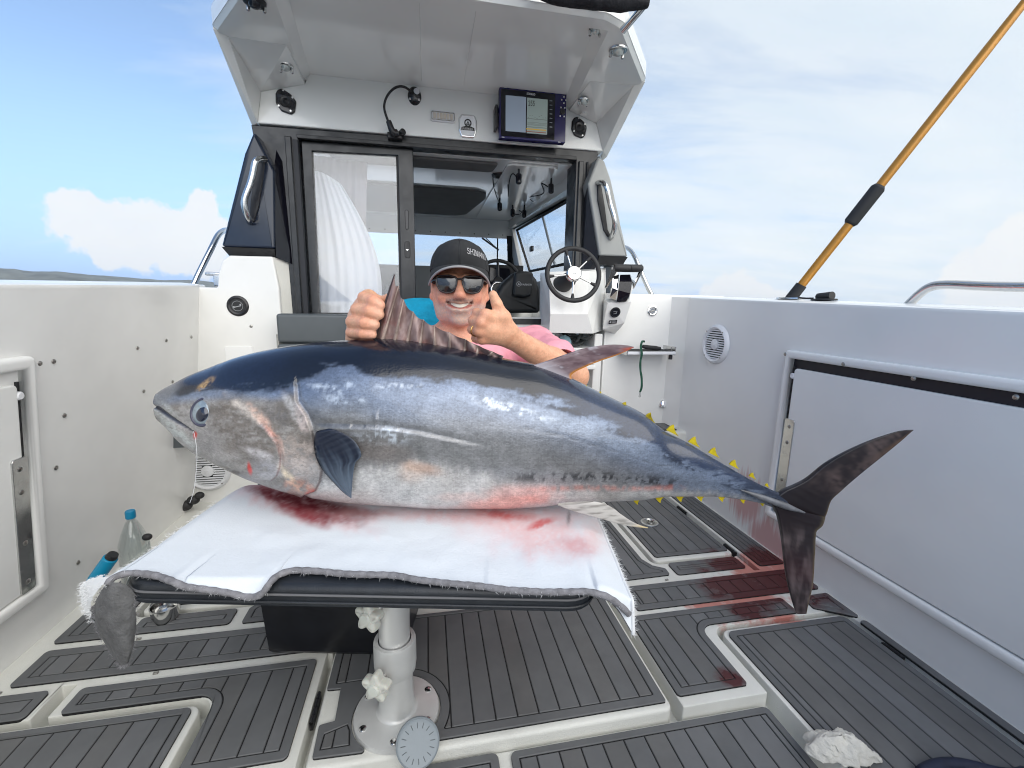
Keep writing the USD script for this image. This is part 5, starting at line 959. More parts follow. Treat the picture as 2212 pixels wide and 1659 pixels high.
grain = 1+.26*nf+.14*nh+(.20*nv*smooth01((U_-640)/60)+.75*nm_)*(1-back)+.07*scl; C = np.clip(C*grain[:, None], 0, .9)
silverness = np.clip((1-back)*smooth01((b2+10-Q_)/40)*smooth01((U_-560)/120)*.9+.25*(1-back), 0, 1)
painted('fish_skin', (.22, .34), (0., .42), .5, bump=.16, bscale=90, bdist=.0009, voro=240, rough_attr='sil', coat=.45, flake=.18, bmap=(1.0, 1.0, 1.6))
fish = thing('tuna', Lw(.1, D0, TAB), 'huge tuna with navy back and silver flank lying across the table', 'fish')
idx = np.arange(NS*NR_).reshape(NS, NR_); g = grid(V2.reshape(NS, NR_, 3), closed_v=True)
fv = np.vstack([V2, [HS*(S_[0]-.004)+HF*D0+np.array([0, 0, (zt_[0]+zb_[0])/2])], [HS*(S_[-1]+.004)+HF*D0+np.array([0, 0, (zt_[-1]+zb_[-1])/2])]]); k_ = np.arange(NR_)
ff_ = np.vstack([g.faces, np.stack([np.full(NR_, NS*NR_), idx[0, k_], idx[0, (k_+1) % NR_]], 1), np.stack([np.full(NR_, NS*NR_+1), idx[-1, (k_+1) % NR_], idx[-1, k_]], 1)])
fm = trimesh.Trimesh(fv, ff_, process=False)
if fm.volume < 0: fm.invert()
part(fish, 'body', fm, 'fish_skin', True, {'col': np.vstack([C, C[:1], C[-1:]]), 'sil': np.r_[silverness, .3, .3]})
painted('fin_skin', .34, 0., .5, bump=.3, bscale=50, bdist=.0008, bmap=(1, 1, 1), transl=.12)
def on_side(u, v, off=0.):
    """A point of the fish's near flank under a sight line, lifted by off."""
    i = np.argmin((U_-u)**2+(Q_-v)**2+np.where(nn > .01, 1e6, 0)); p = V2[i]; nrm = -inward[i]; return p+nrm*off
def resample(pts, n):
    P = np.asarray(pts, float); 
    from scipy.interpolate import PchipInterpolator as PI
    t = np.r_[0, np.cumsum(np.linalg.norm(np.diff(P, axis=0), axis=1))]; t /= t[-1]; return PI(t, P)(np.linspace(0, 1, n))
def fin(parent, name, lead, trail, thick, colf, depth=lambda u, v: D0, n=46, m=26, ripple=0., rays=0.):
    A, B = resample(lead, n), resample(trail, n); s = np.linspace(0, 1, m); front, back, uv = [], [], []
    for i in range(n):
        rf, rb_ = [], []
        for x in s:
            p = A[i]*(1-x)+B[i]*x; th = thick*(1-.75*i/(n-1))*math.sqrt(max(1e-4, 1-(2*x-.75)**2/1.6 if x < .375 else max(.03, 1-((x-.375)/.63)**1.3)))
            d = depth(*p)+ripple*math.sin(x*9+i*.13)+rays*math.sin(i*2.2+x*2); w = sight(*p); w = EYE+w*d/(w @ HF); rf.append(w-HF*th/2); rb_.append(w+HF*th/2); uv.append(p)
        front.append(rf); back.append(rb_[::-1])
    G = np.concatenate([np.array(front), np.array(back)], 1); uv = np.array(uv).reshape(n, m, 2); uv = np.concatenate([uv, uv[:, ::-1]], 1).reshape(-1, 2)
    mm = grid(G, closed_v=True); 
    if mm.volume < 0: mm.invert()
    xx = np.tile(np.r_[s, s[::-1]], n); yy = np.repeat(np.linspace(0, 1, n), 2*m)
    return part(parent, name, mm, 'fin_skin', True, colf(uv[:, 0], uv[:, 1], xx, yy))
def dark_tail(u, v, x, y):
    c = mixc(lin(34, 28, 31)[None], lin(86, 73, 71)[None], smooth01(.38+1.7*(fb(u+v*.8, v-u*.8, 30, 9, 5, 5)-.5)+2.0*(fb(u, v, 40, 40, 6)-.5))*smooth01((y-.08)/.3)); c = mixc(c, lin(26, 24, 30), smooth01((.16-x)/.16)*.7); c = mixc(c, lin(112, 84, 62), .5*smooth01((x-.6)/.3)*smooth01((y-.5)/.4)); return mixc(c, lin(118, 98, 50), .5*smooth01((x-.95)/.05)*smooth01((.4-y)/.2))
c3p = lambda L: [z3(*p) for p in L]
tail = fin(fish, 'tail_fin', c3p([(1030, 745), (1095, 692), (1180, 655), (1250, 618), (1400, 500), (1600, 390), (1800, 310), (1950, 270), (2012, 266)]), c3p([(1375, 915), (1404, 850), (1432, 768), (1500, 700), (1650, 570), (1800, 450), (1940, 335), (2012, 270)]), .016, dark_tail, lambda u, v: D0-.02*smooth01((u-1700)/260), rays=.0004)
def dark_tail2(u, v, x, y):
    c = mixc(lin(38, 31, 34)[None], lin(96, 85, 86)[None], smooth01(.42+1.7*(fb(u, v, 9, 34, 7, 5)-.5)+2.0*(fb(u, v, 40, 30, 8)-.5))*smooth01((y-.10)/.25)); c = mixc(c, lin(60, 30, 34), .4*smooth01((y-.3)/.3)*smooth01((.8-y)/.2)); return mixc(c, lin(118, 104, 70), .5*smooth01((x-.9)/.1))
fin(fish, 'tail_fin', c3p([(1010, 770), (1038, 822), (1060, 880), (1090, 1050), (1112, 1250), (1152, 1440), (1190, 1560)]), c3p([(1392, 880), (1374, 940), (1330, 985), (1320, 1150), (1308, 1350), (1278, 1480), (1262, 1562)]), .016, dark_tail2, lambda u, v: D0-.012-.03*smooth01((v-1130)/200), rays=.0004)
kl = [z3(*p) for p in ((800, 690), (900, 725), (1030, 772), (1150, 815), (1250, 850))]
kp = np.array([ond(u, v, D0-.022) for u, v in kl]); part(fish, 'keel', tube(spline(kp, 6), np.interp(np.linspace(0, 1, 25), [0, .3, .7, 1], [.001, .0065, .008, .002]), 14), look('keel_skin', (.16, .165, .18), .3, var=.5, vscale=40), 60)
# first dorsal: membrane between spines
zM = zoom(1050, 720, 1850)
tips = np.array([zM(*p) for p in ((575, 428), (612, 528), (655, 650), (740, 757), (830, 828), (925, 878), (1060, 938), (1200, 998), (1310, 1052), (1440, 1106), (1532, 1146))]); bases = np.array([zM(*p) for p in ((392, 1006), (468, 1003), (578, 1006), (688, 1016), (800, 1030), (930, 1050), (1060, 1076), (1190, 1102), (1300, 1126), (1400, 1148), (1500, 1168))])
K = 9; A_, B_ = [], []
for i in range(len(tips)-1):
    for k in range(K):
        t = k/K; A_.append(bases[i]*(1-t)+bases[i+1]*t); sag = .16*math.sin(math.pi*t)*np.linalg.norm(tips[i+1]-bases[i+1]); tip = tips[i]*(1-t)+tips[i+1]*t; d = A_[-1]-tip; B_.append(tip+d/np.linalg.norm(d)*sag*.55)
A_.append(bases[-1]); B_.append(tips[-1]); A_, B_ = np.array(A_), np.array(B_); ms_ = np.linspace(0, 1, 26); G, uv, xy = [], [], []
for i in range(len(A_)):
    row = []
    for x in ms_:
        p = A_[i]*(1-x)+B_[i]*x; w = sight(*p); d = D0+.004*math.sin(i*2*math.pi/K)-.02*x+.006*math.sin(i*.5+x*4); row.append(EYE+w*d/(w @ HF)); uv.append(p); xy.append((i/K, x))
    G.append(row)
G = np.array(G); uv = np.array(uv); xy = np.array(xy); rayd = np.abs(xy[:, 0]-np.round(xy[:, 0]))
cf = mixc(lin(142, 117, 113)[None], lin(184, 160, 155)[None], smooth01(.5+3*(fb(uv[:, 0], uv[:, 1], 9, 30, 9)-.5))); cf = mixc(cf, lin(168, 92, 88), .55*smooth01(2.4*(fb(uv[:, 0], uv[:, 1], 26, 10, 10)-.46))*smooth01((.6-xy[:, 1])/.4)); cf = mixc(cf, lin(54, 42, 46), .5*smooth01((xy[:, 1]-.93)/.07)); cf = mixc(cf, lin(70, 52, 54), .6*smooth01(1-np.abs(rayd-.16)/.06))
G2 = np.concatenate([G-HF*.0011, (G+HF*.0011)[:, ::-1]], 1); nA = len(A_); cc = cf.reshape(nA, 26, 3); cc = np.concatenate([cc, cc[:, ::-1]], 1).reshape(-1, 3)
dm = grid(G2, closed_v=True); dorsal = part(fish, 'dorsal_fin', dm, 'fin_skin', True, cc)
look('fin_spine', (.46, .35, .30), .35, var=.4, vscale=40); look('fin_spine_dark', (.06, .045, .05), .35)
for i in range(len(tips)):
    G_ = G[min(i*K, nA-1)]; part(dorsal, 'spine', tube(np.array(G_)-HF*.0018, np.linspace(.0042 if i else .005, .0012, 26), 8), 'fin_spine' if i else 'fin_spine_dark', 60)
c2p = lambda L: [z2(*p) for p in L]
def d2col(u, v, x, y):
    c = mixc(lin(92, 70, 76)[None], lin(128, 108, 112)[None], smooth01(.5+3*(fb(u, v, 22, 8, 12)-.5))); c = mixc(c, lin(176, 170, 176), .8*smooth01((.24-y)/.22)); c = mixc(c, lin(186, 182, 190), .7*smooth01(6*(fb(u, v, 14, 9, 13)-.60))*smooth01((.75-y)/.2)); return mixc(mixc(c, lin(206, 132, 30), .9*smooth01((x-.86)/.12)), lin(196, 92, 66), .75*smooth01((y-.80)/.15)*smooth01((x-.3)/.3))
fin(fish, 'second_dorsal_fin', c2p([(1190, 270), (1300, 235), (1420, 192), (1600, 137), (1800, 115), (1890, 120), (1945, 132)]), c2p([(1540, 425), (1470, 350), (1490, 328), (1560, 292), (1680, 242), (1830, 190), (1945, 136)]), .012, d2col, lambda u, v: D0-.012)
def ancol(u, v, x, y): return mixc(mixc(lin(196, 192, 186)[None], lin(150, 146, 140)[None], smooth01(.4+4*(fb(u, v, 30, 5, 14)-.5))), lin(196, 168, 92), .7*smooth01((y-.75)/.2)*smooth01(.3+2*x))
fin(fish, 'anal_fin', c2p([(1370, 1322), (1500, 1372), (1600, 1400), (1700, 1428), (1900, 1482), (2050, 1500)]), c2p([(1640, 1300), (1735, 1322), (1790, 1352), (1850, 1398), (1960, 1466), (2050, 1496)]), .012, ancol, lambda u, v: D0-.10+.02*smooth01((u-1260)/120))
def pecol(u, v, x, y): return mixc(mixc(lin(24, 31, 48)[None], lin(92, 106, 122)[None], smooth01(-.25+1.15*y+.9*(meshkit.fbm(np.stack([x*24, y*2, x*0], -1), 3, 15)-.5))), lin(20, 22, 30), .8*smooth01((.10-x)/.1))
pl_ = [z1(*p) for p in ((1400, 800), (1385, 880), (1390, 960), (1435, 1075), (1550, 1215), (1620, 1285), (1668, 1320))]; ptr = [z1(*p) for p in ((1500, 778), (1640, 830), (1715, 900), (1750, 985), (1700, 1050), (1680, 1190), (1672, 1320))]
u0 = np.array([on_side(*p) @ HF for p in pl_[:4]]).mean()
fin(fish, 'pectoral_fin', pl_, ptr, .010, pecol, lambda u, v: on_side(u, min(v, 1075)) @ HF - .008-.012*smooth01((v-900)/160), n=40, rays=.0008)
# finlets
look('finlet_yellow', (.58, .45, .008), .35, var=.25, vscale=60)
def finlet(a, tip, b):
    a, tip, b = map(np.array, (a, tip, b)); c_ = (a+b)/2; a, tip, b = (c_+(q-c_)*.86 for q in (a, tip, b)); pts = [a]
    for t in np.linspace(.1, 1, 6): pts.append(a*(1-t)+tip*t+np.array([0, -1.0])*2*math.sin(math.pi*t)*np.sign(a[1]-tip[1]))
    mid = (tip+b)/2+(a-(tip+b)/2)*.28
    for t in np.linspace(.12, 1, 7): pts.append(tip*(1-t)**2+2*mid*t*(1-t)+b*t*t)
    w = np.array([ond(*p, D0-.004) for p in pts]); f = [[0, i, i+1] for i in range(1, len(w)-1)]; n = len(w)
    vv = np.vstack([w-HF*.002, w+HF*.002]); fs = f+[[x+n, z+n, y+n] for x, y, z in f]+sum([[[i, (i+1) % n, (i+1) % n+n], [i, (i+1) % n+n, i+n]] for i in range(n)], [])
    part(fish, 'finlet', trimesh.Trimesh(vv, fs, process=False), 'finlet_yellow', False)
for c, (x, y), s in [(z2, (1585, 436), .6), (z2, (1690, 490), .95), (z2, (1875, 575), 1.25), (z2, (2062, 662), 1.3)]: finlet(c(x-38*s, y+2*s), c(x+10*s, y-28*s), c(x+36*s, y+36*s))
for (x, y), s in [((152, 168), 1.), ((312, 256), 1.15), ((465, 340), 1.1), ((605, 415), 1.05), ((748, 500), .95), ((878, 585), .65), ((983, 655), .4)]: finlet(z3(x-40*s, y+6*s), z3(x+14*s, y-32*s), z3(x+48*s, y+50*s))
for (x, y), s in [((65, 768), 1.), ((225, 756), 1.), ((372, 748), 1.05), ((515, 747), 1.), ((665, 752), .85), ((815, 765), .8), ((952, 790), .5)]: finlet(z3(x-36*s, y-16*s), z3(x+8*s, y+30*s), z3(x+36*s, y-18*s))
# eye
ep = on_side(*eye_c); en = -inward[np.argmin((U_-eye_c[0])**2+(Q_-eye_c[1])**2+np.where(nn > .01, 1e6, 0))]; en = en*[1, 1, 1]; en = en-HF*.9; en /= np.linalg.norm(en)
Fe = frame(ep+en*.0005, HS+np.array([0, 0, -.45]), en)
look('fish_eye_white', (.30, .36, .40), .12, metal=.3, coat=1., var=.35, vscale=60); look('fish_pupil', (.008, .010, .022), .05, coat=1.)
ey = part(fish, 'eye', put(lathe([(1e-4, .0075), (.010, .0072), (.018, .0052), (.0235, .0022), (.026, -.002)], 36) , Fe @ np.diag([.95, 1.12, 1, 1])), 'fish_eye_white', True)
part(ey, 'pupil', put(lathe([(1e-4, .0094), (.007, .0088), (.0115, .0068), (.0125, .005)], 30), Fe @ trimesh.transformations.translation_matrix((.003, -.003, .0003)) @ np.diag([1.02, 1.35, 1, 1])), 'fish_pupil', True)
part(ey, 'eyelid', put(torus(.0255, .0032, 40, 8), Fe @ np.diag([.97, 1.14, 1, 1])), look('fish_lid', (.055, .055, .085), .25), True)
line = [z1(440, 808), z1(455, 900), z1(462, 1010), z1(455, 1120), z1(440, 1240), z1(405, 1360)]
single('fishing_line', tube(spline(np.array([on_side(*line[0], .004)]+[ond(u, v, .86) for u, v in line[1:]]), 5), .0004, 5), 'white_plastic', 'thin fishing line hanging from the corner of the tuna mouth', 'fishing line', smooth=True)

# ================================================================ TABLE
look('pad_black', (.016, .019, .024), .42, var=.3, vscale=30, bump=.4, bscale=420); look('stitch', (.12, .12, .125), .7)
ZT = TAB-.006; tb_ = thing('cockpit_table', (PED[0], PED[1], 0), 'black padded cockpit table on a silver pedestal holding the tuna', 'table')
tn0 = float(onz(700, 1268, ZT) @ HF); ts0 = float(onz(226, 1270, ZT) @ HS); ts1 = float(onz(1292, 1270, ZT) @ HS); tn1 = 1.17; print('TAB', TAB, tn0, ts0, ts1)
FT = np.eye(4); FT[:3, 0] = HS; FT[:3, 1] = HF
part(tb_, 'table_top', put(slab(rrect(ts0, tn0, ts1, tn1, .055), ZT-.038, ZT, .014, 5), FT), 'pad_black', 45)
for z_, o in ((ZT-.016, .0008), (ZT-.030, .001)):
    ring = np.array(rrect(ts0-o, tn0-o, ts1+o, tn1+o, .056).exterior.coords); part(tb_, 'piping', put(tube([(x, y, z_) for x, y in ring], .0022, 6), FT), 'stitch' if z_ > ZT-.02 else 'pad_black', 50)
pedb = np.array([PED[0], PED[1], 0])
zB = zoom(1000, 1850, 2200)
def zpole(v): return ony(*zB(485, v), PED[1]-.03)[2]
part(tb_, 'base_plate', put(lathe([(1e-4, .012), (.045, .012), (.085, .007), (.097, .004), (.0985, -.006)], 48), frame(pedb, (1, 0, 0), (0, 0, 1))), 'aluminium', 50)
for k in range(6):
    a = .5+k*math.pi/3; part(tb_, 'screw', put(lathe([(1e-4, .003), (.005, .003), (.008, .001), (.0085, -.002)], 14), frame(pedb+[.082*math.cos(a), .082*math.sin(a), .008], (1, 0, 0), (0, 0, 1))), 'steel', 40)
zc1, zc2 = zpole(560), zpole(395)
part(tb_, 'lower_tube', put(lathe([(.050, .011), (.044, .013), (.0405, .02), (.0395, .04), (.0385, zc1), (.0385, zc2-.01)], 36), frame(pedb, (1, 0, 0), (0, 0, 1))), 'aluminium', 50)
part(tb_, 'collar', put(lathe([(.039, zc1-.012), (.0455, zc1-.006), (.0475, zc1+.01), (.0475, zc2-.006), (.0455, zc2), (.037, zc2)], 36), frame(pedb, (1, 0, 0), (0, 0, 1))), 'aluminium', 50)
part(tb_, 'upper_tube', put(lathe([(.0345, zc1), (.0345, ZT-.036)], 32), frame(pedb, (1, 0, 0), (0, 0, 1))), look('aluminium_bright', (.76, .76, .74), .4, .6), 50)
def star_knob(p, n, r):
    a = np.linspace(0, 2*math.pi, 61)[:-1]; rr = r*(.80+.20*np.cos(a*5)); pol = sg.Polygon(np.stack([rr*np.cos(a), rr*np.sin(a)], 1)).buffer(.002)
    k = part(tb_, 'knob', put(slab(pol, 0, .022, .007, 3), frame(p, (0, 0, 1), n)), 'knob_plastic', 45); part(k, 'hub', put(disc(r*.45, .020, .027, 20, .003), frame(p, (0, 0, 1), n)), 'knob_plastic', 40); part(k, 'stem', put(disc(.007, -.03, .002, 12), frame(p, (0, 0, 1), n)), 'steel', 40)
star_knob(ony(*zB(385, 600), PED[1]-.060), np.array([-.42, -.9, .05]), .031); star_knob(ony(*zB(345, 195), PED[1]-.045), np.array([-.55, -.82, .1]), .031)
cp_ = zB(612, 955); cpp = onp(*cp_, (0, .80, 0), (0, 1, -.25)); 
ncap = np.array([.10, -.80, .62]); ncap /= np.linalg.norm(ncap); cpp = onz(*cp_, .028); Fc = frame(cpp, (1, 0, .05), ncap)
cap_ = thing('plug_cap', cpp, 'grey round screw cap with tick marks leaning on the pedestal base plate', 'cap')
part(cap_, 'disc', put(lathe([(1e-4, .004), (.036, .004), (.042, .006), (.0455, .003), (.046, -.006), (.040, -.008), (1e-4, -.008)], 44), Fc), 'grey_plastic', 45)
for k in range(16):
    a = k*math.pi/8; ca, sa = math.cos(a), math.sin(a); part(cap_, 'tick', put(tube([(.026*ca, .026*sa, .0042), (.036*ca, .036*sa, .0042)], .0008, 5), Fc), look('tick_dark', (.12, .14, .15), .6) if 'tick_dark' not in M else 'tick_dark', False)
# black storage box under the table
o = onz(592, 1409); b1_ = HS*.36; hb = .30
bx = thing('storage_box', o+HS*.18+HF*.14, 'black plastic storage box on the deck under the table', 'box')
def bxp(s, n, z): return o+HS*s+HF*n+np.array([0, 0, z])
part(bx, 'body', hull([p for z, e in ((.0, .0), (.012, -.008), (hb, -.022)) for p in (bxp(.0+e, e, z), bxp(.352-e, e, z), bxp(.352-e, .26-e, z), bxp(e, .26-e, z))]), look('crate_black', (.010, .011, .015), .33, var=.4, vscale=18, bump=.3, bscale=60), False)
part(bx, 'rim', hull([bxp(a, b, z) for a in (-.03, .382) for b in (-.03, .29) for z in (hb-.03, hb)]), 'black_plastic', False)
lt = onz(*zoom(0, 1900, 1100)(1060, 85), .03); ck_ = thing('cup', lt, 'steel cup shaped fitting on the deck behind the left table edge', 'cup'); part(ck_, 'bowl', put(lathe([(1e-4, 0), (.028, 0), (.035, .02), (.038, .05), (.035, .05), (.03, .02), (1e-4, .006)], 28), frame(lt-[0, 0, .035], (1, 0, 0), (0, 0, 1))), 'steel', 50)

# ================================================================ TOWEL
A3 = zoom(0, 1650, 1632)
edge = np.array([(232, 1262), (247, 1246), (285, 1237), (330, 1241), (370, 1254), (400, 1266), (450, 1273), (500, 1281), (540, 1289), (556, 1287), (583, 1259), (600, 1242), (640, 1231), (700, 1234), (750, 1239), (850, 1242), (900, 1251), (950, 1257), (1050, 1267), (1100, 1274), (1200, 1278), (1260, 1277), (1300, 1284), (1335, 1303), (1355, 1322), (1370, 1338)], float)
ee = resample(edge, 220); F_ = []
for u, v in ee:
    p = onz(u, v, TAB+.004)
    if p @ HF < tn0-.004: p = ond(u, v, tn0-.009)
    F_.append(p)
F_ = np.array(F_); sF, nF, zF = F_ @ HS, F_ @ HF, F_[:, 2]
bkL = onz(500, 1046, TAB); sL, nL = bkL @ HS, bkL @ HF
nb = 64; rows = []; cols = []
for i in range(len(F_)):
    x = i/(len(F_)-1); s1_ = sL+(.215-sL)*x; n1_ = nL+(1.06-nL)*x
    path = [(sF[i], nF[i], zF[i])]
    if zF[i] < TAB-.002: path.append((sF[i]*.8+.2*s1_, tn0+.006, TAB+.004))
    path += [(sF[i]*(1-k)+s1_*k, max(nF[i], tn0+.006)*(1-k)+n1_*k, TAB) for k in (.25, .5, .75, 1.)]
    p = np.array(path); t = np.r_[0, np.cumsum(np.linalg.norm(np.diff(p, axis=0), axis=1))]; q = np.stack([np.interp(np.linspace(0, t[-1], nb), t, p[:, k]) for k in range(3)], 1); rows.append(q)
R_ = np.array(rows); sgrid, ngrid = R_[..., 0], R_[..., 1]
wav = (meshkit.fbm(np.stack([sgrid*9, ngrid*9, sgrid*0], -1), 3, 4)-.5)*.010*np.clip((ngrid-nF[:, None])/.05, 0, 1)+.004*np.maximum(0, np.sin(sgrid*24+ngrid*15+3*meshkit.noise(np.stack([sgrid*4, ngrid*4, sgrid*0], -1), 6))-.3)*np.clip((ngrid-nF[:, None])/.06, 0, 1)*np.clip((1.02-ngrid)/.1, 0, 1)
R_[..., 2] += np.maximum(wav, -.001)*np.clip((D0-.10-ngrid)/.05, .1, 1)
over_r = np.clip((sgrid-ts1)/.05, 0, 2); R_[..., 2] -= .022*over_r**1.5; over_l = np.clip((ts0+.004-sgrid)/.05, 0, 2); R_[..., 2] -= .020*over_l**1.6
TWp = HS*R_[..., 0:1]+HF*R_[..., 1:2]+np.array([0, 0, 1.])*R_[..., 2:3]
uvT = project(TWp.reshape(-1, 3)); tu, tv = uvT[:, 0], uvT[:, 1]
ct = np.tile(lin(216, 221, 226), (len(tu), 1)); nz1 = fb(tu, tv, 30, 16, 31)-.5; nz2 = fb(tu, tv, 8, 6, 32)-.5
def stain(c, r, a, col, k, s=.5, nzk=1.3, seed=40):
    global ct
    ct = mixc(ct, np.array(col), k*blob(tu, tv, c, r, a, s*1.3, nzk*.8, seed)*smooth01(.72+1.0*nz2))
stain((660, 1088), (130, 32), 16, lin(214, 150, 150), .8, .5, 1.5, 41); stain((640, 1085), (92, 20), 22, lin(128, 34, 44), .95, .4, 1.4, 42); stain((700, 1112), (80, 16), 8, lin(120, 30, 40), .85, .5, 1.6, 43); stain((660, 1118), (48, 12), 20, lin(150, 48, 56), .8, .5, 1.8, 44); stain((670, 1084), (120, 15), 13, lin(84, 14, 24), .97, .4, .8, 45); stain((780, 1105), (70, 8), 4, lin(96, 22, 32), .8, .5, .8, 53)
stain((1000, 1112), (220, 16), 1, lin(222, 176, 174), .75, .6, 1.3, 46); stain((1170, 1155), (120, 46), 8, lin(222, 186, 186), .85, .6, 1.4, 47); stain((1090, 1112), (60, 10), 5, lin(196, 84, 80), .8, .5, 1.4, 48); stain((1172, 1130), (30, 8), -20, lin(198, 70, 70), .85, .4, 1.4, 49); stain((1250, 1180), (36, 16), 10, lin(206, 150, 152), .7, .6, 1.5, 50); stain((1228, 1118), (4, 14), 5, lin(70, 72, 74), .7, .5, .6, 51); stain((1285, 1165), (20, 26), 0, lin(214, 188, 186), .5, .6, 1.2, 52)
ct = np.clip(ct*(1+.05*nz1)[:, None], 0, .95)
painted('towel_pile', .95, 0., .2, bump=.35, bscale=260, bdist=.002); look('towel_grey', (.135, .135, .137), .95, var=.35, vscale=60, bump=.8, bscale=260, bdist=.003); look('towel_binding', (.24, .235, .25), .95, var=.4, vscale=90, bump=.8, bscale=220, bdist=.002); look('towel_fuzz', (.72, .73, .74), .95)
tw = thing('towel', Lw(-.2, .85, TAB), 'white towel with blood stains spread on the table under the tuna', 'towel')
tm = grid(TWp); 
if (tm.face_normals[:, 2].mean()) < 0: tm.invert()
part(tw, 'cloth', tm, 'towel_pile', True, ct)
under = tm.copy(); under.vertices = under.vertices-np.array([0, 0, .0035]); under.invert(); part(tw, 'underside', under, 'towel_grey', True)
be = F_+np.array([0, 0, -.001]); be2 = spline(be[::4], 3); part(tw, 'binding', tube(be2, .0058+.0005*np.sin(np.arange(len(be2))*1.9)+.0008*(meshkit.noise(be2*70, 3)-.5), 9), 'towel_binding', True)
re_ = TWp[-1]; part(tw, 'binding', tube(re_, .0035, 7), 'towel_fuzz', True)
# the corner that hangs down at the port end
fl = [[(236, 1262, .618), (252, 1256, .606), (272, 1262, .606), (292, 1284, .612)], [(214, 1284, .63), (230, 1280, .604), (264, 1290, .602), (294, 1310, .614)], [(206, 1326, .65), (222, 1330, .606), (262, 1335, .599), (296, 1342, .617)], [(218, 1370, .65), (232, 1372, .612), (262, 1376, .602), (292, 1378, .618)], [(242, 1412, .64), (250, 1412, .612), (268, 1414, .604), (284, 1408, .615)], [(262, 1438, .62), (265, 1438, .612), (269, 1438, .606), (275, 1434, .612)]]
fg = np.array([[ond(p[0], p[1], p[2]+tn0-.612) for p in row] for row in fl]); from scipy.interpolate import RectBivariateSpline
gg = np.stack([RectBivariateSpline(range(6), range(4), fg[..., k], kx=3, ky=3, s=0)(np.linspace(0, 5, 60), np.linspace(0, 3, 36)) for k in range(3)], -1)
gg += HF*((meshkit.fbm(np.stack([gg[..., 0]*30, gg[..., 2]*30, gg[..., 1]*0], -1), 3, 8)-.5)*.008)[..., None]
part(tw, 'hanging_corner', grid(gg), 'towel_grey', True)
wl_ = np.array([[ond(u, v, d+tn0-.612) for u, v, d in r] for r in [[(245, 1245, .64), (215, 1245, .68), (195, 1258, .72)], [(205, 1285, .64), (185, 1268, .68), (172, 1270, .72)], [(194, 1322, .655), (184, 1300, .68), (176, 1296, .71)], [(205, 1345, .665), (192, 1330, .69), (184, 1322, .71)]]])
gw = np.stack([RectBivariateSpline(range(4), range(3), wl_[..., k], kx=3, ky=2, s=0)(np.linspace(0, 3, 30), np.linspace(0, 2, 20)) for k in range(3)], -1); gw += ((meshkit.fbm(gw*60, 3, 9)-.5)*.008)[..., None]; part(tw, 'edge_fold', grid(gw), 'towel_fuzz', True)
fr_ = np.random.default_rng(4); b = MB()
def fuzz(P, n, ln, dirs):
    for k in range(n):
        p = P[fr_.integers(len(P))]+fr_.normal(0, .002, 3); d = dirs+fr_.normal(0, .6, 3); d = d/np.linalg.norm(d)*ln*(.4+fr_.random()); w = np.cross(d, FWD); w = w/np.linalg.norm(w)*.0004
        b.add(np.array([p-w, p+w, p+d]), np.array([[0, 1, 2]]))
fuzz(re_, 700, .010, np.array([1, 0, -.3])); fuzz(be2, 700, .007, np.array([0, -1, -.4])); fuzz(gw.reshape(-1, 3), 500, .007, np.array([-1, -.3, -.3])); fuzz(TWp[0], 250, .010, np.array([-1, 0, 0]))
part(tw, 'fringe', b.mesh(), 'towel_fuzz', False, kind='stuff')
b = MB(); fuzz(gg[:, 0], 300, .005, np.array([-1, 0, -.3])); fuzz(gg[:, -1], 200, .004, np.array([1, 0, -.3])); fuzz(gg[-1], 80, .006, np.array([0, -.3, -1])); part(tw, 'fringe', b.mesh(), 'towel_binding', False, kind='stuff')
# ================================================================ SMALL THINGS ON THE DECK
def bottle(base, ax, x, h, r, lab, cap_mat, fill=True):
    t = thing('water_bottle', base, lab, 'bottle'); F = frame(base, x, ax); k = h/.22
    part(t, 'body', put(lathe([(1e-4, .004), (r*.8, .0), (r, .008), (r, .03*k), (r*.94, .035*k), (r, .04*k), (r, .075*k), (r*.93, .08*k), (r, .085*k), (r, .12*k), (r*.96, .14*k), (r*.74, .165*k), (r*.40, .195*k), (r*.27, .202*k), (r*.27, .210*k)], 28), F), 'bottle_pet', 60)
    part(t, 'cap', put(lathe([(r*.30, .207*k), (r*.33, .209*k), (r*.33, .224*k), (r*.29, .227*k), (1e-4, .227*k)], 24), F), cap_mat, 40)
    if fill: part(t, 'label', put(lathe([(r*1.008, .048*k), (r*1.008, .105*k)], 28), F), 'bottle_label', 60)
n_ = {'t': ('transparent_bsdf', {'color': (.80, .84, .84)}), 'g': ('glossy_bsdf', {'color': (1, 1, 1), 'roughness': .06}), 'w': ('layer_weight', {'blend': .35}), 'mr': ('map_range', {'from_min': 0., 'from_max': 1., 'to_min': .06, 'to_max': .75, 'clamp': True}), 'm': ('mix_closure', {})}
M['bottle_pet'] = usdkit.material(stage, '/World/Looks/bottle_pet', n_, [('w.facing', 'mr.value'), ('mr.result', 'm.fac'), ('t.BSDF', 'm.closure1'), ('g.BSDF', 'm.closure2')], surface='m.closure')
look('cap_blue', (.005, .20, .36), .35); look('bottle_label', (.02, .30, .45), .4, var=.3, vscale=40)
bp = ony(281, 1103, 1.50); bb = np.array([bp[0]-.006, bp[1], 0]); bottle(bb, np.array([.02, .0, 1.]), (1, 0, 0), bp[2]*.97, .041, 'clear plastic water bottle with a blue cap behind the towel edge', 'cap_blue', False)
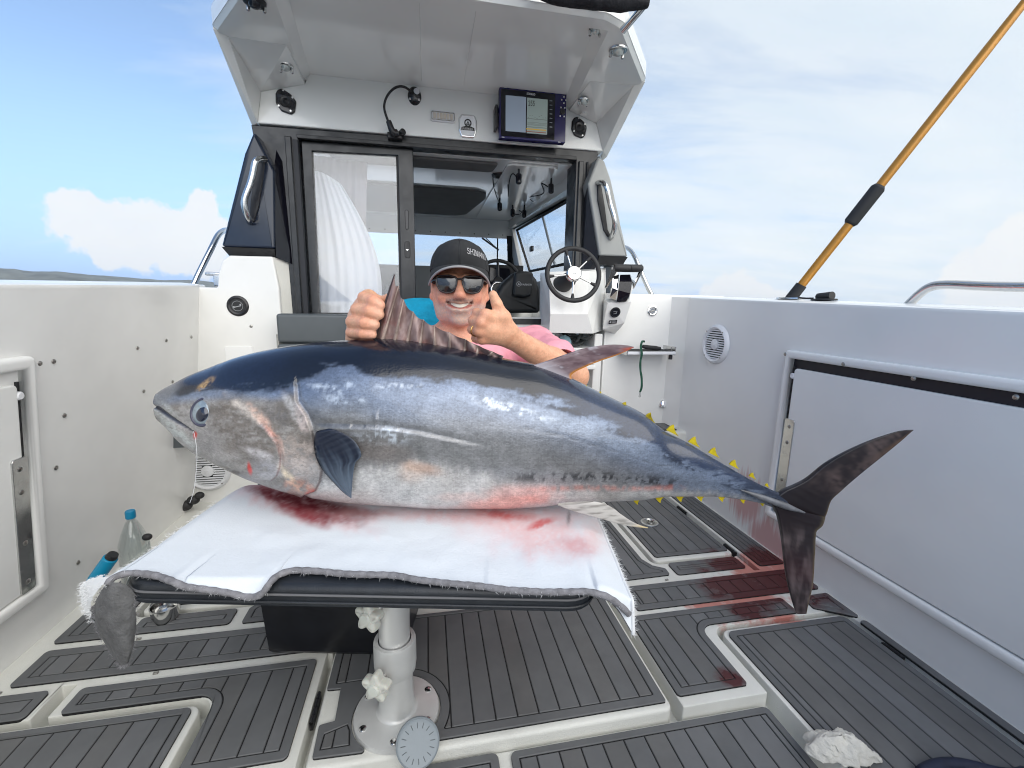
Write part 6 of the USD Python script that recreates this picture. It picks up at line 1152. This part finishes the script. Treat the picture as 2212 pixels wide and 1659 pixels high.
lb0 = ony(213, 1242, 1.22); lb1 = ony(240, 1204, 1.22); dd = lb1-lb0; bl = thing('blue_tube', lb0, 'bright blue cylinder leaning on the wall below the bottle', 'tube'); part(bl, 'tube', tube([lb0-dd*.35, lb0, lb1-dd*.05, lb1], [.017, .017, .017, .013], 16), look('tube_blue', (.0, .22, .38), .3), 50); part(bl, 'cap', tube([lb1, lb1+dd*.18], [.014, .012], 14), 'black_plastic', 50)
blk = thing('socket_box', ony(405, 1085, 2.12), 'small black fittings low on the bulkhead under the port speaker', 'fitting')
for (u, v), r in (((400, 1092), .030), ((418, 1080), .026), ((431, 1070), .020), ((318, 1160), .014)): part(blk, 'cap', ball(r, ony(u, v, 2.10 if u > 350 else 1.5), 2, (1, .8, .8)), 'black_rubber', True)
rg = onz(1812, 1622, .004); ga = np.linspace(0, 2*math.pi, 97)[:-1]; gr = np.linspace(0, 1, 40); RG = []
for r in gr:
    row = []
    for t in ga:
        k = 1+.22*math.sin(2*t+.6)+.10*math.sin(5*t+1)+.05*math.sin(11*t); R0 = .050*k*r*(1+.04*math.sin(9*t)*r); x, y = R0*math.cos(t)*1.2, R0*math.sin(t)*.85
        fold = sum(a*abs(math.sin(x*c*f+y*d*f+q)) for a, f, c, d, q in ((.006, 60, .9, .5, .3), (.005, 96, -.4, .9, 1.2)))
        row.append((x, y, max(0, (1-r**2.2))**.7*(.030+fold+.005*math.sin(3*t+r*4))+.004*(1-r)))
    RG.append(row)
RG = np.array(RG).reshape(-1, 3); RG = RG @ np.array([[math.cos(-.55), math.sin(-.55), 0], [-math.sin(-.55), math.cos(-.55), 0], [0, 0, 1]]); rm = grid((RG+rg).reshape(40, 96, 3), closed_v=True)
if rm.face_normals[:, 2].mean() < 0: rm.invert()
rm.vertices += (meshkit.fbm(rm.vertices*95, 4, 12)-.5)[:, None]*np.array([.012, .012, .012])
single('rag', rm, look('rag_white', (.66, .64, .58), .95, var=.2, vscale=40, bump=.6, bscale=300, bdist=.002), 'crumpled white rag on the deck mat near the stern', 'rag', smooth=True)
rb2 = onz(2075, 1652, .01); nv = MB(); 
single('strap', cat(tube(spline(np.array([onz(1990, 1668, .012), onz(2040, 1650, .014), onz(2085, 1652, .014), onz(2140, 1665, .012), onz(2215, 1668, .012)]), 6), .011, 10)), look('navy_web', (.012, .018, .045), .7, var=.4, vscale=50, bump=.5, bscale=200), 'dark blue strap lying on the deck mat at the frame edge', 'strap', smooth=True)
# ================================================================ THE MAN (one continuous body from a blended distance field)
REAL = .8                                  # scene units to metres, for body sizes
def toL(P): P = np.asarray(P, float); return np.stack([P @ HS, P @ HF, P[..., 2]], -1)*REAL
def dl(u, v, d): return toL(ond(u, v, d))
class Field:
    def __init__(s, lo, hi, h): 
        s.lo, s.h = np.array(lo), h; s.n = np.ceil((np.array(hi)-lo)/h).astype(int)+1; s.F = np.full(s.n, .06, np.float32)
        s.ax = [lo[k]+np.arange(s.n[k])*h for k in range(3)]
    def blk(s, lo, hi):
        a = np.clip(np.floor((lo-s.lo)/s.h).astype(int), 0, s.n); b = np.clip(np.ceil((hi-s.lo)/s.h).astype(int)+1, 0, s.n)
        sl = tuple(slice(x, y) for x, y in zip(a, b)); return sl, np.meshgrid(*[s.ax[k][sl[k]] for k in range(3)], indexing='ij')
    def put(s, sl, d, k, sub=False):
        A = s.F[sl]
        if A.size == 0: return
        d = d.astype(np.float32)
        if sub: 
            hh = np.clip(.5-.5*(A+d)/k, 0, 1); s.F[sl] = A*(1-hh)+(-d)*hh+k*hh*(1-hh)
        else: 
            hh = np.clip(.5+.5*(d-A)/k, 0, 1); s.F[sl] = d*(1-hh)+A*hh-k*hh*(1-hh)
    def cone(s, a, b, ra, rb, k=.012, sub=False):
        a, b = np.asarray(a, float), np.asarray(b, float); m = max(ra, rb)+.045
        sl, (X, Y, Z) = s.blk(np.minimum(a, b)-m, np.maximum(a, b)+m); d = b-a; L2 = max(d @ d, 1e-9)
        t = np.clip(((X-a[0])*d[0]+(Y-a[1])*d[1]+(Z-a[2])*d[2])/L2, 0, 1)
        s.put(sl, np.sqrt((X-a[0]-t*d[0])**2+(Y-a[1]-t*d[1])**2+(Z-a[2]-t*d[2])**2)-(ra+(rb-ra)*t), k, sub)
    def ell(s, c, r, R=np.eye(3), k=.015, sub=False):
        c, r = np.asarray(c, float), np.asarray(r, float); m = r.max()+.045
        sl, (X, Y, Z) = s.blk(c-m, c+m); q = np.stack([X-c[0], Y-c[1], Z-c[2]], -1) @ R; k0 = np.linalg.norm(q/r, axis=-1); k1 = np.linalg.norm(q/r**2, axis=-1)
        s.put(sl, k0*(k0-1)/np.maximum(k1, 1e-6), k, sub)
    def mesh(s):
        F = s.F; I = F < 0; n = F.shape; dims = tuple(x-1 for x in n); cnt = np.zeros(dims, np.float32); acc = np.zeros(dims+(3,), np.float32)
        off = [(i, j, k) for i in (0, 1) for j in (0, 1) for k in (0, 1)]
        cor = lambda A, o: A[o[0]:n[0]-1+o[0], o[1]:n[1]-1+o[1], o[2]:n[2]-1+o[2]]
        sumI = sum(cor(I, o).astype(np.int8) for o in off); act = (sumI > 0) & (sumI < 8); ids = np.argwhere(act); g = lambda o: F[ids[:, 0]+o[0], ids[:, 1]+o[1], ids[:, 2]+o[2]]
        va = np.zeros((len(ids), 3)); vc = np.zeros(len(ids))
        for o in off:
            for a in range(3):
                if o[a]: continue
                o2 = list(o); o2[a] = 1; f0, f1 = g(o), g(o2); m = (f0 < 0) != (f1 < 0); t = np.where(m, f0/np.where(m, f0-f1, 1), 0); p = np.tile(np.array(o, float), (len(ids), 1)); p[:, a] += t; va += p*m[:, None]; vc += m
        V = s.lo+(ids+va/vc[:, None])*s.h; num = np.full(dims, -1, np.int64); num[act] = np.arange(len(ids)); Q = []
        for a in range(3):
            b, c = (a+1) % 3, (a+2) % 3; sl0 = [slice(1, -1)]*3; sl1 = [slice(1, -1)]*3; sl0[a] = slice(0, n[a]-1); sl1[a] = slice(1, n[a]); A, B = I[tuple(sl0)], I[tuple(sl1)]
            e = np.argwhere(A != B); fl = A[tuple(e.T)]; base = e.copy(); base[:, b] += 1; base[:, c] += 1
            def vid(db, dc): q = base.copy(); q[:, b] -= db; q[:, c] -= dc; return num[q[:, 0], q[:, 1], q[:, 2]]
            q = np.stack([vid(1, 1), vid(0, 1), vid(0, 0), vid(1, 0)], 1); q[~fl] = q[~fl][:, ::-1]; Q.append(q)
        Q = np.vstack(Q); Q = Q[(Q >= 0).all(1)]; return V, np.vstack([Q[:, [0, 1, 2]], Q[:, [0, 2, 3]]])
def fromL(V): V = np.asarray(V, float)/REAL; return HS*V[..., 0:1]+HF*V[..., 1:2]+np.array([0, 0, 1.])*V[..., 2:3]
HO = dl(993, 614, 1.70)                     # head centre at eye height
hy = math.atan2(HO[0], HO[1])               # the face turns to the camera
Rh = np.array([[math.cos(hy), -math.sin(hy), 0], [-math.sin(hy), -math.cos(hy), 0], [0, 0, 1.]]).T   # columns: right (x), forward (y), up
def hp_(x, y, z): return HO+Rh @ np.array([x, y, z])
fl_ = Field((-.55, .72, -.01), (.34, 1.68, .96), .0036)
F_c = lambda a, b, ra, rb, k=.012, sub=False: fl_.cone(a, b, ra, rb, k, sub)
# head
fl_.ell(hp_(0, -.018, .045), (.077, .096, .088), Rh); fl_.ell(hp_(0, .022, -.030), (.066, .070, .088), Rh, .03); fl_.ell(hp_(0, .030, -.085), (.050, .050, .036), Rh, .025)
for s in (-1, 1):
    F_c(hp_(s*.061, .0, -.035), hp_(s*.050, .025, -.088), .022, .019, .03); fl_.ell(hp_(s*.040, .062, -.036), (.024, .022, .021), Rh, .018)
    fl_.ell(hp_(s*.0805, -.004, -.012), (.008, .021, .034), Rh, .006); fl_.ell(hp_(s*.0885, .002, -.010), (.004, .011, .020), Rh, .004, True); fl_.ell(hp_(s*.083, .002, -.038), (.008, .010, .011), Rh, .006)
    fl_.ell(hp_(s*.031, .092, .0), (.017, .014, .012), Rh, .012, True); fl_.ell(hp_(s*.031, .078, .0), (.012, .012, .011), Rh, .003); F_c(hp_(s*.016, .092, .018), hp_(s*.046, .080, .020), .009, .007, .012)
    fl_.ell(hp_(s*.0135, .099, -.038), (.0095, .010, .0085), Rh, .007); fl_.ell(hp_(s*.0075, .104, -.0455), (.0035, .005, .003), Rh, .003, True)
    F_c(hp_(s*.021, .101, -.036), hp_(s*.041, .086, -.058), .0035, .002, .012, True)
F_c(hp_(0, .090, .006), hp_(0, .108, -.030), .0095, .0125, .012); fl_.ell(hp_(0, .111, -.034), (.0125, .0115, .011), Rh, .008)
fl_.ell(hp_(0, .072, -.106), (.022, .018, .016), Rh, .02); fl_.ell(hp_(0, .084, -.050), (.030, .014, .010), Rh, .016); fl_.ell(hp_(0, .080, -.080), (.026, .014, .010), Rh, .014)
arc = [(-.033, .078, -.0555), (-.018, .0905, -.0625), (0, .0945, -.0645), (.018, .0905, -.0625), (.033, .078, -.0555)]
for a, b in zip(arc[:-1], arc[1:]): F_c(hp_(*a)+[0, 0, .0062], hp_(*b)+[0, 0, .0062], .0055, .0055, .008); F_c(hp_(*a)+[0, 0, -.0110], hp_(*b)+[0, 0, -.0110], .0058, .0058, .008)
for a, b in zip(arc[:-1], arc[1:]): F_c(hp_(a[0]*.92, a[1]+.004, a[2]-.001), hp_(b[0]*.92, b[1]+.004, b[2]-.001), .0066, .0066, .003, True)
# neck, chest, shoulders
NB = hp_(0, -.055, -.19); F_c(hp_(0, -.025, -.07), NB, .056, .062, .03)
SHL, SHR = dl(1150, 752, 1.80), dl(842, 756, 1.80)
F_c(NB, SHL, .06, .058, .05); F_c(NB, SHR, .06, .058, .05)
HIPC = NB+np.array([.01, .02, -.47]); HIPC[2] = max(HIPC[2], .13); F_c(NB+[0, 0, -.08], HIPC, .13, .135, .06)
# arms
ELL, WRL = dl(1240, 812, 1.44), dl(1101, 727, 1.235)
F_c(SHL, SHL*.5+ELL*.5, .054, .047, .03); F_c(SHL*.5+ELL*.5, ELL, .046, .036, .02); F_c(ELL, ELL*.62+WRL*.38, .035, .0345, .02); F_c(ELL*.62+WRL*.38, WRL, .0345, .0235, .02)
ELR, WRR = dl(798, 850, 1.36), dl(783, 735, 1.085)
F_c(SHR, ELR, .054, .040, .02); F_c(ELR, ELR*.6+WRR*.4, .039, .037, .02); F_c(ELR*.6+WRR*.4, WRR, .037, .027, .02)
# legs folded under him
for s in (-1, 1):
    hp0 = HIPC+[s*.08, 0, -.02]; kn = HIPC+[s*.17, -.30, -.05]; kn[2] = .075; an = kn+[s*-.05, .36, -.02]; an[2] = .05
    F_c(hp0, kn, .085, .062, .03); F_c(kn, an, .055, .038, .02); F_c(an, an+[0, .10, -.01], .036, .028, .02)
# left hand, thumb up
wr = WRL; mcp = [dl(1049, 681, 1.172), dl(1039, 698, 1.165), dl(1035, 716, 1.170), dl(1041, 734, 1.185)]; pip = [dl(1030, 676, 1.205), dl(1022, 693, 1.20), dl(1020, 712, 1.205), dl(1027, 731, 1.215)]; dip = [dl(1035, 680, 1.245), dl(1027, 697, 1.245), dl(1025, 716, 1.245), dl(1031, 734, 1.245)]; tip = [dl(1056, 686, 1.25), dl(1051, 701, 1.25), dl(1049, 717, 1.25), dl(1051, 732, 1.25)]
for i in range(4):
    r = (.0105, .0108, .0102, .0090)[i]; F_c(wr+(mcp[i]-wr)*.12, mcp[i], .0155, r+.0012, .009); F_c(mcp[i], pip[i], r+.001, r, .0045); F_c(pip[i], dip[i], r, r*.95, .004); F_c(dip[i], tip[i], r*.95, r*.85, .004)
F_c(wr, (mcp[1]+mcp[2])/2*.6+wr*.4, .022, .018, .018)
tm_ = [dl(1098, 712, 1.215), dl(1088, 686, 1.20), dl(1073, 656, 1.19), dl(1065, 637, 1.188)]
F_c(tm_[0], tm_[1], .019, .0145, .014); F_c(tm_[1], tm_[2], .0135, .0112, .006); F_c(tm_[2], tm_[3], .0115, .0098, .005); F_c(tm_[1], mcp[0], .012, .010, .012)
# right hand round the fin's front spine
a_ = [((796, 642, 1.035), (787, 644, .985), (808, 651, .958), (820, 659, .958), .0119), ((785, 666, 1.045), (772, 669, .985), (800, 673, .955), (818, 679, .957), .0121), ((776, 692, 1.045), (761, 695, .985), (788, 698, .955), (809, 701, .957), .0116), ((774, 716, 1.045), (759, 718, .990), (784, 720, .960), (804, 722, .960), .0104)]
for m_, p_, d_, t_x, r in a_:
    m_, p_, d_, t_x = (dl(*x) for x in (m_, p_, d_, t_x)); F_c(WRR*.35+m_*.65, m_, .019, r+.002, .014); F_c(m_, p_, r+.001, r, .004); F_c(p_, d_, r, r-.0008, .002); F_c(d_, t_x, r-.0008, r*.82, .002)
pc_ = dl(790, 690, 1.06); F_c(WRR, pc_, .027, .026, .02); F_c(pc_, dl(800, 660, 1.055), .024, .02, .02); F_c(dl(798, 668, 1.07), dl(822, 655, 1.04), .015, .012, .01); F_c(dl(822, 655, 1.04), dl(842, 645, 1.015), .012, .010, .006)
Vb, Fb_ = fl_.mesh()
H_ = (Vb-HO) @ Rh; x, y, z = H_.T; ish = (np.abs(x) < .12) & (np.abs(y) < .16) & (z > -.16) & (z < .2)
nzv = meshkit.fbm(Vb*90, 4, 2)-.5; nzs = meshkit.fbm(Vb*420, 2, 5)-.5; nzk = meshkit.fbm(Vb*160, 3, 9)-.5; nzl = meshkit.fbm(Vb*22, 3, 6)-.5
sk = mixc(lin(224, 173, 140)[None], lin(207, 146, 114)[None], smooth01(.5+2.2*nzv)); sk = mixc(sk, lin(224, 158, 132), np.clip(.5+1.5*nzl, 0, .6))
arm = ~ish; sk = np.where(arm[:, None], mixc(sk, lin(216, 168, 132), np.clip(.45+1.2*nzl, 0, 1)), sk)
G_ = lambda c, r: np.exp(-(((H_-np.array(c))/np.array(r))**2).sum(1))*ish
red_ = lin(216, 136, 114); sk = np.clip(sk*(1+.22*nzk[:, None]), 0, .9); sk = mixc(sk, red_, .45*np.clip(G_((.045, .07, -.03), (.03, .05, .024))+G_((-.045, .07, -.03), (.03, .05, .024))+G_((0, .11, -.033), (.018, .03, .016))+G_((.09, 0, -.01), (.02, .03, .05))+G_((-.09, 0, -.01), (.02, .03, .05)), 0, 1))
bd_ = smooth01((-.047-z)/.022)*smooth01((y+.005)/.05)*smooth01((z+.135)/.02); mo = np.exp(-((z+.0475+.10*np.abs(x))/.0085)**2)*(np.abs(x) < .040)*smooth01((y-.06)/.02)
sk = mixc(sk, lin(178, 160, 152), np.clip(bd_*ish*(.75+1.5*nzs+.4*nzv), 0, .9)); sk = mixc(sk, lin(118, 106, 100), np.clip(mo*ish*(.8+1.4*nzs), 0, .9))
lipd = np.min([np.linalg.norm(H_-(np.array(a)*(1-t)+np.array(b)*t), axis=1) for a, b in zip(arc[:-1], arc[1:]) for t in (0, .5, 1)], axis=0)
sk = mixc(sk, lin(178, 92, 84), .75*smooth01((.0125-lipd)/.005)*ish*(z < -.0615+.9*x*x/.04*.05)); sk = mixc(sk, lin(70, 24, 24), .9*smooth01((.0040-lipd)/.002)*ish)
sk = mixc(sk, lin(120, 108, 100), .75*ish*smooth01((.075-y)/.06)*smooth01((np.abs(x)-.064)/.01)*smooth01((z-.004)/.02)*(z < .06))
# redder knuckles and paler nails on the hands
kd = np.min([np.linalg.norm(Vb-q, axis=1) for q in mcp+pip+[dl(*r[1]) for r in a_]+[dl(*r[2]) for r in a_]], axis=0); sk = mixc(sk, lin(206, 128, 106), .45*smooth01((.022-kd)/.016)*arm); 
hd_ = np.min([np.linalg.norm(Vb-q, axis=1) for q in [dl(*r[3]) for r in a_]], axis=0); sk = mixc(sk, lin(226, 170, 150), .5*smooth01((.016-hd_)/.01))
painted('skin', .44, 0., .45, bump=.5, bscale=420, bdist=.0008, sss=.06, flake=.09)
man = thing('person', fromL(HIPC*[1, 1, 0]), 'smiling man in black cap and sunglasses crouching behind the fish with a thumb up', 'person')
part(man, 'body', trimesh.Trimesh(fromL(Vb), Fb_, process=False), 'skin', True, np.clip(sk, 0, .9))
# shirt
sh_ = Field((-.45, 1.10, .05), (.30, 1.68, .76), .006)
SHLm, SHRm = SHL*.42+ELL*.58, SHR*.42+ELR*.58
for a, b, ra, rb, k in ((NB+[0, 0, -.015], SHL, .070, .070, .05), (NB+[0, 0, -.015], SHR, .070, .070, .05), (NB+[0, -.01, -.10], HIPC, .152, .155, .06), (NB+[-.05, -.04, -.09], NB+[.05, -.04, -.09], .105, .105, .05), (SHL, SHLm, .066, .072, .03), (SHR, SHRm, .066, .072, .03)): sh_.cone(a, b, ra, rb, k)
sh_.cone(NB+[0, -.02, -.02], NB+[0, -.05, .12], .066, .11, .012, True); sh_.cone(SHLm, ELL, .048, .05, .008, True); sh_.cone(SHRm, ELR, .048, .05, .008, True)
Vs, Fs_ = sh_.mesh(); Vs = Vs+(trimesh.Trimesh(Vs, Fs_, process=False).vertex_normals)*((meshkit.fbm(Vs*[26, 26, 16], 3, 4)-.5)*.016)[:, None]
ms2 = trimesh.Trimesh(Vs, Fs_, process=False); trimesh.smoothing.filter_taubin(ms2, .5, .52, 5)
part(man, 'shirt', trimesh.Trimesh(fromL(ms2.vertices), Fs_, process=False), look('shirt_pink', (.84, .36, .43), .85, var=.12, vscale=40, bump=.35, bscale=500), True)
# collar band round the neck
ca = np.linspace(0, 2*math.pi, 40); colr = np.array([NB+np.array([.072*math.cos(t), -.022+.066*math.sin(t), .020-.030*(math.sin(t) < 0)*abs(math.sin(t))]) for t in ca]); part(man, 'collar', tube(fromL(colr), .0095/REAL*np.ones(40), 8), 'shirt_pink', True)
so_ = Field((-.50, .95, .0), (.35, 1.75, .36), .008)
for s in (-1, 1): so_.cone(HIPC+[s*.07, 0, .02], HIPC+[s*.13, -.16, -.03], .115, .095, .04)
so_.cone(HIPC+[0, 0, .08], HIPC, .15, .15, .04); Vq, Fq = so_.mesh(); part(man, 'shorts', trimesh.Trimesh(fromL(Vq), Fq, process=False), look('shorts_navy', (.03, .04, .07), .85), True)
# teeth
ta = np.linspace(-1, 1, 21); tp_ = np.array([[hp_(.0262*t, .0958-.0118*t*t, -.0592+.0070*t*t), hp_(.0245*t, .0950-.0118*t*t, -.0688+.0088*t*t)] for t in ta]); part(man, 'teeth', grid(fromL(tp_)), look('tooth', (.72, .68, .58), .25), True)
for s in (-1, 1): part(man, 'eye', ball(.0125/REAL, fromL(hp_(s*.031, .079, .0)), 2), look('eye_white', (.7, .68, .66), .2) if 'eye_white' not in M else 'eye_white', True)
# ring
rc = mcp[2]*.55+pip[2]*.45; rd = pip[2]-mcp[2]; part(man, 'ring', put(torus(.0122/REAL, .0014/REAL, 30, 8), frame(fromL(rc), fromL(np.array([.3, .2, 1.])), fromL(rd))), look('gold', (.80, .52, .18), .2, 1.), True)
# cap
def capP(a, t):   # a: heading, t: 0 rim .. 1 top
    rx, ry, h = .089, .110, .072; f = math.sin(a); zz = .036+.010*max(0, f)
    c = math.cos(t*math.pi/2)**.5; q = .004*math.sin(t*math.pi)
    return (rx*c*math.cos(a), -.014+(ry*c+q*max(0, f)*4)*math.sin(a), zz+(h+.010*max(0, f))*math.sin(t*math.pi/2)**.9)
cp3 = np.array([[hp_(*capP(a, t)) for a in np.linspace(0, 2*math.pi, 73)[:-1]] for t in np.linspace(0, 1, 26)]); look('cap_cloth', (.022, .023, .025), .85, var=.25, vscale=60, bump=.5, bscale=900, bdist=.0006)
cm = grid(fromL(cp3), closed_v=True); 
if (cm.face_normals[:72*10] @ (HF*-1)).sum() < 0 and cm.face_normals[-200:, 2].mean() < 0: cm.invert()
cap = part(man, 'cap', cm, 'cap_cloth', True)
part(cap, 'button', ball(.008/REAL, fromL(hp_(*capP(0, 1)))+np.array([0, 0, .002]), 2, (1, 1, .6)), 'cap_cloth', True)
for a in (math.pi/2, math.pi/2-1.05, math.pi/2+1.05, -math.pi/2): part(cap, 'seam', tube(fromL(np.array([hp_(*(np.array(capP(a, t))*[1.006, 1.006, 1.002])) for t in np.linspace(.02, .98, 20)])), .0012, 6), 'black_plastic', True)
def brimP(x, t):   # x -1..1 across, t 0..1 out
    a = math.pi/2-x*1.22; b0 = capP(a, .02); w = .080*(1-.35*x*x)*max(0.0, 1-abs(x)**3.2*.9)
    return (b0[0]*(1+.07*t), b0[1]+w*t, b0[2]-.010*t*t-.030*x*x*t-.006*x*x)
for dz, mtn, nm in ((0, 'cap_cloth', 'brim'),):
    top_ = np.array([[hp_(*brimP(x, t)) for x in np.linspace(-1, 1, 41)] for t in np.linspace(0, 1, 12)]); bot_ = top_-np.array([0, 0, .0035]); part(cap, nm, grid(fromL(np.concatenate([top_, bot_[::-1]], 0)), closed_u=True), mtn, 40)
part(cap, 'brim_edge', tube(fromL(np.array([hp_(*brimP(x, 1.0))-np.array([0, 0, .0018]) for x in np.linspace(-1, 1, 41)])), .0031/REAL, 8), look('edge_grey', (.32, .32, .32), .7), True)
tx = meshkit.text_mesh('SHIMANO', .014, .0004); w_ = tx.bounds[1, 0]; tv_ = tx.vertices.copy(); out_ = []
for X0, Y0, Z0 in tv_:
    s_ = X0/w_; a = math.pi/2-.24-.80*s_; t = .24-.05*s_+.15*(Y0/.014)-.0*s_; p = np.array(capP(a, max(.02, t))); nrm_ = np.array([math.cos(a)/.087, math.sin(a)/.108, .25/.09]); nrm_ /= np.linalg.norm(nrm_); out_.append(hp_(*(p+nrm_*(.0012+Z0))))
part(cap, 'lettering', trimesh.Trimesh(fromL(np.array(out_)), tx.faces, process=False), look('cap_print', (.45, .45, .46), .6), False)
# sunglasses
look('lens_dark', (.010, .009, .010), .04, coat=1.); look('glasses_frame', (.02, .012, .012), .15)
def wrap(x, z, d=0.): return hp_(x, .1045+d-1.9*x*x, z)
sgp = [(.007, .014), (.030, .0185), (.060, .0170), (.066, .011), (.063, -.008), (.054, -.024), (.036, -.0290), (.019, -.026), (.010, -.012)]
gls = None; gls = part(man, 'sunglasses', cat(tube(fromL(np.array([wrap(x, z) for x, z in ((-.0095, .007), (-.005, .0095), (0, .0102), (.005, .0095), (.0095, .007))])), .0030/REAL, 8)), 'glasses_frame', True)
for s in (-1, 1):
    pol = rp([(s*a, b) for a, b in sgp], .009); ring = np.array(pol.exterior.coords)
    part(gls, 'rim', tube(fromL(np.array([wrap(a, b) for a, b in ring])), .0029/REAL, 8), 'glasses_frame', True)
    pts = np.array(pol.segmentize(.004).exterior.coords)[:-1]; tri = trimesh.creation.triangulate_polygon(pol.segmentize(.005), engine='earcut'); cx = pol.centroid
    L_ = []
    for k in np.linspace(0, 1, 8): L_.append([wrap(cx.x+(a-cx.x)*k, cx.y+(b-cx.y)*k, .0022*(1-k*k)) for a, b in pts])
    part(gls, 'lens', grid(fromL(np.array(L_)), closed_v=True), 'lens_dark', True)
    part(gls, 'temple', tube(fromL(np.array([wrap(s*.063, .009, .001), hp_(s*.074, .075, .009), hp_(s*.0815, .03, .006), hp_(s*.083, -.01, .0)])), np.array([.0045, .004, .0032, .0028])/REAL, 8), 'glasses_frame', True)
# hair at the temples and brows
part(man, 'hair', cat(*[tube(fromL(np.array([hp_(s*.0765, .028-.03*t, .034-.055*t*q) for t in np.linspace(0, 1, 6)])), np.array([.004, .006, .0065, .006, .005, .002])/REAL, 7) for s in (-1, 1) for q in (.55, .8, 1.0)]), look('hair_grey', (.12, .105, .095), .8, var=.5, vscale=200, bump=.8, bscale=500), True)
